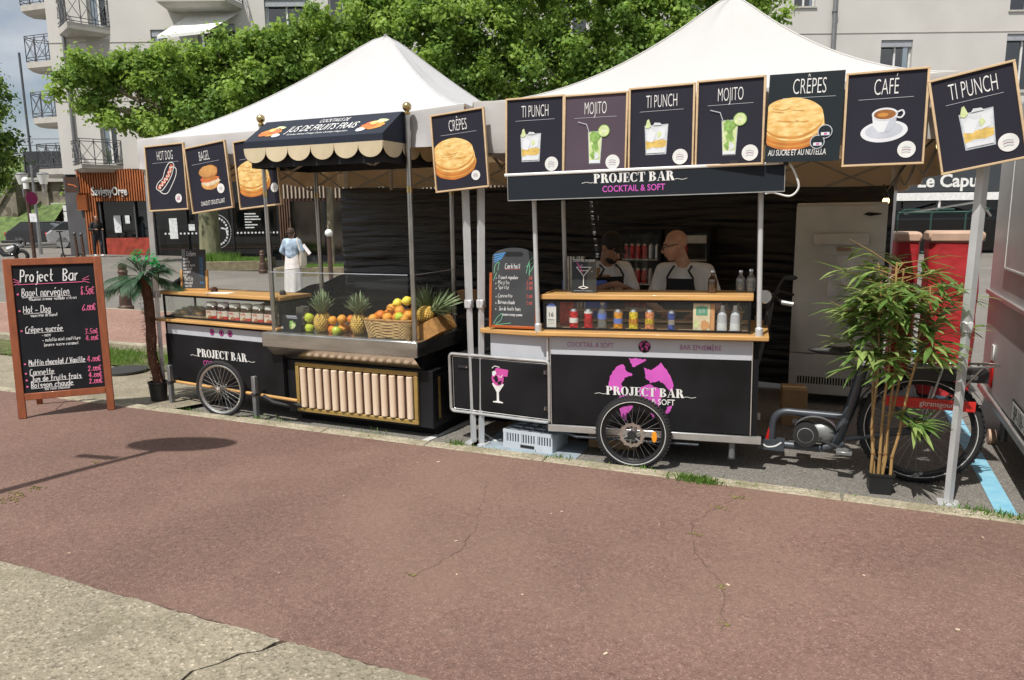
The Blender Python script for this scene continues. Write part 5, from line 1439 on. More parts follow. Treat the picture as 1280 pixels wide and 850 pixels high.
# ---- left snack cart
sn = thing('snack_cart', 'small black snack cart with jars in its glass case', 'food cart', (-2.6, 0, 0), R(-5))
m = MB(); m.bx(-.90, .70, .034, .64, .222, .835, 'cart_black_soft'); m.build('body', sn)
m = MB(); m.bx(-.895, .695, .02, .033, .226, .712, 'cart_black'); m.build('front_panel', sn, bevel=.003)
m = MB(); m.bx(-.85, .70, .018, .033, .716, .812, 'strip_grey'); st = m.build('upper_strip', sn)
for x in (-.205, -.075, .04):
    m = MB(); m.flat(ell(x, .768, .033, .033, 20), .0165, 'cart_black'); m.flat(ell(x, .768, .027, .027, 20), .0158, 'print_pink'); m.flat(rough_poly([(x - .018, .76), (x + .006, .782), (x + .018, .765), (x, .75)], 5, .004), .0150, 'cart_black'); m.build('roundel', st, smooth=0)
project_bar(sn, -.1, .515, .078, .0178, ('COCKTAIL', .85, -1.6))
m = MB(); m.bx(-1.01, .70, -.03, .68, .838, .866, 'counter_wood'); m.build('counter_ledge', sn, bevel=.006, seg=2)
case(sn, -.90, .69, .03, .40, .872, 1.098)
m = MB(); m.bx(-.95, .70, .02, .42, 1.10, 1.132, 'counter_wood'); m.build('counter_top', sn, bevel=.005, seg=2)
sw_ = bike_wheel(sn, (.0, -.10, .262), .268, .021, 'rim_silver', None, 30, False, False); sw_.rotation_euler = (0, 0, R(12))
for x in (-.74, .43):
    m = MB(); m.bx(x - .022, x + .022, -.10, -.06, .0, .42, 'pipe_zinc'); l = m.build('support_leg', sn, bevel=.003)
    m = MB(); m.bx(x - .028, x + .028, -.108, -.05, .24, .265, 'joint_black'); m.build('clamp', l)
m = MB(); m.tube([(-.84, -.03, .25), (.9, -.03, .235)], .014, 'counter_wood'); m.build('axle_bar', sn)
m = MB(); m.tube([(.5, -.05, .24), (.62, -.04, .19), (.75, 0, .17), (.95, .1, .17)], .018, 'rubber_black'); m.build('drawbar', sn)

# ---- fruit juice stand
js = thing('juice_stand', 'black juice stand with glass top, brass finials and scalloped navy awning', 'market stall', (-1.15, -.02, 0))
m = MB(); m.bx(-.75, .75, .02, .85, .09, .575, 'cart_black'); m.bx(-.72, .72, .14, .8, .0, .09, 'cart_black_soft'); m.build('base_box', js, bevel=.004)
m = MB(); m.bx(-.63, .615, .012, .019, .12, .555, 'slat_shadow')
f = .035
for a, b, c, d in ((-.635, .62, .115, .115 + f), (-.635, .62, .56 - f, .56), (-.635, -.635 + f, .115 + f, .56 - f), (.62 - f, .62, .115 + f, .56 - f)): m.bx(a, b, -.008, .0195, c, d, 'gold_frame')
rf = m.build('roller_frame', js, bevel=.003)
rm = MB(); rm.lathe([(0, 0), (.026, 0), (.029, .006), (.029, .352), (.026, .358), (0, .358)], 'roller_wood', (0, 0, .158), 14); r0 = rm.build('roller', rf); r0.location = (-.555, .002, 0)
for i in range(1, 14):
    o = bpy.data.objects.new('roller', r0.data); COL.objects.link(o); o.parent = rf; o.location = (-.555 + i * .0845, .002, 0)
m = MB(); m.bx(.7505, .757, .08, .78, .14, .53, 'black_gloss'); m.bx(.757, .76, .1, .13, .16, .51, 'gold_frame'); m.bx(.757, .76, .73, .76, .16, .51, 'gold_frame'); m.build('side_panel', js)
m = MB(); m.bx(-.90, .69, -.11, .72, .698, .832, 'steel_brushed'); ct = m.build('steel_counter', js, bevel=.012, seg=2)
m = MB(); m.bx(-.86, .65, -.08, .68, .832, .834, 'steel_mirror'); m.build('tray', ct)
m = MB(); m.add([(-.86, -.10, .70), (.65, -.10, .70), (.65, .018, .585), (-.86, .018, .585)], [(0, 3, 2, 1)], 'steel_mirror'); m.build('splash_panel', ct, smooth=0)
for a, b in ((-.84, -.76), (.56, .66)):
    m = MB(); m.bx(a, b, .03, .7, .575, .70, 'cart_black_soft'); m.build('counter_support', js)
for x, y in ((-.79, -.06), (.645, -.06), (-.79, .62), (.645, .62)):
    m = MB(); m.tube([(x, y, .8), (x, y, 2.6)], .021, 'steel_pole', 12); p = m.build('pole', js)
    m = MB(); m.ball((x, y, 2.645), .036, 'brass', 16, 10); m.lathe([(.024, 2.585), (.026, 2.6), (.018, 2.61), (.016, 2.615)], 'brass', (x, y, 0), 12); m.build('brass_finial', p)
    m = MB(); m.lathe([(.024, 2.0), (.024, 2.05)], 'brass', (x, y, 0), 12); m.build('collar', p)
for a, b, c, d in ((-.765, .62, -.098, -.092), (-.81, -.804, -.06, .6), (.66, .666, -.06, .6)):
    m = MB(); m.bx(a, b, c, d, .833, 1.36, 'clear_pane'); g = m.build('glass_panel', js)
    m = MB(); m.bx(a, b, c - .001, d + .001, 1.36, 1.364, 'china_shade'); m.build('glass_edge', g)
# awning
AX0, AX1, AY0, AY1, AYB = -.71, .615, -.36, -.08, .42
m = MB()
m.add([(AX0, AY0, 2.425), (AX1, AY0, 2.425), (AX1, AY1, 2.61), (AX0, AY1, 2.61)], [(0, 1, 2, 3)], 'awning_navy')
m.add([(AX0, AY1, 2.61), (AX1, AY1, 2.61), (AX1, AYB, 2.60), (AX0, AYB, 2.60)], [(0, 1, 2, 3)], 'awning_navy')
m.add([(AX0, AYB, 2.60), (AX1, AYB, 2.60), (AX1, AYB, 2.37), (AX0, AYB, 2.37)], [(0, 1, 2, 3)], 'awning_navy')
for x in (AX0, AX1): m.add([(x, AY0, 2.425), (x, AY1, 2.61), (x, AYB, 2.60), (x, AYB, 2.37), (x, AY0, 2.37)], [(0, 1, 2, 3, 4)], 'awning_navy')
m.add([(AX0, AY0, 2.37), (AX1, AY0, 2.37), (AX1, AY0, 2.425), (AX0, AY0, 2.425)], [(0, 1, 2, 3)], 'awning_navy')
av = m.build('awning', js, smooth=0)
m = MB(); m.bx(AX0 + .02, AX1 - .02, AY0 + .05, AY0 + .06, 2.22, 2.40, 'awning_black'); m.bx(AX0 + .02, AX0 + .03, AY0 + .06, AYB - .02, 2.22, 2.40, 'awning_black'); m.bx(AX1 - .03, AX1 - .02, AY0 + .06, AYB - .02, 2.22, 2.40, 'awning_black'); m.bx(AX0 + .03, AX1 - .03, AYB - .03, AYB - .02, 2.22, 2.40, 'awning_black'); m.build('lining', av)
sw = (AX1 - AX0) / 6
sm = MB(); sm.prism([(-sw / 2, 0), *[( -sw * .49 * math.cos(R(k * 180 / 14)), -.03 - .085 * math.sin(R(k * 180 / 14))) for k in range(15)], (sw / 2, 0)], 0, .004, 'scallop_cream'); s0 = sm.build('scallop', av); s0.location = (AX0 + sw / 2, AY0 - .003, 2.372)
for i in range(1, 6):
    o = bpy.data.objects.new('scallop', s0.data); COL.objects.link(o); o.parent = av; o.location = (AX0 + sw * (i + .5), AY0 - .003 + RND.uniform(-.002, .002), 2.372); o.rotation_euler = (R(RND.uniform(-4, 4)), 0, 0)
for x, s_ in ((AX0 - .003, -1), (AX1 + .003, 1)):
    for i in range(3):
        o = bpy.data.objects.new('scallop', s0.data); COL.objects.link(o); o.parent = av; o.location = (x, AY0 + (AYB - AY0) * (i + .5) / 3, 2.372); o.rotation_euler = (0, 0, R(90)); o.scale = ((AYB - AY0) / 3 / sw, 1, 1)
M0 = Matrix.Translation((0, AY0 - .001, 2.425)) @ Matrix.Rotation(-math.atan2(AY1 - AY0, 2.61 - 2.425), 4, 'X')
m = MB(); m.m = M0
m.text('COCKTAILS DE', .075, .03, .245, -.003, 'print_white', xs=.55, shear=.2); m.text('JUS DE FRUITS FRAIS', .14, -.03, .115, -.003, 'print_white', xs=.52, shear=.2); m.text('Pommes Ananas Orange Citron Carottes Gingembre', .036, -.03, .062, -.003, 'print_white', xs=.75, shear=.2); m.build('lettering', av, smooth=0)
for x in (-.52, .46):
    m = MB(); m.m = M0; k = 1 if x < 0 else -1
    m.flat(blob(x, .13, .10, .055, 30, .06, 2), -.002, 'crepe_brown'); m.flat(blob(x + .03 * k, .15, .06, .05, 30, .06, 5), -.0026, 'salmon'); m.flat(blob(x - .06, .11, .05, .035, 30, .06, 3), -.003, 'orange_panel'); m.flat(blob(x + .05, .2, .05, .03, 30, .1, 8), -.0026, 'lime_pale'); m.flat(blob(x + .085 * k, .075, .04, .028, 30, .05, 4), -.0036, 'china_white'); m.flat(blob(x - .01, .17, .035, .03, 20, .06, 6), -.004, 'crepe_gold')
    m.build('fruit_print', av, smooth=0)
# ------------------------------------------------------------------ boards, food, bottles, plants, appliances
pm('orange_peel', (.80, .27, .02), .45, var=.12, vs=20, bump=.25, bs=140, coat=.1)
pm('orange_deep', (.74, .21, .015), .42, var=.16, vs=16, bump=.3, bs=120, coat=.15)
pm('orange_pale', (.82, .36, .04), .5, var=.16, vs=18, bump=.3, bs=130)
pm('apple_green', (.52, .60, .05), .35, var=.12, vs=8, coat=.2)
pm('lemon', (.80, .64, .06), .45, var=.1, bump=.2, bs=120)
pm('pine_skin', (.60, .40, .09), .6, var=.35, vs=22)
pm('pine_leaf', (.22, .29, .15), .6, var=.35, vs=10)
pm('wicker', (.62, .43, .2), .7, var=.25, vs=30)
pm('wicker_dark', (.42, .22, .07), .7, var=.3, vs=30)
pm('jar_dark', (.06, .022, .012), .15, coat=.5)
pm('jar_label', (.72, .66, .58), .5, var=.15, vs=60)
pm('jar_red', (.62, .03, .02), .5)
pm('can_red', (.6, .02, .025), .25, .4, coat=.3, var=.4, vs=55, thr=(.45, .55))
pm('can_orange', (.82, .32, .02), .3, .3, coat=.3, var=.4, vs=55, thr=(.45, .55))
pm('can_yellow', (.82, .58, .03), .3, .3, coat=.3, var=.4, vs=55, thr=(.45, .55))
pm('can_peach', (.75, .28, .12), .3, .3, coat=.3, var=.4, vs=55, thr=(.45, .55))
pm('can_blue', (.05, .09, .38), .3, .4, coat=.3, var=.4, vs=55, thr=(.45, .55))
pm('can_top', (.6, .6, .6), .3, .9)
pm('label_blue', (.12, .2, .62), .5)
pm('carton_green', (.12, .4, .26), .5)
pm('carton_beige', (.78, .68, .46), .55, var=.12, vs=14)
pm('carton_side', (.66, .33, .13), .55)
pm('rack_green', (.02, .075, .06), .5)
pm('cardboard', (.40, .25, .13), .85, var=.12)
pm('crate_grey', (.50, .54, .58), .55, var=.08)
pm('popcorn_red', (.5, .06, .05), .7, var=.5, vs=40)
pm('syrup', (.28, .13, .03), .15, coat=.4)
glass_mat('bottle_clear', (.9, .93, .93), .25, .03, .12)
glass_mat('bottle_brown', (.35, .2, .08), .3, .03, .25, (.15, .07, .03))
pm('bamboo_cane', (.40, .25, .10), .45, var=.35, vs=6, stretch=(1, 1, .5), coat=.2)
pm('cane_node', (.26, .14, .05), .6)
cloth_mat('bamboo_leaf', (.13, .23, .06), .35, (.25, .38, .08), .4, 9, 0, rough=.38)
cloth_mat('bamboo_leaf_pale', (.30, .40, .13), .35, (.42, .52, .16), .3, 9, 0, rough=.35)
cloth_mat('palm_leaf', (.045, .105, .055), .2, (.1, .2, .07), .35, 9, 0, rough=.45)
cloth_mat('plastic_green', (.02, .42, .10), .25, (.05, .6, .15), .25, 9, .4, 30, .35)  # palm fronds where the sun catches them, painted as a brighter green
pm('palm_fibre', (.13, .06, .035), .95, var=.4, vs=14, bump=1, bs=40)
pm('pot_black', (.016, .017, .018), .5)
pm('red_tarp', (.42, .02, .025), .6, var=.15, vs=4, bump=.7, bs=7)
pm('tarp_beige', (.5, .34, .25), .7, var=.12)
pm('saddle_black', (.02, .02, .02), .55)
pm('rack_battery', (.02, .02, .022), .45)
pm('bike_red', (.62, .025, .02), .4, coat=.4)
pm('motor_grey', (.27, .28, .28), .4, .5)
pm('straw_hat', (.50, .28, .11), .85, var=.25, vs=40)

# ---- pavement chalkboard
brd = thing('menu_board', 'tall red wood framed chalkboard reading Project Bar on the pavement', 'menu board', (-4.02, -1.08, .083), R(47.5))
LB = R(5)
m = MB(); m.m = Matrix.Rotation(-LB, 4, 'X')
BW, BH, fr = .76, 1.42, .062
pan = MB(); pan.m = m.m; pan.bx(fr - .005, BW - fr + .005, .012, .022, .22, BH - .03, 'chalk_black'); pan.build('chalk_panel', brd)
for a, b, c, d in ((0, fr, 0, BH), (BW - fr, BW, 0, BH), (fr, BW - fr, BH - fr, BH), (fr, BW - fr, .16, .16 + fr)):
    q = MB(); q.m = m.m; q.bx(a, b, 0, .036, c, d, 'frame_wood_red'); q.build('frame_rail', brd, bevel=.004)
for x in (.05, BW - .05 - .05):
    q = MB(); q.m = Matrix.Translation((0, .60, 0)) @ Matrix.Rotation(R(19), 4, 'X'); q.bx(x, x + .05, -.03, .0, 0, 1.32, 'frame_wood_red'); q.build('rear_leg', brd, bevel=.004)
q = MB(); q.m = Matrix.Translation((0, .60, 0)) @ Matrix.Rotation(R(19), 4, 'X'); q.bx(.1, BW - .1, -.028, -.004, .2, .25, 'frame_wood_red'); q.build('rear_rail', brd)
q = MB(); q.tube([(.12, .05, .35), (.13, .2, .24), (.12, .52, .34)], .005, 'rubber_black', 5); q.build('stay_cord', brd)
q = MB(); q.m = m.m; Y_ = .0085
def bl(txt, x, z, h, mat='chalk_white', w=.006, ul=False, xs=1.0, fit=None):
    e = hand(q, txt, x, z, h, mat, w, Y_, xs, fit=fit)
    if ul: q.ribbon([(x, z - h * .18), (e, z - h * .12)], w * .7, Y_, mat)
    return e
bl('Project', .12, 1.215, .10, w=.0095, fit=.375); bl('Bar', .445, 1.215, .10, w=.0095, fit=.575)
q.ribbon([(.10, 1.19), (.60, 1.195)], .006, Y_ - .0003, 'chalk_pink')
for s, x in ((-1, .11), (1, .60)):
    for dz in (-.03, .0, .03): q.ribbon([(x, 1.21 + dz * .3), (x + s * .05, 1.215 + dz)], .005, Y_, 'chalk_pink')
rows = [(1.085, 'Bagel norvégien', .068, .49, '8.50€', .068), (.94, 'Hot - Dog', .058, .33, '6.00€', .06), (.765, 'Crêpes sucrée', .05, .41, None, 0), (.47, 'Muffin chocolat / Vanille', .046, .56, '4.00€', .048), (.385, 'Cannette', .046, .31, '2.00€', .044), (.325, 'Jus de fruits frais', .045, .52, '4.00€', .044), (.268, 'Boisson chaude', .045, .45, '2.00€', .044)]
for z, txt, h, xe, pr_, ph in rows:
    q.flat(ell(.09, z + h * .3, .009, .009, 10), Y_, 'chalk_pink')
    bl(txt, .12, z, h, w=.0058, ul=True, fit=xe)
    if pr_: bl(pr_, .575, z - .005, ph, 'chalk_pink', .0058, fit=.685)
for x, z, txt, h, xe in ((.17, 1.045, 'saumon creme salade citron', .026, .54), (.17, .90, 'saucisse de boeuf', .028, .38), (.24, .72, '- sucre', .032, .31), (.24, .675, '- nutella miel confiture', .03, .54), (.25, .632, 'beurre sucre caramel', .028, .52), (.22, .238, 'thé café chocolat', .024, .42)):
    bl(txt, x, z, h, w=.0032, fit=xe)
bl('3.50€', .58, .72, .044, 'chalk_pink', .0052, fit=.685); bl('4.00€', .58, .66, .044, 'chalk_pink', .0052, fit=.685)
tag(q.build('chalk_writing', brd, smooth=0), kind='stuff')

# ---- small crepe menu on the snack cart
def chalk_small(label, loc, rz, w, h, fh, lean, fm, lines, top_round=False, wr=None):
    t = thing('counter_chalkboard', label, 'menu board', loc, rz)
    M_ = Matrix.Rotation(-lean, 4, 'X')
    q = MB(); q.m = M_
    if top_round:
        pts = [(-w / 2, .012), (w / 2, .012), (w / 2, h - .07)] + [(w / 2 * math.cos(R(a)), h - .07 + .075 * math.sin(R(a))) for a in range(10, 171, 10)] + [(-w / 2, h - .07)]
        q.prism(pts, 0, .008, 'chalk_slate')
    else: q.bx(-w / 2, w / 2, 0, .008, .012, h, 'chalk_slate')
    q.build('slate', t, bevel=.002)
    for s in (-1, 1):
        q = MB(); q.m = M_; q.bx(s * (w / 2 + .008) - .011, s * (w / 2 + .008) + .011, -.008, .016, .0, fh, fm); q.build('frame_rail', t, bevel=.003)
    q = MB(); q.m = M_; q.bx(-w / 2 + .003, w / 2 - .003, -.009, .017, 0, .02, fm); q.build('frame_rail', t, bevel=.003)
    q = MB(); q.m = Matrix.Translation((0, .17, 0)) @ Matrix.Rotation(R(16), 4, 'X'); q.bx(-.02, .02, -.01, 0, 0, h * .6, fm); q.build('rear_strut', t)
    q = MB(); q.m = M_
    for txt, x, z, hh, mat, xs, ul in lines:
        e = hand(q, txt, x, z, hh, mat, hh * .085, -.0012, xs)
        if ul: q.ribbon([(x, z - hh * .2), (e, z - hh * .15)], hh * .06, -.0012, ul)
    tag(q.build('chalk_writing', t, smooth=0), kind='stuff')
    return t
p = Matrix.Rotation(R(-5), 3, 'Z') @ Vector((-.60, .17, 0))
lines = [('Crêpes', -.07, .345, .036, 'chalk_white', .7, 'chalk_white')] + [(s, -.11, .30 - i * .032, .028, 'chalk_white', .6, None) for i, s in enumerate(('sucre', 'nutella', 'beurre sucre', 'confiture', 'caramel', 'miel'))] + [('Muffin', -.10, .105, .032, 'chalk_white', .7, 'chalk_white'), ('chocolat', -.10, .065, .028, 'chalk_white', .6, None), ('vanille', -.10, .035, .028, 'chalk_white', .6, None)] + [('3.50', .06, .30 - i * .032, .026, 'chalk_blue', .55, None) for i in range(6)] + [('4.00', .06, .065, .026, 'chalk_blue', .55, None)]
chalk_small('small pancake price slate standing on the snack cart', (-2.6 + p.x, p.y, 1.132), R(16), .25, .40, .20, R(5), 'counter_wood', lines)
p = Vector((1.284 - .96 * math.cos(R(6)), .03 - .96 * math.sin(R(6)), .965))
lines = [('Cocktail', -.07, .455, .036, 'chalk_white', .7, 'chalk_red'), ('Ti punch signature', -.125, .375, .026, 'chalk_white', .55, None), ('Mojito', -.125, .335, .028, 'chalk_white', .9, None), ('Spritz', -.125, .298, .028, 'chalk_white', .9, None), ('Cannette', -.125, .235, .026, 'chalk_white', .9, None), ('Boisson chaude', -.125, .185, .028, 'chalk_white', .55, None), ('Jus de fruits frais', -.12, .135, .028, 'chalk_white', .55, None), ('ananas orange pomme', -.09, .095, .022, 'chalk_white', .6, None)]
lines += [('.', -.15, z, .05, 'chalk_white', 1, None) for z in (.375, .335, .298, .235, .185, .14)] + [(s, .105, z, .026, 'chalk_red', .6, None) for s, z in (('7.50€', .375), ('8.50€', .335), ('8.50€', .298), ('2.00€', .235), ('2.00€', .185))]
cb = chalk_small('orange framed cocktail slate with rounded top on the bar counter', (p.x, p.y + .06, .966), R(4), .355, .605, .42, R(4), 'frame_orange', lines, True)
q = MB(); q.m = Matrix.Rotation(-R(4), 4, 'X'); q.flat([(-.075, .545), (.065, .545), (.075, .565), (.06, .58), (-.07, .58), (-.08, .565)], -.001, 'dark_room')
for pts in ([(.1, .42), (.12, .5), (.16, .54), (.155, .47), (.12, .42)], [(.125, .4), (.125, .5)], [(.1, .47), (.15, .5)], [(-.16, .03), (-.13, .08), (-.09, .11), (-.1, .06), (-.14, .03)], [(-.15, .02), (-.02, .04)], [(-.16, .42), (-.15, .48), (-.12, .5), (-.13, .44)], [(-.165, .36), (-.14, .42)]): q.ribbon(bez(pts, 5), .0035, -.0014, 'chalk_green')
for k in range(4): q.ribbon([(-.16, .5 + k * .018), (-.1 + k * .01, .53 + k * .014)], .008, -.0014, 'chalk_blue')
tag(q.build('chalk_drawing', cb, smooth=0), kind='stuff')
# martini card in an acrylic stand
b6 = R(6)
def barp(u, v, z): return (1.284 + u * math.cos(b6) - v * math.sin(b6), .03 + u * math.sin(b6) + v * math.cos(b6), z + .014 * u)
t = thing('acrylic_card', 'acrylic card stand with martini glass drawing on the bar', 'card stand', barp(-.427, .14, 1.246), b6)
q = MB(); q.m = Matrix.Rotation(-R(6), 4, 'X'); q.bx(-.092, .092, .002, .005, .006, .245, 'chalk_black'); q.build('card', t)
q = MB(); q.m = Matrix.Rotation(-R(6), 4, 'X'); q.bx(-.098, .098, -.002, .0, 0, .25, 'acrylic'); q.bx(-.098, .098, 0, .09, 0, .003, 'acrylic'); q.build('acrylic_sheet', t)
q = MB(); q.m = Matrix.Rotation(-R(6), 4, 'X')
q.text('COCKTAIL DU JOUR', .022, 0, .232, -.003, 'print_white', xs=.8, weight=.02)
for pts in ([(-.055, .19), (0, .125), (.055, .19), (-.055, .19)], [(0, .125), (0, .05)], [(-.035, .04), (0, .05), (.035, .04), (0, .03), (-.035, .04)], [(-.03, .165), (.03, .165)]): q.ribbon(pts, .005, -.003, 'print_white')
q.ribbon([(-.05, .22), (-.01, .155)], .008, -.0033, 'print_pink'); q.ribbon([(-.04, .19), (-.015, .205)], .012, -.0034, 'print_mauve'); q.ribbon([(.06, .16), (.065, .158)], .005, -.003, 'print_white'); q.ribbon([(-.07, .015), (.07, .015)], .002, -.003, 'strip_grey'); q.build('card_print', t, smooth=0)

# ---- drinks in the bar case
def bottle(name, label, cat, loc, prof, mats, group=None, n=18):
    q = MB(); q.lathe(prof, None, (0, 0, 0), n, mats=mats); o = q.build(name, smooth=50); o.location = loc; return tag(o, label, cat, group)
def canp(h, r): return [(0, .002), (r * .8, 0), (r, .008), (r, h * .3), (r, h * .55), (r, h * .78), (r, h * .88), (r * .82, h - .003), (r * .8, h), (r * .74, h - .004), (0, h - .004)]
Z0c = .987
def canm(a, b=None, c=None): b = b or a; return ['can_top', 'can_top', a, b, a, c or a, 'can_top', 'can_top', 'can_top', 'can_top']
cans = [(-.483, canm('can_red', 'print_white'), 'red soda can with white mark next to the water bottle end of the case'), (-.373, canm('can_red', 'can_red', 'print_white'), 'plain red soda can beside the water bottle'), (-.152, canm('can_orange', 'label_blue', 'carton_side'), 'orange soda can with blue band'), (-.04, canm('can_yellow', 'can_orange'), 'yellow iced tea can'), (.076, canm('can_peach', 'can_yellow'), 'peach coloured drink can')]
for u, mm, lb in cans:
    x, y, z = barp(u, .078, Z0c); bottle('drink_can', lb, 'can', (x, y, z), canp(.148, .033), mm, 'cans in the bar case')
x, y, z = barp(.23, .075, Z0c); bottle('drink_can', 'slim blue and silver energy drink can', 'can', (x, y, z), canp(.142, .027), canm('can_blue', 'can_top', 'can_blue'), 'cans in the bar case')
x, y, z = barp(-.27, .078, Z0c); bottle('water_bottle', 'clear water bottle with blue label and white cap', 'bottle', (x, y, z), [(0, 0), (.033, .003), (.034, .03), (.032, .06), (.034, .075), (.034, .115), (.033, .12), (.026, .15), (.013, .168), (.013, .18), (.015, .18), (.015, .196), (0, .196)], ['bottle_clear'] * 4 + ['label_blue'] + ['bottle_clear'] * 4 + ['print_white'] * 3)
for u, lb in ((.578, 'silver topped shaker bottle beside the juice carton'), (.666, 'silver topped shaker bottle at the end of the case')):
    x, y, z = barp(u, .08, Z0c); bottle('shaker_bottle', lb, 'bottle', (x, y, z), [(0, 0), (.034, .003), (.035, .02), (.034, .06), (.032, .12), (.022, .14), (.02, .15), (.02, .175), (.018, .185), (0, .187)], ['ice_pale'] * 3 + ['strip_grey'] * 3 + ['can_top'] * 3)
    x2, y2, z2 = barp(u + .015, .27, Z0c); bottle('syrup_bottle', 'amber syrup bottle behind the ' + ('first' if u < .6 else 'last') + ' silver shaker', 'bottle', (x2, y2, z2), [(0, 0), (.03, .002), (.03, .13), (.012, .16), (.012, .19), (.014, .19), (.014, .205), (0, .205)], ['bottle_clear', 'syrup', 'bottle_clear', 'bottle_clear', 'can_yellow', 'can_yellow', 'can_yellow'])
t = thing('juice_carton', 'beige juice carton with green label in the bar case', 'carton', barp(.45, .085, Z0c), b6)
q = MB(); q.bx(-.068, .05, -.04, .04, 0, .2, 'carton_beige'); q.build('box', t, bevel=.003)
q = MB(); q.flat([(-.048, .115), (.03, .115), (.03, .175), (-.01, .18), (-.048, .175)], -.0415, 'carton_green'); q.text('JUS', .03, -.009, .135, -.042, 'print_white'); q.flat(blob(.015, .045, .03, .035, 20, .1, 3), -.0415, 'carton_side'); q.flat(blob(-.045, .05, .018, .03, 20, .1, 4), -.0418, 'lime_pale'); q.build('label', t, smooth=0)
q = MB(); q.bx(.051, .078, -.038, .038, 0, .198, 'carton_side'); q.build('side_panel', t)
t = thing('popcorn_bag', 'red and white speckled snack bag in the corner of the bar case', 'snack bag', barp(-.565, .2, Z0c), b6)
q = MB(); q.grid(lambda u, v: ((u - .5) * (.12 - .02 * abs(v - .5)), -.03 * math.sin(math.pi * u) * math.sin(math.pi * v), .185 * v), 8, 8, 'popcorn_red'); q.grid(lambda u, v: ((.5 - u) * (.12 - .02 * abs(v - .5)), .03 * math.sin(math.pi * u) * math.sin(math.pi * v), .185 * v), 8, 8, 'popcorn_red'); q.build('bag', t)
t = thing('licence_card', 'white age limit card stuck inside the bar case', 'notice', barp(-.645, .035, Z0c + .006), b6)
q = MB(); q.bx(-.036, .036, 0, .002, 0, .16, 'print_white'); q.prism(ell(0, .16, .03, .025, 16, 0, 180), 0, .002, 'label_blue'); q.build('card', t)
q = MB(); q.text('16', .045, 0, .085, -.001, 'cart_black', weight=.01)
for i in range(3): q.ribbon([(-.024, .06 - i * .014), (.024, .06 - i * .014)], .005, -.001, 'cart_black' if i == 0 else 'strip_grey')
q.build('card_print', t, smooth=0)
# bottles on the bar top
for u, v, h, mm, lb in ((.50, .2, .16, 'bottle_brown', 'dark bottle with pale neck label on the bar top'), (.69, .33, .15, 'bottle_clear', 'clear bottle with steel pourer on the bar top near the post'), (.76, .3, .16, 'bottle_clear', 'clear bottle with steel pourer at the corner of the bar top')):
    x, y, z = barp(u, v, 1.247); bottle('spirit_bottle', lb, 'bottle', (x, y, z), [(0, 0), (.032, .002), (.033, h * .5), (.03, h * .6), (.013, h * .75), (.013, h * .9), (.015, h * .9), (.013, h), (0, h)], [mm, mm, mm, mm, mm, 'chrome', 'chrome', 'chrome'])
for u in (-.60, -.53):
    x, y, z = barp(u, .5, .978); bottle('steel_cup', 'tall steel cup behind the martini card', 'cup', (x, y, z), [(0, 0), (.03, 0), (.034, .3), (.038, .52), (.036, .52), (.03, .3), (0, .28)], ['steel_brushed'] * 6, 'steel cups behind the card')
# things behind the bar: blue crate with hat, tray table
t = thing('blue_crate', 'dark blue storage box behind the bar post', 'box', (.72, .92, .0), R(6))
q = MB(); q.bx(-.28, .1, -.16, .16, 0, 1.28, 'cart_black_soft'); q.bx(-.28, .1, -.165, -.16, .85, 1.28, 'label_blue'); q.bx(-.12, -.08, -.17, -.165, .9, 1.2, 'print_white'); q.bx(-.12, .02, -.17, -.165, 1.16, 1.2, 'print_white'); q.build('box_body', t, bevel=.01)
q = MB(); q.bx(-.29, .11, -.172, .17, 1.28, 1.3, 'cart_black'); q.build('lid', t, bevel=.005)
q = MB(); q.lathe([(.17, 0), (.165, .015), (.1, .02), (.09, .07), (.05, .09), (0, .085)], 'straw_hat', (0, 0, 0), 24, sy=.8)
o = q.build('straw_hat'); o.location = (.66, .92, 1.301); tag(o, 'brown straw hat resting on the dark blue box', 'hat')

# ---- jars and pastries in the snack cart
c5, s5 = math.cos(R(-5)), math.sin(R(-5))
def snp(u, v, z): return (-2.6 + u * c5 - v * s5, u * s5 + v * c5, z)
j0 = None
for i in range(6):
    for row in (0,):
        loc = snp(-.275 + i * .155, .10 + row * .1, .877)
        if j0 is None:
            j0 = thing('spread_jar', 'hazelnut spread jar with white lid in the snack case', 'jar', loc, R(-5), 'jars in a row in the snack case')
            q = MB(); q.lathe([(0, 0), (.058, .004), (.064, .02), (.062, .075), (.056, .1), (.058, .122), (.05, .132), (0, .132)], 'jar_dark', n=20, sx=1.16, sy=.72); q.build('jar_body', j0)
            q = MB(); q.lathe([(.0505, .13), (.053, .13), (.053, .162), (.048, .166), (0, .166)], 'print_white', n=20, sx=1.16, sy=.78); q.build('lid', j0)
            q = MB()
            def lf(u, v): a = R(200 + 140 * u); return (.0655 * 1.16 * math.cos(a), .0655 * math.sin(a) * .73, .015 + .075 * v)
            def lr(u, v): a = R(200 + 140 * u); return (.0662 * 1.16 * math.cos(a), .0662 * math.sin(a) * .73, .012 + .026 * v)
            q.grid(lr, 10, 1, 'jar_red')
            q.grid(lf, 10, 3, 'jar_label'); q.text('nutella', .03, .0, .068, -.0505, 'jar_red', xs=.85, weight=.01); q.flat(ell(.02, .035, .02, .015, 12), -.0505, 'bread'); q.flat(ell(-.02, .03, .018, .013, 12), -.0508, 'cream_cheese'); q.build('label', j0, smooth=50)
        else:
            c = copy_tree(j0); c.location = loc
t = thing('pastry_tray', 'plastic covered tray of buns in the snack case', 'tray', snp(-.63, .18, .877), R(-5))
q = MB(); q.bx(-.22, .22, -.11, .11, 0, .008, 'cardboard'); q.build('tray', t, bevel=.003)
for x, y in ((-.12, -.03), (0, .02), (.11, -.02), (-.04, .05)):
    q = MB(); q.ball((x, y, .035), (.055, .045, .032), 'bread', 14, 8); q.build('bun', t)
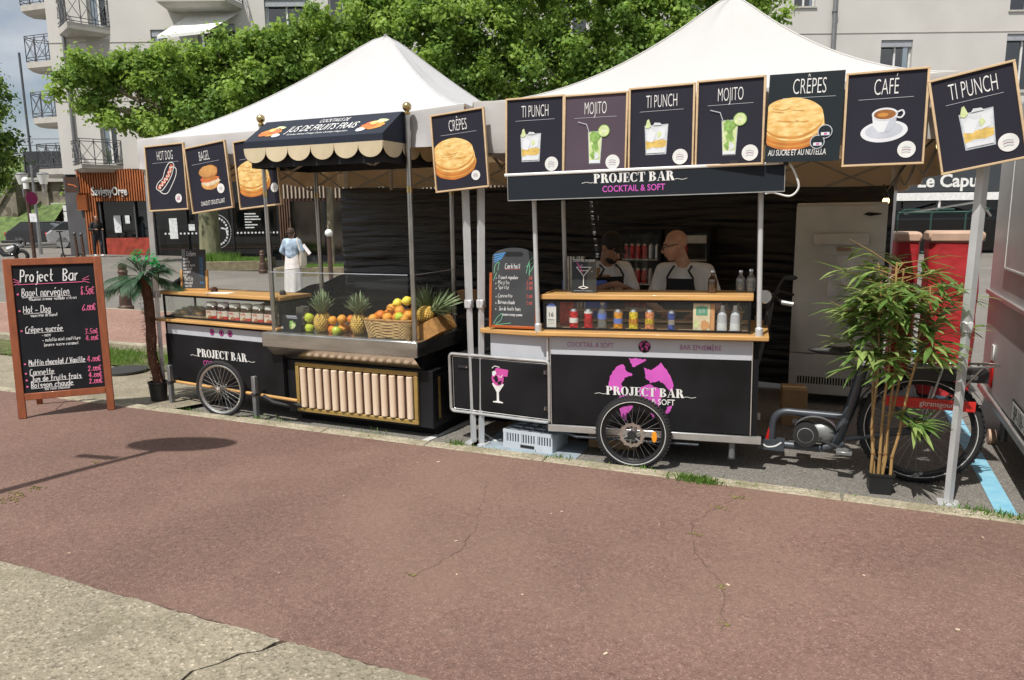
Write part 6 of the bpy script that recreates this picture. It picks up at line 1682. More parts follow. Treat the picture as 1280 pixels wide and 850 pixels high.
q = MB(); q.grid(lambda u, v: ((u - .5) * .46, (v - .5) * .24, .012 + .09 * (math.sin(math.pi * u) * math.sin(math.pi * v)) ** .4 + .006 * math.sin(u * 30 + v * 21)), 24, 14, 'acrylic'); q.build('plastic_cover', t)
for (u, v, z, r, mat, lb, nm) in ((-.28, .14, 1.132, .035, 'jar_dark', 'small dark bun on a napkin on the snack cart top', 'dark_bun'), (.56, .2, 1.132, .03, 'rubber_black', 'small round black tea light on the snack cart top', 'black_pot')):
    q = MB(); q.lathe([(0, 0), (r * .8, .0), (r, r * .4), (r * .95, r * 1.0), (r * .5, r * 1.4), (0, r * 1.45)], mat, n=16); o = q.build(nm); o.location = snp(u, v, z); tag(o, lb, 'pot' if 'pot' in nm else 'bun')
q = MB(); q.box((0, 0, .002), (.24, .12, .003), 'print_white', rz=.2); o = q.build('paper_napkin'); o.location = snp(-.14, .1, 1.132); tag(o, 'white paper napkin on the snack cart top', 'napkin')

# ---- fruit on the juice stand
def jp(x, y, z): return (-1.15 + x, -.11 + y, z)
def pineapple(loc, r, h, lh, label, tilt=(0, 0, 0), seed=1, crown_spread=1):
    t = thing('pineapple', label, 'pineapple', loc, group='pineapples on the stand', rot=tilt)
    q = MB(); n_, m_ = 14, 10; rr = random.Random(seed)
    def surf(a, v):
        s = math.sin(math.pi * min(.98, max(.02, .08 + v * .86))) ** .55
        return r * s, h * v
    for j in range(m_):
        for i in range(n_):
            a = 2 * math.pi * (i + .5 * (j % 2)) / n_; da = math.pi / n_; v = (j + .5) / m_; dv = 1.0 / m_
            rc, zc = surf(a, v); ra, za = surf(a, min(1, v + dv)); rb, zb = surf(a, max(0, v - dv))
            ce = ((rc + .008) * math.cos(a), (rc + .008) * math.sin(a), zc)
            P_ = [(rb * math.cos(a), rb * math.sin(a), zb), (rc * math.cos(a + da), rc * math.sin(a + da), zc), (ra * math.cos(a), ra * math.sin(a), za), (rc * math.cos(a - da), rc * math.sin(a - da), zc)]
            q.add(P_ + [ce], [(0, 1, 4), (1, 2, 4), (2, 3, 4), (3, 0, 4)], 'pine_skin')
    q.build('fruit_body', t, smooth=20)
    q = MB()
    for k in range(46):
        tt = k / 46; a = k * 2.4; l = lh * (.65 + .45 * tt) * rr.uniform(.85, 1.1); sp = (1 - tt) * .75 * crown_spread + .05
        w = .011; p0 = Vector((.016 * math.cos(a), .016 * math.sin(a), h * .95 + tt * .03)); d = Vector((math.cos(a) * sp, math.sin(a) * sp, 1)).normalized(); sd_ = Vector((-math.sin(a), math.cos(a), 0))
        pts = [p0 + d * l * s_ + Vector((math.cos(a), math.sin(a), -.3)) * (sp * .35 * l * s_ * s_) for s_ in (0, .35, .7, 1)]
        ws = [w, w * 1.1, w * .7, .001]
        vs_ = []
        for p_, w_ in zip(pts, ws): vs_ += [p_ - sd_ * w_, p_ + Vector((math.cos(a), math.sin(a), 0)) * (-w_ * .5), p_ + sd_ * w_]
        q.add(vs_, [(3 * i + j, 3 * i + j + 1, 3 * i + j + 4, 3 * i + j + 3) for i in range(3) for j in range(2)], 'pine_leaf')
    q.build('leaf_crown', t)
    return t
Z0j = .834
pineapple(jp(-.36, .14, Z0j), .062, .17, .17, 'pineapple next to the two stacked green apples', seed=1)
pineapple(jp(-.46, .30, Z0j), .06, .16, .16, 'pineapple standing behind the two green apples', seed=2)
pineapple(jp(.03, .14, Z0j), .066, .18, .16, 'pineapple between the loose oranges and the wicker basket', seed=3, crown_spread=1.3)
pineapple(jp(-.10, .32, Z0j), .06, .16, .15, 'pineapple standing behind the loose oranges', seed=4)
pineapple(jp(.52, .42, Z0j), .062, .19, .2, 'pineapple standing behind the wicker basket', seed=5)
pineapple(jp(.60, .17, 1.0), .06, .14, .22, 'pineapple lying tilted in the slanted wooden tray', tilt=(R(-10), R(62), 0), seed=6)
def fruit(kind, label, loc, r, mat, grp, rr):
    q = MB()
    if kind == 'lemon': prof = [(0, -1.25), (.12, -1.2), (.2, -1.05), (.6, -.75), (.92, -.2), (.92, .2), (.6, .75), (.2, 1.05), (.12, 1.2), (0, 1.25)]
    elif kind == 'apple': prof = [(0, -.72), (.25, -.85), (.6, -.72), (.95, -.15), (1.0, .25), (.8, .72), (.4, .88), (.12, .76), (0, .66)]
    else: prof = [(0, -.95), (.3, -.93), (.72, -.68), (.98, -.1), (.96, .3), (.7, .72), (.3, .95), (.08, .93), (0, .9)]
    q.lathe([(a * r, b * r) for a, b in prof], mat, n=16, rot=Matrix.Rotation(rr.uniform(0, 3), 3, 'Z') @ Matrix.Rotation(rr.uniform(-.6, .6) if kind != 'lemon' else 1.4, 3, 'X'))
    if kind == 'apple': q.tube([(0, 0, r * .6), (.004, 0, r * 1.05)], .0025, 'bark', 5)
    o = q.build(kind, smooth=60); o.location = loc; return tag(o, label, kind, grp)
rr = random.Random(2)
fruit('apple', 'green apple on top of another green apple', jp(-.475, .12, .955), .045, 'apple_green', None, rr)
fruit('apple', 'green apple underneath another green apple by the black card', jp(-.475, .12, .864), .045, 'apple_green', None, rr)
fruit('apple', 'green apple below the loose oranges', jp(-.16, .08, .862), .044, 'apple_green', None, rr)
for x, y, z in ((-.245, .14, .86), (-.24, .14, .943), (-.15, .15, .955), (-.05, .15, .96), (-.22, .25, .86), (-.13, .25, .86), (-.05, .24, .86), (-.16, .17, .87)):
    fruit('orange', 'loose orange heaped between the two front pineapples', jp(x, y, z), .043 * rr.uniform(.92, 1.06), rr.choice(['orange_peel', 'orange_deep', 'orange_pale']), 'loose oranges on the stand', rr)
bk = thing('wicker_basket', 'pale wicker basket heaped with oranges and lemons', 'basket', jp(.38, .16, Z0j))
BWd = [(.205, .115, 0), (.235, .14, .145)]
def bring(z, off=0):
    k = z / .145; hx = .205 + .03 * k; hy = .115 + .025 * k; pts = []
    N = 56
    for i in range(N):
        t_ = i / N * 2 * math.pi; c, s = math.cos(t_), math.sin(t_)
        x = hx * math.copysign(abs(c) ** .35, c); y = hy * math.copysign(abs(s) ** .35, s)
        w = .005 * (1 if (i + off) % 2 else -1); l = math.hypot(x, y)
        pts.append((x + x / l * w, y + y / l * w, z))
    return pts
for i in range(11):
    q = MB(); q.tube(bring(.008 + i * .0125, i), .0062, 'wicker', 6, closed=True); q.build('woven_strand', bk)
q = MB(); q.tube([(p_[0], p_[1], .15) for p_ in bring(.145)[::2]], .012, 'wicker_dark', 7, closed=True); q.build('rim', bk)
q = MB(); q.bx(-.2, .2, -.11, .11, 0, .006, 'wicker_dark'); q.build('base', bk)
q = MB(); q.bx(-.14, .14, -.07, .07, .006, .11, 'wicker_dark'); q.build('liner', bk, bevel=.03)
for x, y, z in ((-.10, -.06, .19), (-.02, -.08, .175), (.07, -.07, .18), (-.05, .03, .235), (.05, .0, .225), (-.16, .0, .17), (.13, .0, .19), (-.1, .06, .19), (.02, .07, .2), (.1, .08, .2), (-.16, -.08, .16), (.14, -.08, .17)):
    fruit('orange', 'orange heaped in the pale wicker basket', jp(.38 + x, .16 + y, Z0j + z - .01), .043 * rr.uniform(.92, 1.06), rr.choice(['orange_peel', 'orange_deep', 'orange_pale']), 'oranges in the basket', rr)
for x, y, z, lb in ((.0, .05, .285, 'yellow lemon on the left shoulder of the basket heap'), (.11, .02, .31, 'yellow lemon topping the basket heap'), (.1, -.09, .19, 'greenish lemon at the front of the basket')):
    fruit('lemon', lb, jp(.38 + x, .16 + y, Z0j + z - .01), .042, 'lemon' if z > .2 else 'apple_green', None, rr)
tr = thing('wooden_tray', 'slanted wooden produce tray beside the steel pole', 'tray', jp(.66, .28, .815), rot=(0, R(-28), R(4)))
for a, b, c, d, e, f_ in ((-.12, .16, -.16, .16, 0, .012), (-.12, .16, -.172, -.16, 0, .13), (-.12, .16, .16, .172, 0, .13), (-.132, -.12, -.172, .172, 0, .1), (.16, .172, -.172, .172, 0, .13)):
    q = MB(); q.bx(a, b, c, d, e, f_, 'wicker_dark'); q.build('board', tr)
t = thing('fruit_card', 'small dark printed card leaning at the corner of the juice stand', 'card', jp(-.66, .08, Z0j))
q = MB(); q.m = Matrix.Rotation(-R(8), 4, 'X'); q.bx(-.12, .12, 0, .004, 0, .15, 'chalk_black'); q.build('card', t)
q = MB(); q.m = Matrix.Rotation(-R(8), 4, 'X'); q.ribbon([(-.05, .135), (.06, .135)], .008, -.001, 'strip_grey'); q.ribbon([(-.04, .12), (.07, .12)], .006, -.001, 'strip_grey'); q.flat(blob(.02, .06, .035, .035, 24, .15, 3), -.001, 'mint_green'); q.flat(blob(.03, .05, .02, .025, 24, .15, 4), -.0015, 'lime_pale'); q.flat(ell(-.09, .03, .012, .012, 10), -.001, 'strip_grey'); q.build('card_print', t, smooth=0)
t = thing('glass_vase', 'clear square glass carafe standing behind the dark card', 'carafe', jp(-.61, .2, Z0j))
q = MB(); q.bx(-.04, .04, -.04, .04, 0, .21, 'acrylic'); q.build('vessel', t)
# black blender-like juicer and jars behind the stand
jb = thing('black_juicer', 'black upright juicer behind the wooden tray', 'juicer', (-.33, .95, 0))
q = MB(); q.bx(-.28, .28, -.25, .25, 0, .92, 'cart_black_soft'); q.build('pedestal', jb, bevel=.01)
q = MB(); q.lathe([(0, 0), (.13, 0), (.13, .26), (.11, .3), (.12, .32), (.12, .4), (.09, .43), (.08, .46), (0, .46)], 'rubber_black', (.02, 0, .92), 20); q.build('body', jb)
q = MB(); q.bx(.16, .27, -.15, .12, .92, 1.02, 'steel_brushed'); q.build('tap_block', jb, bevel=.01)
t = thing('back_table', 'black covered prep table under the film wall of the smaller tent', 'table', (-1.6, 2.3, 0))
q = MB(); q.bx(-1.2, 1.25, -.35, .35, .86, .9, 'cart_black_soft'); q.build('table_top', t, bevel=.01)
q = MB(); q.bx(-1.15, 1.2, -.32, .32, 0, .86, 'cart_black_soft'); q.build('cloth', t)
for (x, h, r, mat, lb) in ((.62, .36, .05, 'carton_green', 'tall dull green bottle on the prep table'), (.88, .3, .06, 'pale_wood', 'pale wooden pepper mill on the prep table')):
    q = MB(); q.lathe([(0, 0), (r, 0), (r, h * .6), (r * .8, h * .7), (r * .8, h), (0, h)], mat, n=16); o = q.build('jar' if 'bottle' in lb else 'pepper_mill'); o.location = (-1.6 + x, 2.2, .9); tag(o, lb, 'bottle' if 'bottle' in lb else 'mill')
q = MB(); q.bx(-.16, .16, -.1, .1, 0, .11, 'cardboard'); o = q.build('paper_box', bevel=.005); o.location = (-1.6 + .48, 2.2, .9); tag(o, 'low brown paper box on the prep table', 'box')

# ---- crate, cardboard boxes
cr_ = thing('plastic_crate', 'grey slotted plastic crate under the bar side cabinet', 'crate', (.44, .16, 0), R(-4))
CW, CD, CH = .43, .30, .15
for y0, sgn in ((-CD / 2, 1), (CD / 2 - .012, 1)):
    q = MB()
    q.bx(-CW / 2, CW / 2, y0, y0 + .012, 0, .055, 'crate_grey'); q.bx(-CW / 2, CW / 2, y0, y0 + .012, .125, CH, 'crate_grey')
    for i in range(19):
        x = -CW / 2 + .002 + i * (CW - .016) / 18; w_ = .012 if i % 6 else .03
        q.bx(x, min(CW / 2, x + w_), y0 + .0005, y0 + .0115, .055, .125, 'crate_grey')
    q.build('slotted_side', cr_)
    q = MB(); q.bx(-.06, .06, y0 - .004, y0 - .001, .02, .042, 'dark_room'); q.build('hand_slot', cr_)
for x0 in (-CW / 2, CW / 2 - .012):
    q = MB(); q.bx(x0, x0 + .012, -CD / 2 + .012, CD / 2 - .012, 0, CH, 'crate_grey'); q.build('end_side', cr_)
q = MB(); q.bx(-CW / 2 + .012, CW / 2 - .012, -CD / 2 + .012, CD / 2 - .012, .0, .01, 'crate_grey')
for i in range(5): q.bx(-CW / 2 + .012 + i * .1, -CW / 2 + .03 + i * .1, -CD / 2 + .012, CD / 2 - .012, .135, .148, 'crate_grey')
for i in range(3): q.bx(-CW / 2 + .012, CW / 2 - .012, -CD / 2 + .05 + i * .09, -CD / 2 + .065 + i * .09, .1345, .1475, 'crate_grey')
q.build('lattice', cr_)
for (x, y, w_, d_, h_, lb) in ((1.0, .45, .36, .3, .2, 'cardboard box on the road beneath the bar cart'), (2.28, 1.6, .2, .25, .32, 'small cardboard box beside the steel cabinet')):
    t = thing('cardboard_box', lb, 'box', (x, y, 0), R(8)); q = MB(); q.bx(-w_ / 2, w_ / 2, -d_ / 2, d_ / 2, 0, h_, 'cardboard'); q.build('carton', t, bevel=.003)
    q = MB(); q.bx(-w_ / 2, w_ / 2, -.02, .02, h_, h_ + .001, 'carton_beige'); q.build('tape', t)
q = MB(); q.tube([(-.1, .3, .01), (.1, .12, .01), (.2, .3, .01), (.05, .45, .01), (.3, .5, .01), (.5, .3, .012)], .008, 'cable_white', 6); o = q.build('floor_cable'); tag(o, 'pale cable lying on the road beneath the side cabinet', 'cable')

# ---- steel cabinet, drinks fridges
fz = thing('steel_cabinet', 'tall dented stainless steel refrigerator cabinet', 'refrigerator', (2.19, 2.35, 0))
q = MB(); q.bx(0, .76, .03, .70, .1, 1.9, 'steel_dull'); q.build('carcass', fz, bevel=.008)
def dent(u, v): return (.0 + .76 * u, -.012 - .012 * math.sin(u * 5 + 1) * math.sin(v * 7) + .012 * math.exp(-((u - .75) ** 2 + (v - .72) ** 2) * 60) - .006 * math.sin(u * 13 + v * 4), .50 + 1.37 * v)
q = MB(); q.grid(dent, 30, 40, 'steel_dull'); q.bx(0, .76, .012, .029, .5, 1.87, 'steel_dull'); q.build('upper_door', fz)
q = MB(); q.bx(0, .76, -.008, .029, .1, .49, 'steel_dull'); q.build('lower_panel', fz, bevel=.006)
q = MB()
for i in range(26): q.bx(.08 + i * .024, .094 + i * .024, -.0095, -.008, .2, .27, 'dark_room')
tag(q.build('vent_slots', fz), kind='stuff')
q = MB(); q.bx(.16, .62, -.075, -.06, 1.52, 1.62, 'window_white'); q.bx(.16, .2, -.06, -.01, 1.54, 1.6, 'joint_black'); q.bx(.58, .62, -.06, -.01, 1.54, 1.6, 'joint_black'); q.build('handle_bar', fz, bevel=.004)
q = MB(); q.bx(.3, .62, -.034, -.03, 1.05, 1.42, 'poster_white'); q.build('notice_sheet', fz)
q = MB(); q.bx(.36, .48, -.034, -.03, 1.46, 1.5, 'tarp_beige'); q.build('sticker', fz)
q = MB(); q.flat(ell(.52, .9, .09, .09, 28), -.032, 'print_white'); q.text('I ♥', .05, .5, .93, -.034, 'cart_black') if False else q.flat(ell(.53, .93, .02, .018, 12), -.034, 'jar_red')
for i in range(2): q.ribbon([(.46, .89 - i * .025), (.58, .89 - i * .025)], .012, -.034, 'cart_black')
q.build('round_sticker', fz, smooth=0)
q = MB(); q.flat([(.56, 1.79), (.6, 1.81), (.7, 1.8), (.72, 1.79), (.62, 1.775)], -.035, 'cart_black'); q.build('maker_badge', fz, smooth=0)
for x in (.06, .7):
    q = MB(); q.tube([(x, .1, 0), (x, .1, .1)], .02, 'joint_black'); q.build('foot', fz)
for k, (x, w_, lb) in enumerate(((.43, .46, 'black glass door fridge full of red cans behind the capped bartender'), (.92, .46, 'black glass door fridge behind the bald bartender'))):
    t = thing('drinks_fridge', lb, 'refrigerator', (x, 2.55, 0), group='drinks fridges behind the bar')
    q = MB(); q.bx(0, w_, .36, .42, .0, 1.66, 'cart_black'); q.bx(0, .03, 0, .36, 0, 1.66, 'cart_black'); q.bx(w_ - .03, w_, 0, .36, 0, 1.66, 'cart_black'); q.bx(.03, w_ - .03, 0, .36, 1.61, 1.66, 'cart_black'); q.bx(.03, w_ - .03, 0, .36, 0, .3, 'cart_black'); q.build('carcass', t)
    for z in (.55, .82, 1.08, 1.34):
        q = MB(); q.bx(.03, w_ - .03, .03, .34, z, z + .012, 'window_white'); q.build('shelf', t)
    q = MB(); q.bx(.03, w_ - .03, .35, .36, .3, 1.61, 'shutter_grey'); q.build('back_liner', t)
    q = MB(); q.bx(.02, w_ - .02, -.012, -.008, .3, 1.63, 'clear_pane'); q.build('glass_door', t)
    q = MB()
    for a, b, c, d in ((.0, w_, 1.625, 1.66), (.0, w_, .27, .31), (0, .03, .31, 1.625), (w_ - .03, w_, .31, 1.625)): q.bx(a, b, -.02, -.001, c, d, 'cart_black')
    q.build('door_frame', t)
    if k == 1: q = MB(); q.bx(.12, w_ - .04, .0, .02, 1.52, 1.6, 'trim_white'); q.build('header_label', t)
    base = None
    for z in (.832, 1.092, 1.352):
        for i in range(6):
            if k == 1 and i > 2: continue
            mat = 'can_red' if i < 4 else 'can_top'
            loc = (x + .06 + i * .068, 2.62, z)
            bottle('drink_can', 'red can on the fridge shelves behind the bartenders' if i < 4 else 'silver can on the fridge shelves behind the bartenders', 'can', loc, canp(.16, .03), canm(mat), 'cans in the drinks fridges' if i < 4 else 'silver cans in the drinks fridges', 12)

# ---- red covered trolleys, steel trailer
for (x, y, w_, h_, lb) in ((3.32, 2.6, .42, 1.62, 'tall red tarpaulin covered trolley with beige top band'), (3.08, 3.2, .22, 1.6, 'narrow red tarpaulin bundle beside the steel cabinet')):
    t = thing('covered_trolley', lb, 'trolley', (x, y, 0))
    q = MB(); g = random.Random(int(x * 10))
    def cover(u, v):
        a = u * 2 * math.pi; c, s = math.cos(a), math.sin(a)
        k = 1 + .03 * math.sin(a * 7 + v * 9) * (1 - v * .5) + .02 * math.sin(v * 23 + a * 2)
        return (w_ / 2 + w_ / 2 * k * math.copysign(abs(c) ** .3, c), .25 + .25 * k * math.copysign(abs(s) ** .3, s), .12 + (h_ - .12) * v)
    q.grid(cover, 40, 24, 'red_tarp'); q.build('tarpaulin', t)
    q = MB(); q.bx(-.01, w_ + .01, -.015, .515, h_ - .09, h_ + .01, 'tarp_beige'); q.build('top_band', t, bevel=.02)
    for a in (.08, w_ - .08):
        for b in (.08, .42): q = MB(); q.lathe([(0, -.02), (.055, -.02), (.06, 0), (.055, .02), (0, .02)], 'rubber_black', (a, b, .06), 12, rot=Matrix.Rotation(R(90), 3, 'X')); q.build('castor', t)
t = thing('glass_rack', 'dark green wire rack standing behind the red trolleys', 'rack', (3.1, 3.5, 0))
q = MB()
for x in (0, .3, .6): q.tube([(x, 0, 0), (x, 0, 1.78), (x + .06, 0, 1.83), (x + .2, 0, 1.83)], .009, 'rack_green', 5)
for z in (.4, .9, 1.4, 1.8): q.tube([(0, 0, z), (.62, 0, z)], .01, 'rack_green', 5)
q.build('wire_frame', t)
tra = thing('steel_trailer', 'large brushed steel food trailer with number plate beside the bike', 'trailer', (3.70, -.9, 0), R(-1.0))
q = MB(); q.bx(0, 2.2, 0, 3.15, .34, 2.62, 'trailer_steel'); q.build('body', tra, bevel=.04, seg=3)
for z0, z1 in ((1.12, 1.16), (.30, .36)):
    q = MB(); q.bx(-.025, .0, .02, 3.13, z0, z1, 'alu_rail'); q.build('ledge_trim', tra, bevel=.006)
q = MB(); q.bx(-.012, -.002, .3, 2.45, 1.38, 2.35, 'trailer_steel'); q.bx(-.016, -.0125, .3, 2.45, 1.37, 1.385, 'trim_white'); q.bx(-.016, -.0125, 2.435, 2.45, 1.386, 2.35, 'trim_white'); q.build('serving_hatch', tra)
q = MB(); q.bx(-.014, -.002, 1.12, 1.66, .40, .52, 'plate_white'); q.bx(-.012, -.001, 1.10, 1.68, .385, .535, 'rubber_black'); pl = q.build('number_plate', tra)
q = MB(); q.m = Matrix.Translation((-.0152, 1.39, .0)) @ Matrix.Rotation(R(-90), 4, 'Z'); q.text('BP-106-Y', .13, 0, .415, 0, 'cart_black', xs=.8, weight=.008); q.build('plate_lettering', pl, smooth=0)
q = MB(); q.bx(-.014, -.002, 2.55, 2.68, .42, .62, 'lamp_red'); q.bx(-.016, -.003, 2.57, 2.66, .63, .76, 'trim_white'); q.build('tail_light', tra, bevel=.01)
for y in (1.3, 2.0):
    q = MB(); q.lathe([(0, -.09), (.17, -.09), (.18, -.1), (.28, -.09), (.29, 0), (.28, .09), (0, .09)], None, (.9, y, .29), 22, rot=Matrix.Rotation(R(90), 3, 'Y'), mats=['rim_silver', 'rim_silver', 'tyre', 'tyre', 'tyre', 'tyre']); q.build('wheel', tra)
q = MB(); q.tube([(.08, 2.4, .36), (.08, 2.4, .04)], .03, 'pipe_zinc'); q.lathe([(0, -.02), (.055, -.02), (.06, 0), (.055, .03), (0, .04)], 'tarp_beige', (.0, 2.42, .06), 16, rot=Matrix.Rotation(R(90), 3, 'Y')); q.build('corner_steady', tra)

# ---- electric bike pushing the bar
bk_ = thing('cargo_bike', 'grey electric cargo bike frame joined to the bar cart', 'bicycle', (3.13, .36, 0))
bike_wheel(bk_, (0, 0, .375), .375, .03, 'rim_black', 'reflect_line', 32, False)
q = MB(); q.tube([(-1.1, 0, .165), (-.60, 0, .165)], .03, 'frame_bike', 10); q.bx(-1.02, -.84, -.045, .045, .125, .20, 'frame_bike'); q.tube([(a, 0, b) for a, b in bez([(-.93, .17), (-.92, .34), (-.86, .405), (-.74, .41), (-.46, .41)], 5)], .026, 'frame_bike', 10)
q.tube([(-.60, 0, .165), (-.45, 0, .22)], .03, 'frame_bike', 10)
q.tube([(-.50, 0, .22), (-.42, 0, .5), (-.36, 0, .78)], .036, 'frame_bike', 10); q.tube([(-.44, 0, .25), (0, .06, .375)], .018, 'frame_bike', 8); q.tube([(-.44, 0, .25), (0, -.06, .375)], .018, 'frame_bike', 8); q.tube([(-.38, 0, .7), (0, .06, .375)], .012, 'frame_bike', 8); q.tube([(-.38, 0, .7), (0, -.06, .375)], .012, 'frame_bike', 8)
q.tube([(-1.1, 0, .165), (-1.12, .25, .5), (-1.02, .28, 1.0), (-1.0, .28, 1.16)], .024, 'frame_bike', 10)
q.build('frame', bk_)
q = MB(); q.text('TRIPORTEUR', .045, -.945, .15, -.0465, 'print_white', xs=.7) if False else q.ribbon(bez([(-.98, .165), (-.95, .15), (-.9, .16), (-.86, .19)]), .01, -.0465, 'print_white'); q.build('frame_mark', bk_, smooth=0)
q = MB(); q.lathe([(0, -.05), (.075, -.05), (.085, -.04), (.085, .05), (0, .055)], 'rubber_black', (-.70, -.03, .27), 24, rot=Matrix.Rotation(R(90), 3, 'X')); q.lathe([(.05, -.001), (.055, 0), (.05, .002)], 'motor_grey', (-.70, -.082, .27), 20, rot=Matrix.Rotation(R(90), 3, 'X'))
def mcover(u, v): a = R(10 + 160 * u); rr_ = .11 + .03 * math.sin(a); return (-.64 + 1.2 * rr_ * math.cos(a), -.06 + .12 * v, .27 + rr_ * math.sin(a) * .95)
q.grid(mcover, 16, 2, 'motor_grey'); q.ball((-.6, 0, .28), (.1, .05, .08), 'motor_grey'); q.build('motor', bk_)
for y_, x_, z_, pm_ in ((-1, -.45, .20, 'motor_grey'), (1, -.75, .30, 'rubber_black')):
    q = MB(); q.tube([(-.60, y_ * .05, .25), (-.60, y_ * .09, .25), (x_, y_ * .1, z_)], .011, 'rubber_black'); cr2 = q.build('crank', bk_)
    q = MB(); q.box((x_, y_ * .145, z_), (.1, .09, .025), pm_); q.build('pedal', cr2, bevel=.004)
q = MB(); q.prism([(-1.0 + .03, .2), (-.93, .2), (-.95, .29)], -.02, .0, 'lamp_red'); q.build('safety_flag', bk_)
q = MB(); q.lathe([(0, -.04), (.065, -.04), (.07, -.03), (.07, .03), (.065, .04), (0, .04)], 'rubber_black', (0, 0, .375), 28, rot=Matrix.Rotation(R(90), 3, 'X')); q.build('hub_motor', bk_)
def fender(u, v): a = R(28 + 160 * u); r_ = .405; w_ = (v - .5) * .085; return (r_ * math.cos(a), w_, .375 + (r_ - abs(w_) * .25) * math.sin(a))
q = MB(); q.grid(fender, 30, 4, 'frame_bike'); q.build('mudguard', bk_)
q = MB()
for s in (-.06, .06): q.tube([(-.05, s, .80), (.36, s, .83), (.42, s * .3, .835)], .008, 'steel_pole', 6); q.tube([(0, s, .375), (.1, s, .80)], .007, 'steel_pole', 6); q.tube([(0, s, .375), (.32, s, .82)], .007, 'steel_pole', 6)
for x in (.05, .2, .34): q.tube([(x, -.06, .82), (x, .06, .82)], .006, 'steel_pole', 6)
q.build('luggage_rack', bk_)
q = MB(); q.bx(-.1, .36, -.055, .055, .72, .80, 'rack_battery'); q.bx(.2, .3, -.057, -.055, .74, .77, 'motor_grey'); q.build('battery', bk_, bevel=.02, seg=2)
q = MB(); q.bx(-.22, .3, -.075, -.065, .53, .60, 'bike_red'); gd = q.build('coat_guard', bk_, bevel=.01)
q = MB(); q.text('gitransgour', .05, .08, .55, -.0762, 'print_white', xs=.85); q.build('lettering', gd, smooth=0)
q = MB(); q.tube([(-.36, 0, .78), (-.34, 0, .84)], .015, 'chrome'); q.ball((-.55, 0, .87), (.17, .05, .03), 'saddle_black', 16, 8); q.ball((-.44, 0, .87), (.09, .085, .035), 'saddle_black', 16, 8); q.tube([(-.36, 0, .82), (-.5, 0, .855)], .015, 'chrome'); q.build('saddle', bk_)
q = MB(); q.tube([(-1.0, .28, 1.16), (-1.0, .28, 1.2)], .02, 'rubber_black'); q.tube([(-.88, -.05, 1.19), (-.96, .08, 1.22), (-1.0, .28, 1.21), (-.96, .48, 1.22), (-.86, .56, 1.19)], .012, 'rubber_black', 8); q.tube([(-.82, -.06, 1.185), (-.90, -.04, 1.195)], .017, 'motor_grey', 8); q.tube([(-.97, .05, 1.2), (-.93, .0, 1.3), (-.9, .02, 1.36)], .008, 'rubber_black', 6); q.tube([(-.97, .1, 1.2), (-1.0, .02, 1.1), (-.98, .2, .9)], .005, 'rubber_black', 5); q.ball((-.86, .06, 1.36), (.05, .012, .02), 'rubber_black'); q.build('handlebar', bk_)
q = MB(); q.lathe([(0, -.06), (.03, -.055), (.045, -.01), (.05, .03), (.046, .035), (0, .03)], None, (-1.02, .05, 1.22), 16, rot=Matrix.Rotation(R(80), 3, 'X'), mats=['chrome', 'chrome', 'chrome', 'chrome', 'lantern_glass']); q.build('headlamp', bk_)

# ---- bamboo and palm in pots
bb = thing('potted_bamboo', 'artificial bamboo with brown canes in a square black pot', 'plant', (2.90, .08, 0))
q = MB(); q.lathe([(0, .0), (.09, .0), (.105, .12), (.112, .125), (.112, .14), (.1, .14), (.095, .1), (0, .095)], 'pot_black', n=4, rot=Matrix.Rotation(R(52), 3, 'Z')); q.build('pot', bb, bevel=.012, smooth=30)
rr = random.Random(12)
canes = [((-.055, 0), (-.06, .02), 1.42), ((-.02, -.02), (.01, -.03), 1.5), ((.02, .0), (.05, .04), 1.45), ((.05, -.02), (.20, -.06), 1.36), ((.0, .03), (.12, .1), 1.3), ((-.03, .03), (-.1, .1), 1.25)]
def blade(q, p, d, l, w, droop, mat, up=Vector((0, 0, 1))):
    d = Vector(d).normalized(); s = d.cross(up)
    if s.length < .05: s = Vector((1, 0, 0))
    s.normalize(); n_ = s.cross(d).normalized()
    pts = [Vector(p) + d * l * t_ - Vector((0, 0, 1)) * droop * l * t_ * t_ for t_ in (0, .25, .55, .8, 1)]
    ws = [w * .15, w * .95, w, w * .55, w * .02]
    vs_ = []
    for p_, w_ in zip(pts, ws): vs_ += [p_ - s * w_ + n_ * w_ * .25, p_, p_ + s * w_ + n_ * w_ * .25]
    q.add(vs_, [(3 * i + j, 3 * i + j + 1, 3 * i + j + 4, 3 * i + j + 3) for i in range(4) for j in range(2)], mat)
lf_ = {k: MB() for k in range(6)}
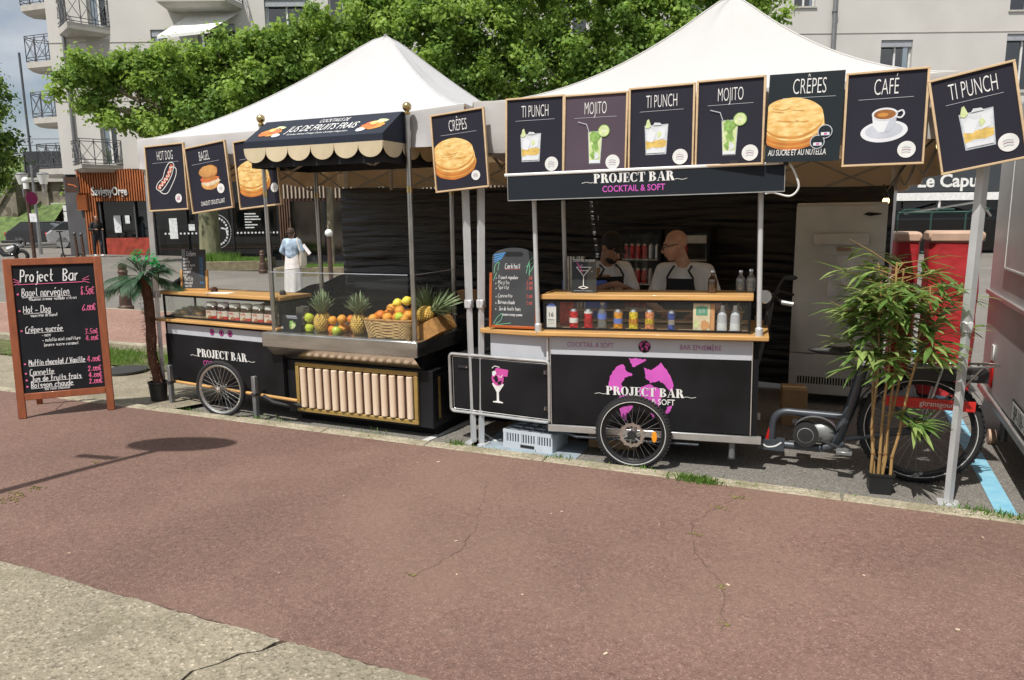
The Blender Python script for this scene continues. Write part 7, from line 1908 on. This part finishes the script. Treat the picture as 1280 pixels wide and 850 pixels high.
for k, (a, b, h) in enumerate(canes):
    q = MB(); pts = []; N = 8
    for i in range(N + 1):
        t_ = i / N; pts.append(Vector((a[0] + (b[0] - a[0]) * t_ + rr.uniform(-.012, .012), a[1] + (b[1] - a[1]) * t_ + rr.uniform(-.008, .008), .09 + (h - .09) * t_)))
    q.tube(pts, [.0098 - .0045 * i / N for i in range(N + 1)], 'bamboo_cane', 8)
    for i in range(1, N): q.tube([pts[i] - Vector((0, 0, .004)), pts[i] + Vector((0, 0, .004))], .0135 - .005 * i / N, 'cane_node', 8)
    c_ = q.build('cane', bb)
    q = lf_[k]
    for i in range(22 if k != 3 else 24):
        low = i == 0 or (k == 3 and i in (1, 2))
        t_ = rr.uniform(.45, 1.0) ** .8 if not low else (.30 if k != 3 else rr.uniform(.28, .33))
        if low and k not in (1, 3): continue
        p0 = pts[0].lerp(pts[-1], t_); an = rr.uniform(0, 6.28) if not low else rr.uniform(-.8, .6)
        ln = rr.uniform(.10, .36) * (1.15 if t_ > .7 else .75) if not low else .12
        tw = Vector((math.cos(an), math.sin(an) * .8, rr.uniform(.05, .75)))
        tw.normalize(); p1 = p0 + tw * ln * .55; p2 = p0 + tw * ln + Vector((0, 0, -.05 * ln))
        q.tube([p0, p1, p2], [.003, .0025, .0015], 'bamboo_cane', 4)
        for j in range(rr.randint(5, 8)):
            s_ = .45 + .55 * j / 8; pp = p0.lerp(p2, min(1, s_)); aa = an + rr.uniform(-1.1, 1.1)
            blade(q, pp, (math.cos(aa), math.sin(aa), rr.uniform(-.3, .55)), rr.uniform(.14, .23), rr.uniform(.012, .019), rr.uniform(.05, .4), 'bamboo_leaf' if rr.random() < .58 else 'bamboo_leaf_pale')
    q.build('leaf_sprays', c_, smooth=0)
pp_ = thing('potted_palm', 'artificial palm with shaggy brown trunk in a black pot', 'plant', (-3.54, .0, .06))
q = MB(); q.lathe([(0, 0), (.075, 0), (.088, .16), (.094, .165), (.094, .18), (.085, .18), (.08, .14), (0, .135)], 'pot_black', n=20); q.build('pot', pp_)
q = MB(); pts = [Vector((-.01 - .004 * i + .006 * math.sin(i * 1.9), .015 * math.cos(i), .12 + i * .122)) for i in range(10)]
q.tube(pts, [.05, .046, .05, .044, .05, .045, .05, .046, .048, .04], 'palm_fibre', 12)
for i in range(420):
    k = rr.random(); a = rr.uniform(0, 6.28); z = .15 + k * 1.05; d = Vector((math.cos(a), math.sin(a), rr.uniform(.2, 1.2)))
    blade(q, (-.01 - .05 * (z - .12) + .043 * math.cos(a), .043 * math.sin(a), z), d, rr.uniform(.03, .075), .005, .5, 'palm_fibre')
q.build('trunk', pp_)
for k in range(26):
    q = MB(); a = k * 2.4 + rr.uniform(-.3, .3); el = rr.uniform(-.1, 1.35); L0 = rr.uniform(.28, .46)
    d = Vector((math.cos(a) * math.cos(el), math.sin(a) * math.cos(el), math.sin(el))); p0 = Vector((-.065, 0, 1.21))
    sp_ = [p0 + d * L0 * t_ - Vector((0, 0, .34 * L0 * t_ * t_ * (1.5 - el * .6))) for t_ in [i / 8 for i in range(9)]]
    q.tube(sp_, [.004 - .0003 * i for i in range(9)], 'palm_leaf', 5)
    for i in range(20):
        t_ = .22 + .78 * i / 25; f_ = t_ * 8; i0 = min(7, int(f_)); p_ = sp_[i0].lerp(sp_[i0 + 1], f_ - i0); tan = (sp_[i0 + 1] - sp_[i0]).normalized(); sd_ = tan.cross(Vector((0, 0, 1))).normalized()
        for s_ in (-1, 1): blade(q, p_, tan * .9 + sd_ * s_ * .8 + Vector((0, 0, -.15)), .15 * (1 - .6 * abs(t_ - .5)), .0042, .45, 'palm_leaf')
    q.build('frond', pp_, smooth=0)
q = MB()
for i in range(60):
    a = rr.uniform(0, 6.28); blade(q, ((.14 if i % 2 else -.08) + rr.gauss(0, .035), -.03, (1.36 if i % 2 else 1.42) + rr.gauss(0, .045)), (math.cos(a), math.sin(a) * .6, rr.uniform(-.2, .8)), rr.uniform(.05, .11), .012, .3, 'plastic_green')
q.build('bright_green_tuft', pp_, smooth=0)  # tuft stands for sunlit fronds, the light put into its colour
t = thing('black_bag', 'small black bag slumped at the corner of the snack cart top', 'bag', snp(-.93, .28, 1.132))
q = MB(); q.grid(lambda u, v: (.11 * math.sin(math.pi * (.1 + v * .9)) ** .6 * math.cos(6.283 * u), .07 * math.sin(math.pi * (.1 + .9 * v)) ** .6 * math.sin(6.283 * u), .12 * v * (1 + .2 * math.cos(6.283 * u))), 20, 10, 'rubber_black'); q.build('bag_body', t)
# ------------------------------------------------------------------ people
pm('skin_warm', (.55, .30, .20), .45, var=.2, vs=14)
pm('skin_brown', (.36, .19, .12), .45, var=.2, vs=14)
pm('shirt_cream', (.72, .69, .63), .85, var=.08, bump=1, bs=9)
pm('shirt_white', (.76, .755, .74), .85, var=.08, bump=1, bs=9)
pm('apron_black', (.014, .014, .016), .8)
pm('hair_black', (.012, .011, .010), .7)
pm('hair_brown', (.07, .04, .025), .6, var=.3, vs=30, bump=.6, bs=60)
pm('denim_pale', (.36, .46, .57), .85, var=.3, vs=11, bump=1, bs=10)
pm('skirt_white', (.74, .70, .68), .85, var=.08, bump=1, bs=5)
pm('tote_cream', (.66, .60, .48), .85, var=.06)
pm('trousers_dark', (.025, .027, .035), .85)
pm('jacket_black', (.014, .014, .015), .8)
pm('shoe_white', (.65, .63, .6), .6)
pm('eye_white', (.7, .68, .65), .3)
pm('lip', (.30, .10, .08), .5)
def flesh(name, shapes, mat, parent, voxel=.009, it=6):
    """overlapping tapered limbs fused into one continuous skin"""
    q = MB()
    for s in shapes:
        if s[0] == 'c':
            _, p0, p1, r0, r1 = s; p0, p1 = Vector(p0), Vector(p1); d = (p1 - p0)
            n_ = 6; pts = []; rs = []
            for k in (-.97, -.7, -.35): pts.append(p0 + d.normalized() * r0 * k); rs.append(r0 * math.sqrt(1 - k * k))
            for k in range(n_ + 1): pts.append(p0 + d * k / n_); rs.append(r0 + (r1 - r0) * k / n_)
            for k in (.35, .7, .97): pts.append(p1 + d.normalized() * r1 * k); rs.append(r1 * math.sqrt(1 - k * k))
            q.tube(pts, rs, mat, 12)
        else:
            _, c, r = s[:3]; q.ball(c, r, mat, 16, 12, rot=s[3] if len(s) > 3 else None)
    o = q.build(name, parent, smooth=0)
    md = o.modifiers.new('fuse', 'REMESH'); md.mode = 'VOXEL'; md.voxel_size = voxel; md.use_smooth_shade = True
    md = o.modifiers.new('soften', 'SMOOTH'); md.factor = .5; md.iterations = it
    return o
def head_shapes(c, M_, s=1.0, ears=True):
    """c = head centre, M_ = 3x3 turn of the head; face looks along local -Y"""
    c = Vector(c); f = lambda p: c + M_ @ (Vector(p) * s)
    return [('e', f((0, .018, .035)), (.074 * s, .092 * s, .088 * s), M_), ('e', f((0, -.018, -.02)), (.062 * s, .078 * s, .085 * s), M_), ('e', f((0, -.05, -.085)), (.04 * s, .036 * s, .03 * s), M_),
            ('c', f((0, -.095, .012)), f((0, -.112, -.025)), .010 * s, .015 * s), ('c', f((-.045, -.072, .03)), f((.045, -.072, .03)), .016 * s, .016 * s), ('c', f((-.018, -.092, -.058)), f((.018, -.092, -.058)), .009 * s, .009 * s)] + \
           ([('e', f((sx * .076, .015, -.005)), (.010 * s, .02 * s, .032 * s), M_) for sx in (-1, 1)] if ears else [])
def face_bits(t, c, M_, glasses=False, s=1.0):
    c = Vector(c); f = lambda p: c + M_ @ (Vector(p) * s)
    q = MB()
    for sx in (-1, 1): q.ball(f((sx * .031, -.083, .01)), (.012, .010, .008), 'eye_white', 10, 8, M_); q.ball(f((sx * .031, -.0915, .01)), .005, 'hair_black', 8, 6)
    q.build('eyes', t)
    q = MB(); q.tube([f((-.02, -.099, -.058)), f((0, -.104, -.057)), f((.02, -.099, -.058))], .0035, 'lip', 6); q.build('mouth', t)
    q = MB()
    for sx in (-1, 1): q.tube([f((sx * .018, -.094, .034)), f((sx * .04, -.088, .038)), f((sx * .055, -.075, .03))], .0035, 'hair_black', 5)
    q.build('brows', t)
    if glasses:
        q = MB()
        for sx in (-1, 1):
            q.tube([f((sx * .034 + .026 * math.cos(a), -.108, .008 + .02 * math.sin(a))) for a in [k * math.pi / 8 for k in range(16)]], .0028, 'rubber_black', 5, closed=True)
            q.tube([f((sx * .06, -.105, .014)), f((sx * .08, -.03, .016)), f((sx * .08, .02, .012))], .0028, 'rubber_black', 5)
        q.tube([f((-.009, -.11, .012)), f((.009, -.11, .012))], .0028, 'rubber_black', 5); q.build('glasses', t)
def hand_shapes(w, d, side, n_):
    """w wrist, d pointing direction, n_ palm normal (down); fingers slightly curled"""
    w, d, n_ = Vector(w), Vector(d).normalized(), Vector(n_).normalized(); s = d.cross(n_).normalized() * side
    out = [('c', w, w + d * .05, .024, .030), ('c', w + d * .045 - s * .018, w + d * .075 - s * .02, .016, .015), ('c', w + d * .045 + s * .018, w + d * .075 + s * .02, .016, .015)]
    for k, (o, l) in enumerate(((-.030, .062), (-.010, .078), (.010, .074), (.029, .058))):
        a = w + d * .078 + s * o; b = a + d * l * .5 + n_ * l * .15; c = b + d * l * .3 + n_ * l * .38
        out += [('c', a, b, .0095, .009), ('c', b, c, .009, .0075)]
    a = w + d * .025 - s * .028; b = a + d * .03 - s * .025 + n_ * .012; c = b + d * .028 - s * .003 + n_ * .012
    return out + [('c', a, b, .012, .011), ('c', b, c, .011, .008)]
def bartender(label, loc, rz, skin, shirt, lean, hc, HM, hands, glasses, cap):
    t = thing('person', label, 'person', loc, rz)
    P0 = Vector((0, .02, .92)); ch = Vector((lean[0] * .6, lean[1] * .6, 1.2)); nk = Vector((lean[0], lean[1], 1.40)); hc = Vector(hc)
    sh = {s: nk + Vector((s * .175, .02, -.045)) for s in (-1, 1)}
    body = [('e', P0, (.165, .12, .13)), ('c', P0, ch, .14, .15), ('e', ch, (.17, .115, .2)), ('c', ch + Vector((0, .02, .1)), nk, .1, .06), ('c', nk, hc + HM @ Vector((0, .02, -.06)), .056, .052)]
    for s in (-1, 1):
        body += [('c', P0 + Vector((s * .085, 0, -.02)), (s * .095, -.02, .5), .088, .06), ('c', (s * .095, -.02, .5), (s * .1, .02, .09), .056, .038), ('c', (s * .1, .03, .05), (s * .12, -.13, .03), .042, .034)]
        el, wr, hd_ = hands[s]; body += [('c', sh[s], el, .052, .042), ('c', el, wr, .041, .028)] + hand_shapes(wr, hd_, s, (0, -.1, -1))
    flesh('body', body + head_shapes(hc, HM), skin, t)
    top = [('c', P0 + Vector((0, 0, .02)), ch, .153, .165), ('e', P0, (.18, .135, .12)), ('e', ch + Vector((0, 0, .02)), (.192, .13, .19)), ('c', ch + Vector((0, .02, .1)), nk + Vector((0, .01, -.03)), .12, .068)]
    for s in (-1, 1):
        el = Vector(hands[s][0]); top += [('c', nk + Vector((s * .06, .015, -.035)), sh[s], .068, .066), ('c', sh[s], sh[s].lerp(el, .78), .068, .064)]
    flesh('shirt', top, shirt, t, .01)
    leg = []
    for s in (-1, 1): leg += [('c', P0 + Vector((s * .085, 0, -.03)), (s * .095, -.02, .5), .1, .072), ('c', (s * .095, -.02, .5), (s * .1, .02, .12), .068, .055)]
    flesh('trousers', leg + [('e', P0 + Vector((0, 0, -.06)), (.178, .133, .11))], 'trousers_dark', t, .014)
    sho = []
    for s in (-1, 1): sho += [('c', (s * .1, .03, .045), (s * .12, -.15, .035), .05, .04)]
    flesh('shoes', sho, 'jacket_black', t, .012)
    def ap(u, v):
        z = .42 + .885 * v; w = .2 if z < .95 else .2 - .085 * min(1, (z - .95) / .30)
        k = max(0, min(1, (z - .92) / .48)); cx, cy = lean[0] * k, .02 + (lean[1] - .02) * k
        a = (u - .5) * 2 * (w / .2) * 1.0; rx, ry = .205, .168
        return (cx + rx * math.sin(a), cy - ry * math.cos(a) * (1 if z > .8 else 1.02), z)
    q = MB(); q.grid(ap, 16, 20, 'apron_black'); apn = q.build('apron', t)
    q = MB()
    for s in (-1, 1):
        p0 = Vector(ap(.02 if s < 0 else .98, 1)); q.tube([p0, p0.lerp(nk, .45) + Vector((s * .012, -.065, .02)), nk + Vector((s * .072, -.025, -.0)), nk + Vector((s * .05, .06, .02))], .0085, 'apron_black', 6)
    q.build('neck_strap', apn)
    face_bits(t, hc, HM, glasses)
    if cap:
        f = lambda p: hc + HM @ Vector(p)
        q = MB(); q.ball(f((0, .02, .05)), (.083, .102, .086), 'hair_black', 18, 12, HM); q.build('cap', t)
        q = MB(); q.grid(lambda u, v: tuple(f(((u - .5) * .14, -.075 - .075 * v * math.sin(math.pi * (.15 + .7 * u)), .06 - .012 * v - .05 * (u - .5) ** 2 * 4 * .4))), 10, 4, 'hair_black'); q.build('cap_peak', t)
        q = MB(); q.ball(f((0, -.045, -.075)), (.052, .052, .04), 'hair_black', 14, 10, HM); q.build('beard', t)
    return t
HMa = Matrix.Rotation(R(-62), 3, 'Z') @ Matrix.Rotation(R(14), 3, 'X')
bartender('bald bartender with glasses, cream shirt and black apron at the bar', (1.45, .98, 0), R(-4), 'skin_warm', 'shirt_cream', (-.02, -.03), (-.085, -.075, 1.56), HMa, {-1: ((-.27, -.10, 1.08), (-.13, -.30, 1.06), (.6, -.8, -.1)), 1: ((.27, -.06, 1.07), (.16, -.27, 1.04), (-.5, -.8, -.1))}, True, False)
HMb = Matrix.Rotation(R(25), 3, 'Z') @ Matrix.Rotation(R(30), 3, 'X')
bartender('capped bartender with white shirt and black apron looking down', (.73, 1.02, 0), R(38), 'skin_brown', 'shirt_white', (.0, -.06), (.01, -.15, 1.535), HMb, {-1: ((-.24, -.16, 1.16), (-.06, -.33, 1.25), (.7, -.7, .1)), 1: ((.24, -.12, 1.14), (.06, -.31, 1.22), (-.7, -.7, .1))}, False, True)

# woman in denim jacket walking away
wm = thing('person', 'woman in pale denim jacket and long white skirt walking away with a tote', 'person', (-9.35, 8.9, .0), YAW + R(168))
hcw = Vector((0, -.03, 1.50)); HW_ = Matrix.Rotation(R(12), 3, 'Z') @ Matrix.Rotation(R(12), 3, 'X')
bodyw = [('e', (0, .0, .9), (.16, .12, .13)), ('c', (0, 0, .95), (0, 0, 1.2), .125, .14), ('c', (0, 0, 1.25), (0, 0, 1.36), .1, .05), ('c', (0, 0, 1.34), hcw, .05, .048)]
for s in (-1, 1):
    el, wr = Vector((s * .26, .02, 1.08)), Vector((s * .24, -.16, .98 if s > 0 else 1.05))
    bodyw += [('c', (s * .165, 0, 1.31), el, .048, .04), ('c', el, wr, .038, .027)] + hand_shapes(wr, (0, -.8, -.5), s, (0, -.4, -.9)) + [('c', (s * .08, 0, .85), (s * .08, -.04 * s, .45), .08, .055), ('c', (s * .08, -.04 * s, .45), (s * .08, .03 * s, .08), .05, .035), ('c', (s * .08, .04 * s, .04), (s * .09, .04 * s - .14, .03), .04, .032)]
flesh('body', bodyw + head_shapes(hcw, HW_, .96), 'skin_warm', wm, .012)
jk = [('c', (0, 0, .98), (0, 0, 1.22), .16, .155), ('e', (0, 0, 1.2), (.185, .125, .15)), ('c', (-.14, 0, 1.315), (.14, 0, 1.315), .068, .068)]
for s in (-1, 1): el, wr = Vector((s * .26, .02, 1.08)), Vector((s * .24, -.16, .98 if s > 0 else 1.05)); jk += [('c', (s * .165, 0, 1.31), el, .066, .06), ('c', el, el.lerp(wr, .75), .058, .046)]
flesh('denim_jacket', jk, 'denim_pale', wm, .014)
q = MB(); q.grid(lambda u, v: ((.165 + .045 * v + .016 * math.sin(u * 44) * v + .02 * math.sin(math.pi * v)) * math.cos(6.283 * u), (.13 + .06 * v + .016 * math.cos(u * 37) * v) * math.sin(6.283 * u) + .03 * v, 1.0 - .93 * v), 48, 16, 'skirt_white'); q.build('skirt', wm)
flesh('hair', [('e', hcw + Vector((0, .03, .035)), (.088, .1, .095)), ('e', hcw + Vector((0, .075, .075)), (.055, .05, .05)), ('e', hcw + Vector((0, .06, -.05)), (.07, .05, .06))], 'hair_brown', wm, .012)
flesh('shoes', [('c', (s * .08, .04 * s, .04), (s * .09, .04 * s - .16, .03), .046, .038) for s in (-1, 1)], 'shoe_white', wm, .014)
face_bits(wm, hcw, HW_, False, .96)
tb = thing('tote_bag', 'cream cloth tote bag on the shoulder of the woman', 'bag', (-9.35, 8.9, .0), YAW + R(168))
q = MB(); q.grid(lambda u, v: (-.285 - .05 * math.sin(6.283 * u) * math.sin(math.pi * (.15 + .8 * v)), .02 + .15 * math.cos(6.283 * u), .72 + .36 * v + .01 * math.sin(u * 20)), 24, 8, 'tote_cream'); q.build('bag_body', tb)
q = MB(); q.tube([(-.285, -.1, 1.07), (-.2, -.06, 1.33), (-.15, .0, 1.39), (-.19, .09, 1.33), (-.285, .12, 1.07)], .012, 'tote_cream', 6); q.build('strap', tb)
q = MB(); q.grid(lambda u, v: (-.26 - .17 * u, .0 - .12 * v, 1.2 - .22 * u + .05 * v), 4, 4, 'skirt_white'); o = q.build('white_scarf'); o.location = wm.location; o.rotation_euler = wm.rotation_euler; tag(o, 'white cloth held on the arm of the woman with the tote', 'scarf')

# passer-by in black before the corner shop
pb = thing('person', 'person in black jacket and dark trousers walking before the corner shop', 'person', far(-17.35, 31.2, far_h(-17.35, 31.2)), YAW + R(50))
hp = Vector((0, -.06, 1.56)); HP = Matrix.Rotation(R(22), 3, 'X')
bodyp = [('e', (0, 0, .92), (.15, .11, .13)), ('c', (0, 0, .95), (0, -.01, 1.25), .12, .14), ('c', (0, -.01, 1.28), (0, -.03, 1.42), .1, .05), ('c', (0, -.03, 1.4), hp, .05, .05)]
lg = []; shp_ = []
for s in (-1, 1):
    k = .12 * s
    el, wr = Vector((s * .25, .0, 1.1)), Vector((s * .14, -.26, 1.12))
    bodyp += [('c', (s * .17, 0, 1.36), el, .05, .04), ('c', el, wr, .038, .027)] + hand_shapes(wr, (-s * .3, -.9, .1), s, (0, 0, -1))
    L1 = [('c', (s * .085, 0, .88), (s * .09, -k - .03, .48), .09, .06), ('c', (s * .09, -k - .03, .48), (s * .09, -k * .9 + .04, .09), .056, .04)]
    bodyp += L1; lg += [(a, b, c, d + .012, e + .012) for a, b, c, d, e in L1]; shp_ += [('c', (s * .09, -k * .9 + .06, .045), (s * .1, -k * .9 - .12, .035), .05, .04)]
flesh('body', bodyp + head_shapes(hp, HP), 'skin_brown', pb, .014)
flesh('trousers', lg + [('e', (0, 0, .9), (.165, .125, .12))], 'trousers_dark', pb, .016)
flesh('shoes', shp_, 'shoe_white', pb, .016)
jk = [('c', (0, 0, .92), (0, -.01, 1.26), .155, .16), ('c', (-.14, -.01, 1.36), (.14, -.01, 1.36), .075, .075)]
for s in (-1, 1): el, wr = Vector((s * .25, .0, 1.1)), Vector((s * .14, -.26, 1.12)); jk += [('c', (s * .17, 0, 1.36), el, .07, .058), ('c', el, el.lerp(wr, .85), .056, .045)]
flesh('jacket', jk, 'jacket_black', pb, .016)
flesh('hair', [('e', hp + Vector((0, .03, .03)), (.09, .1, .1)), ('c', hp + Vector((0, .07, -.02)), hp + Vector((0, .09, -.18)), .07, .05)], 'hair_black', pb, .014)
face_bits(pb, hp, HP)
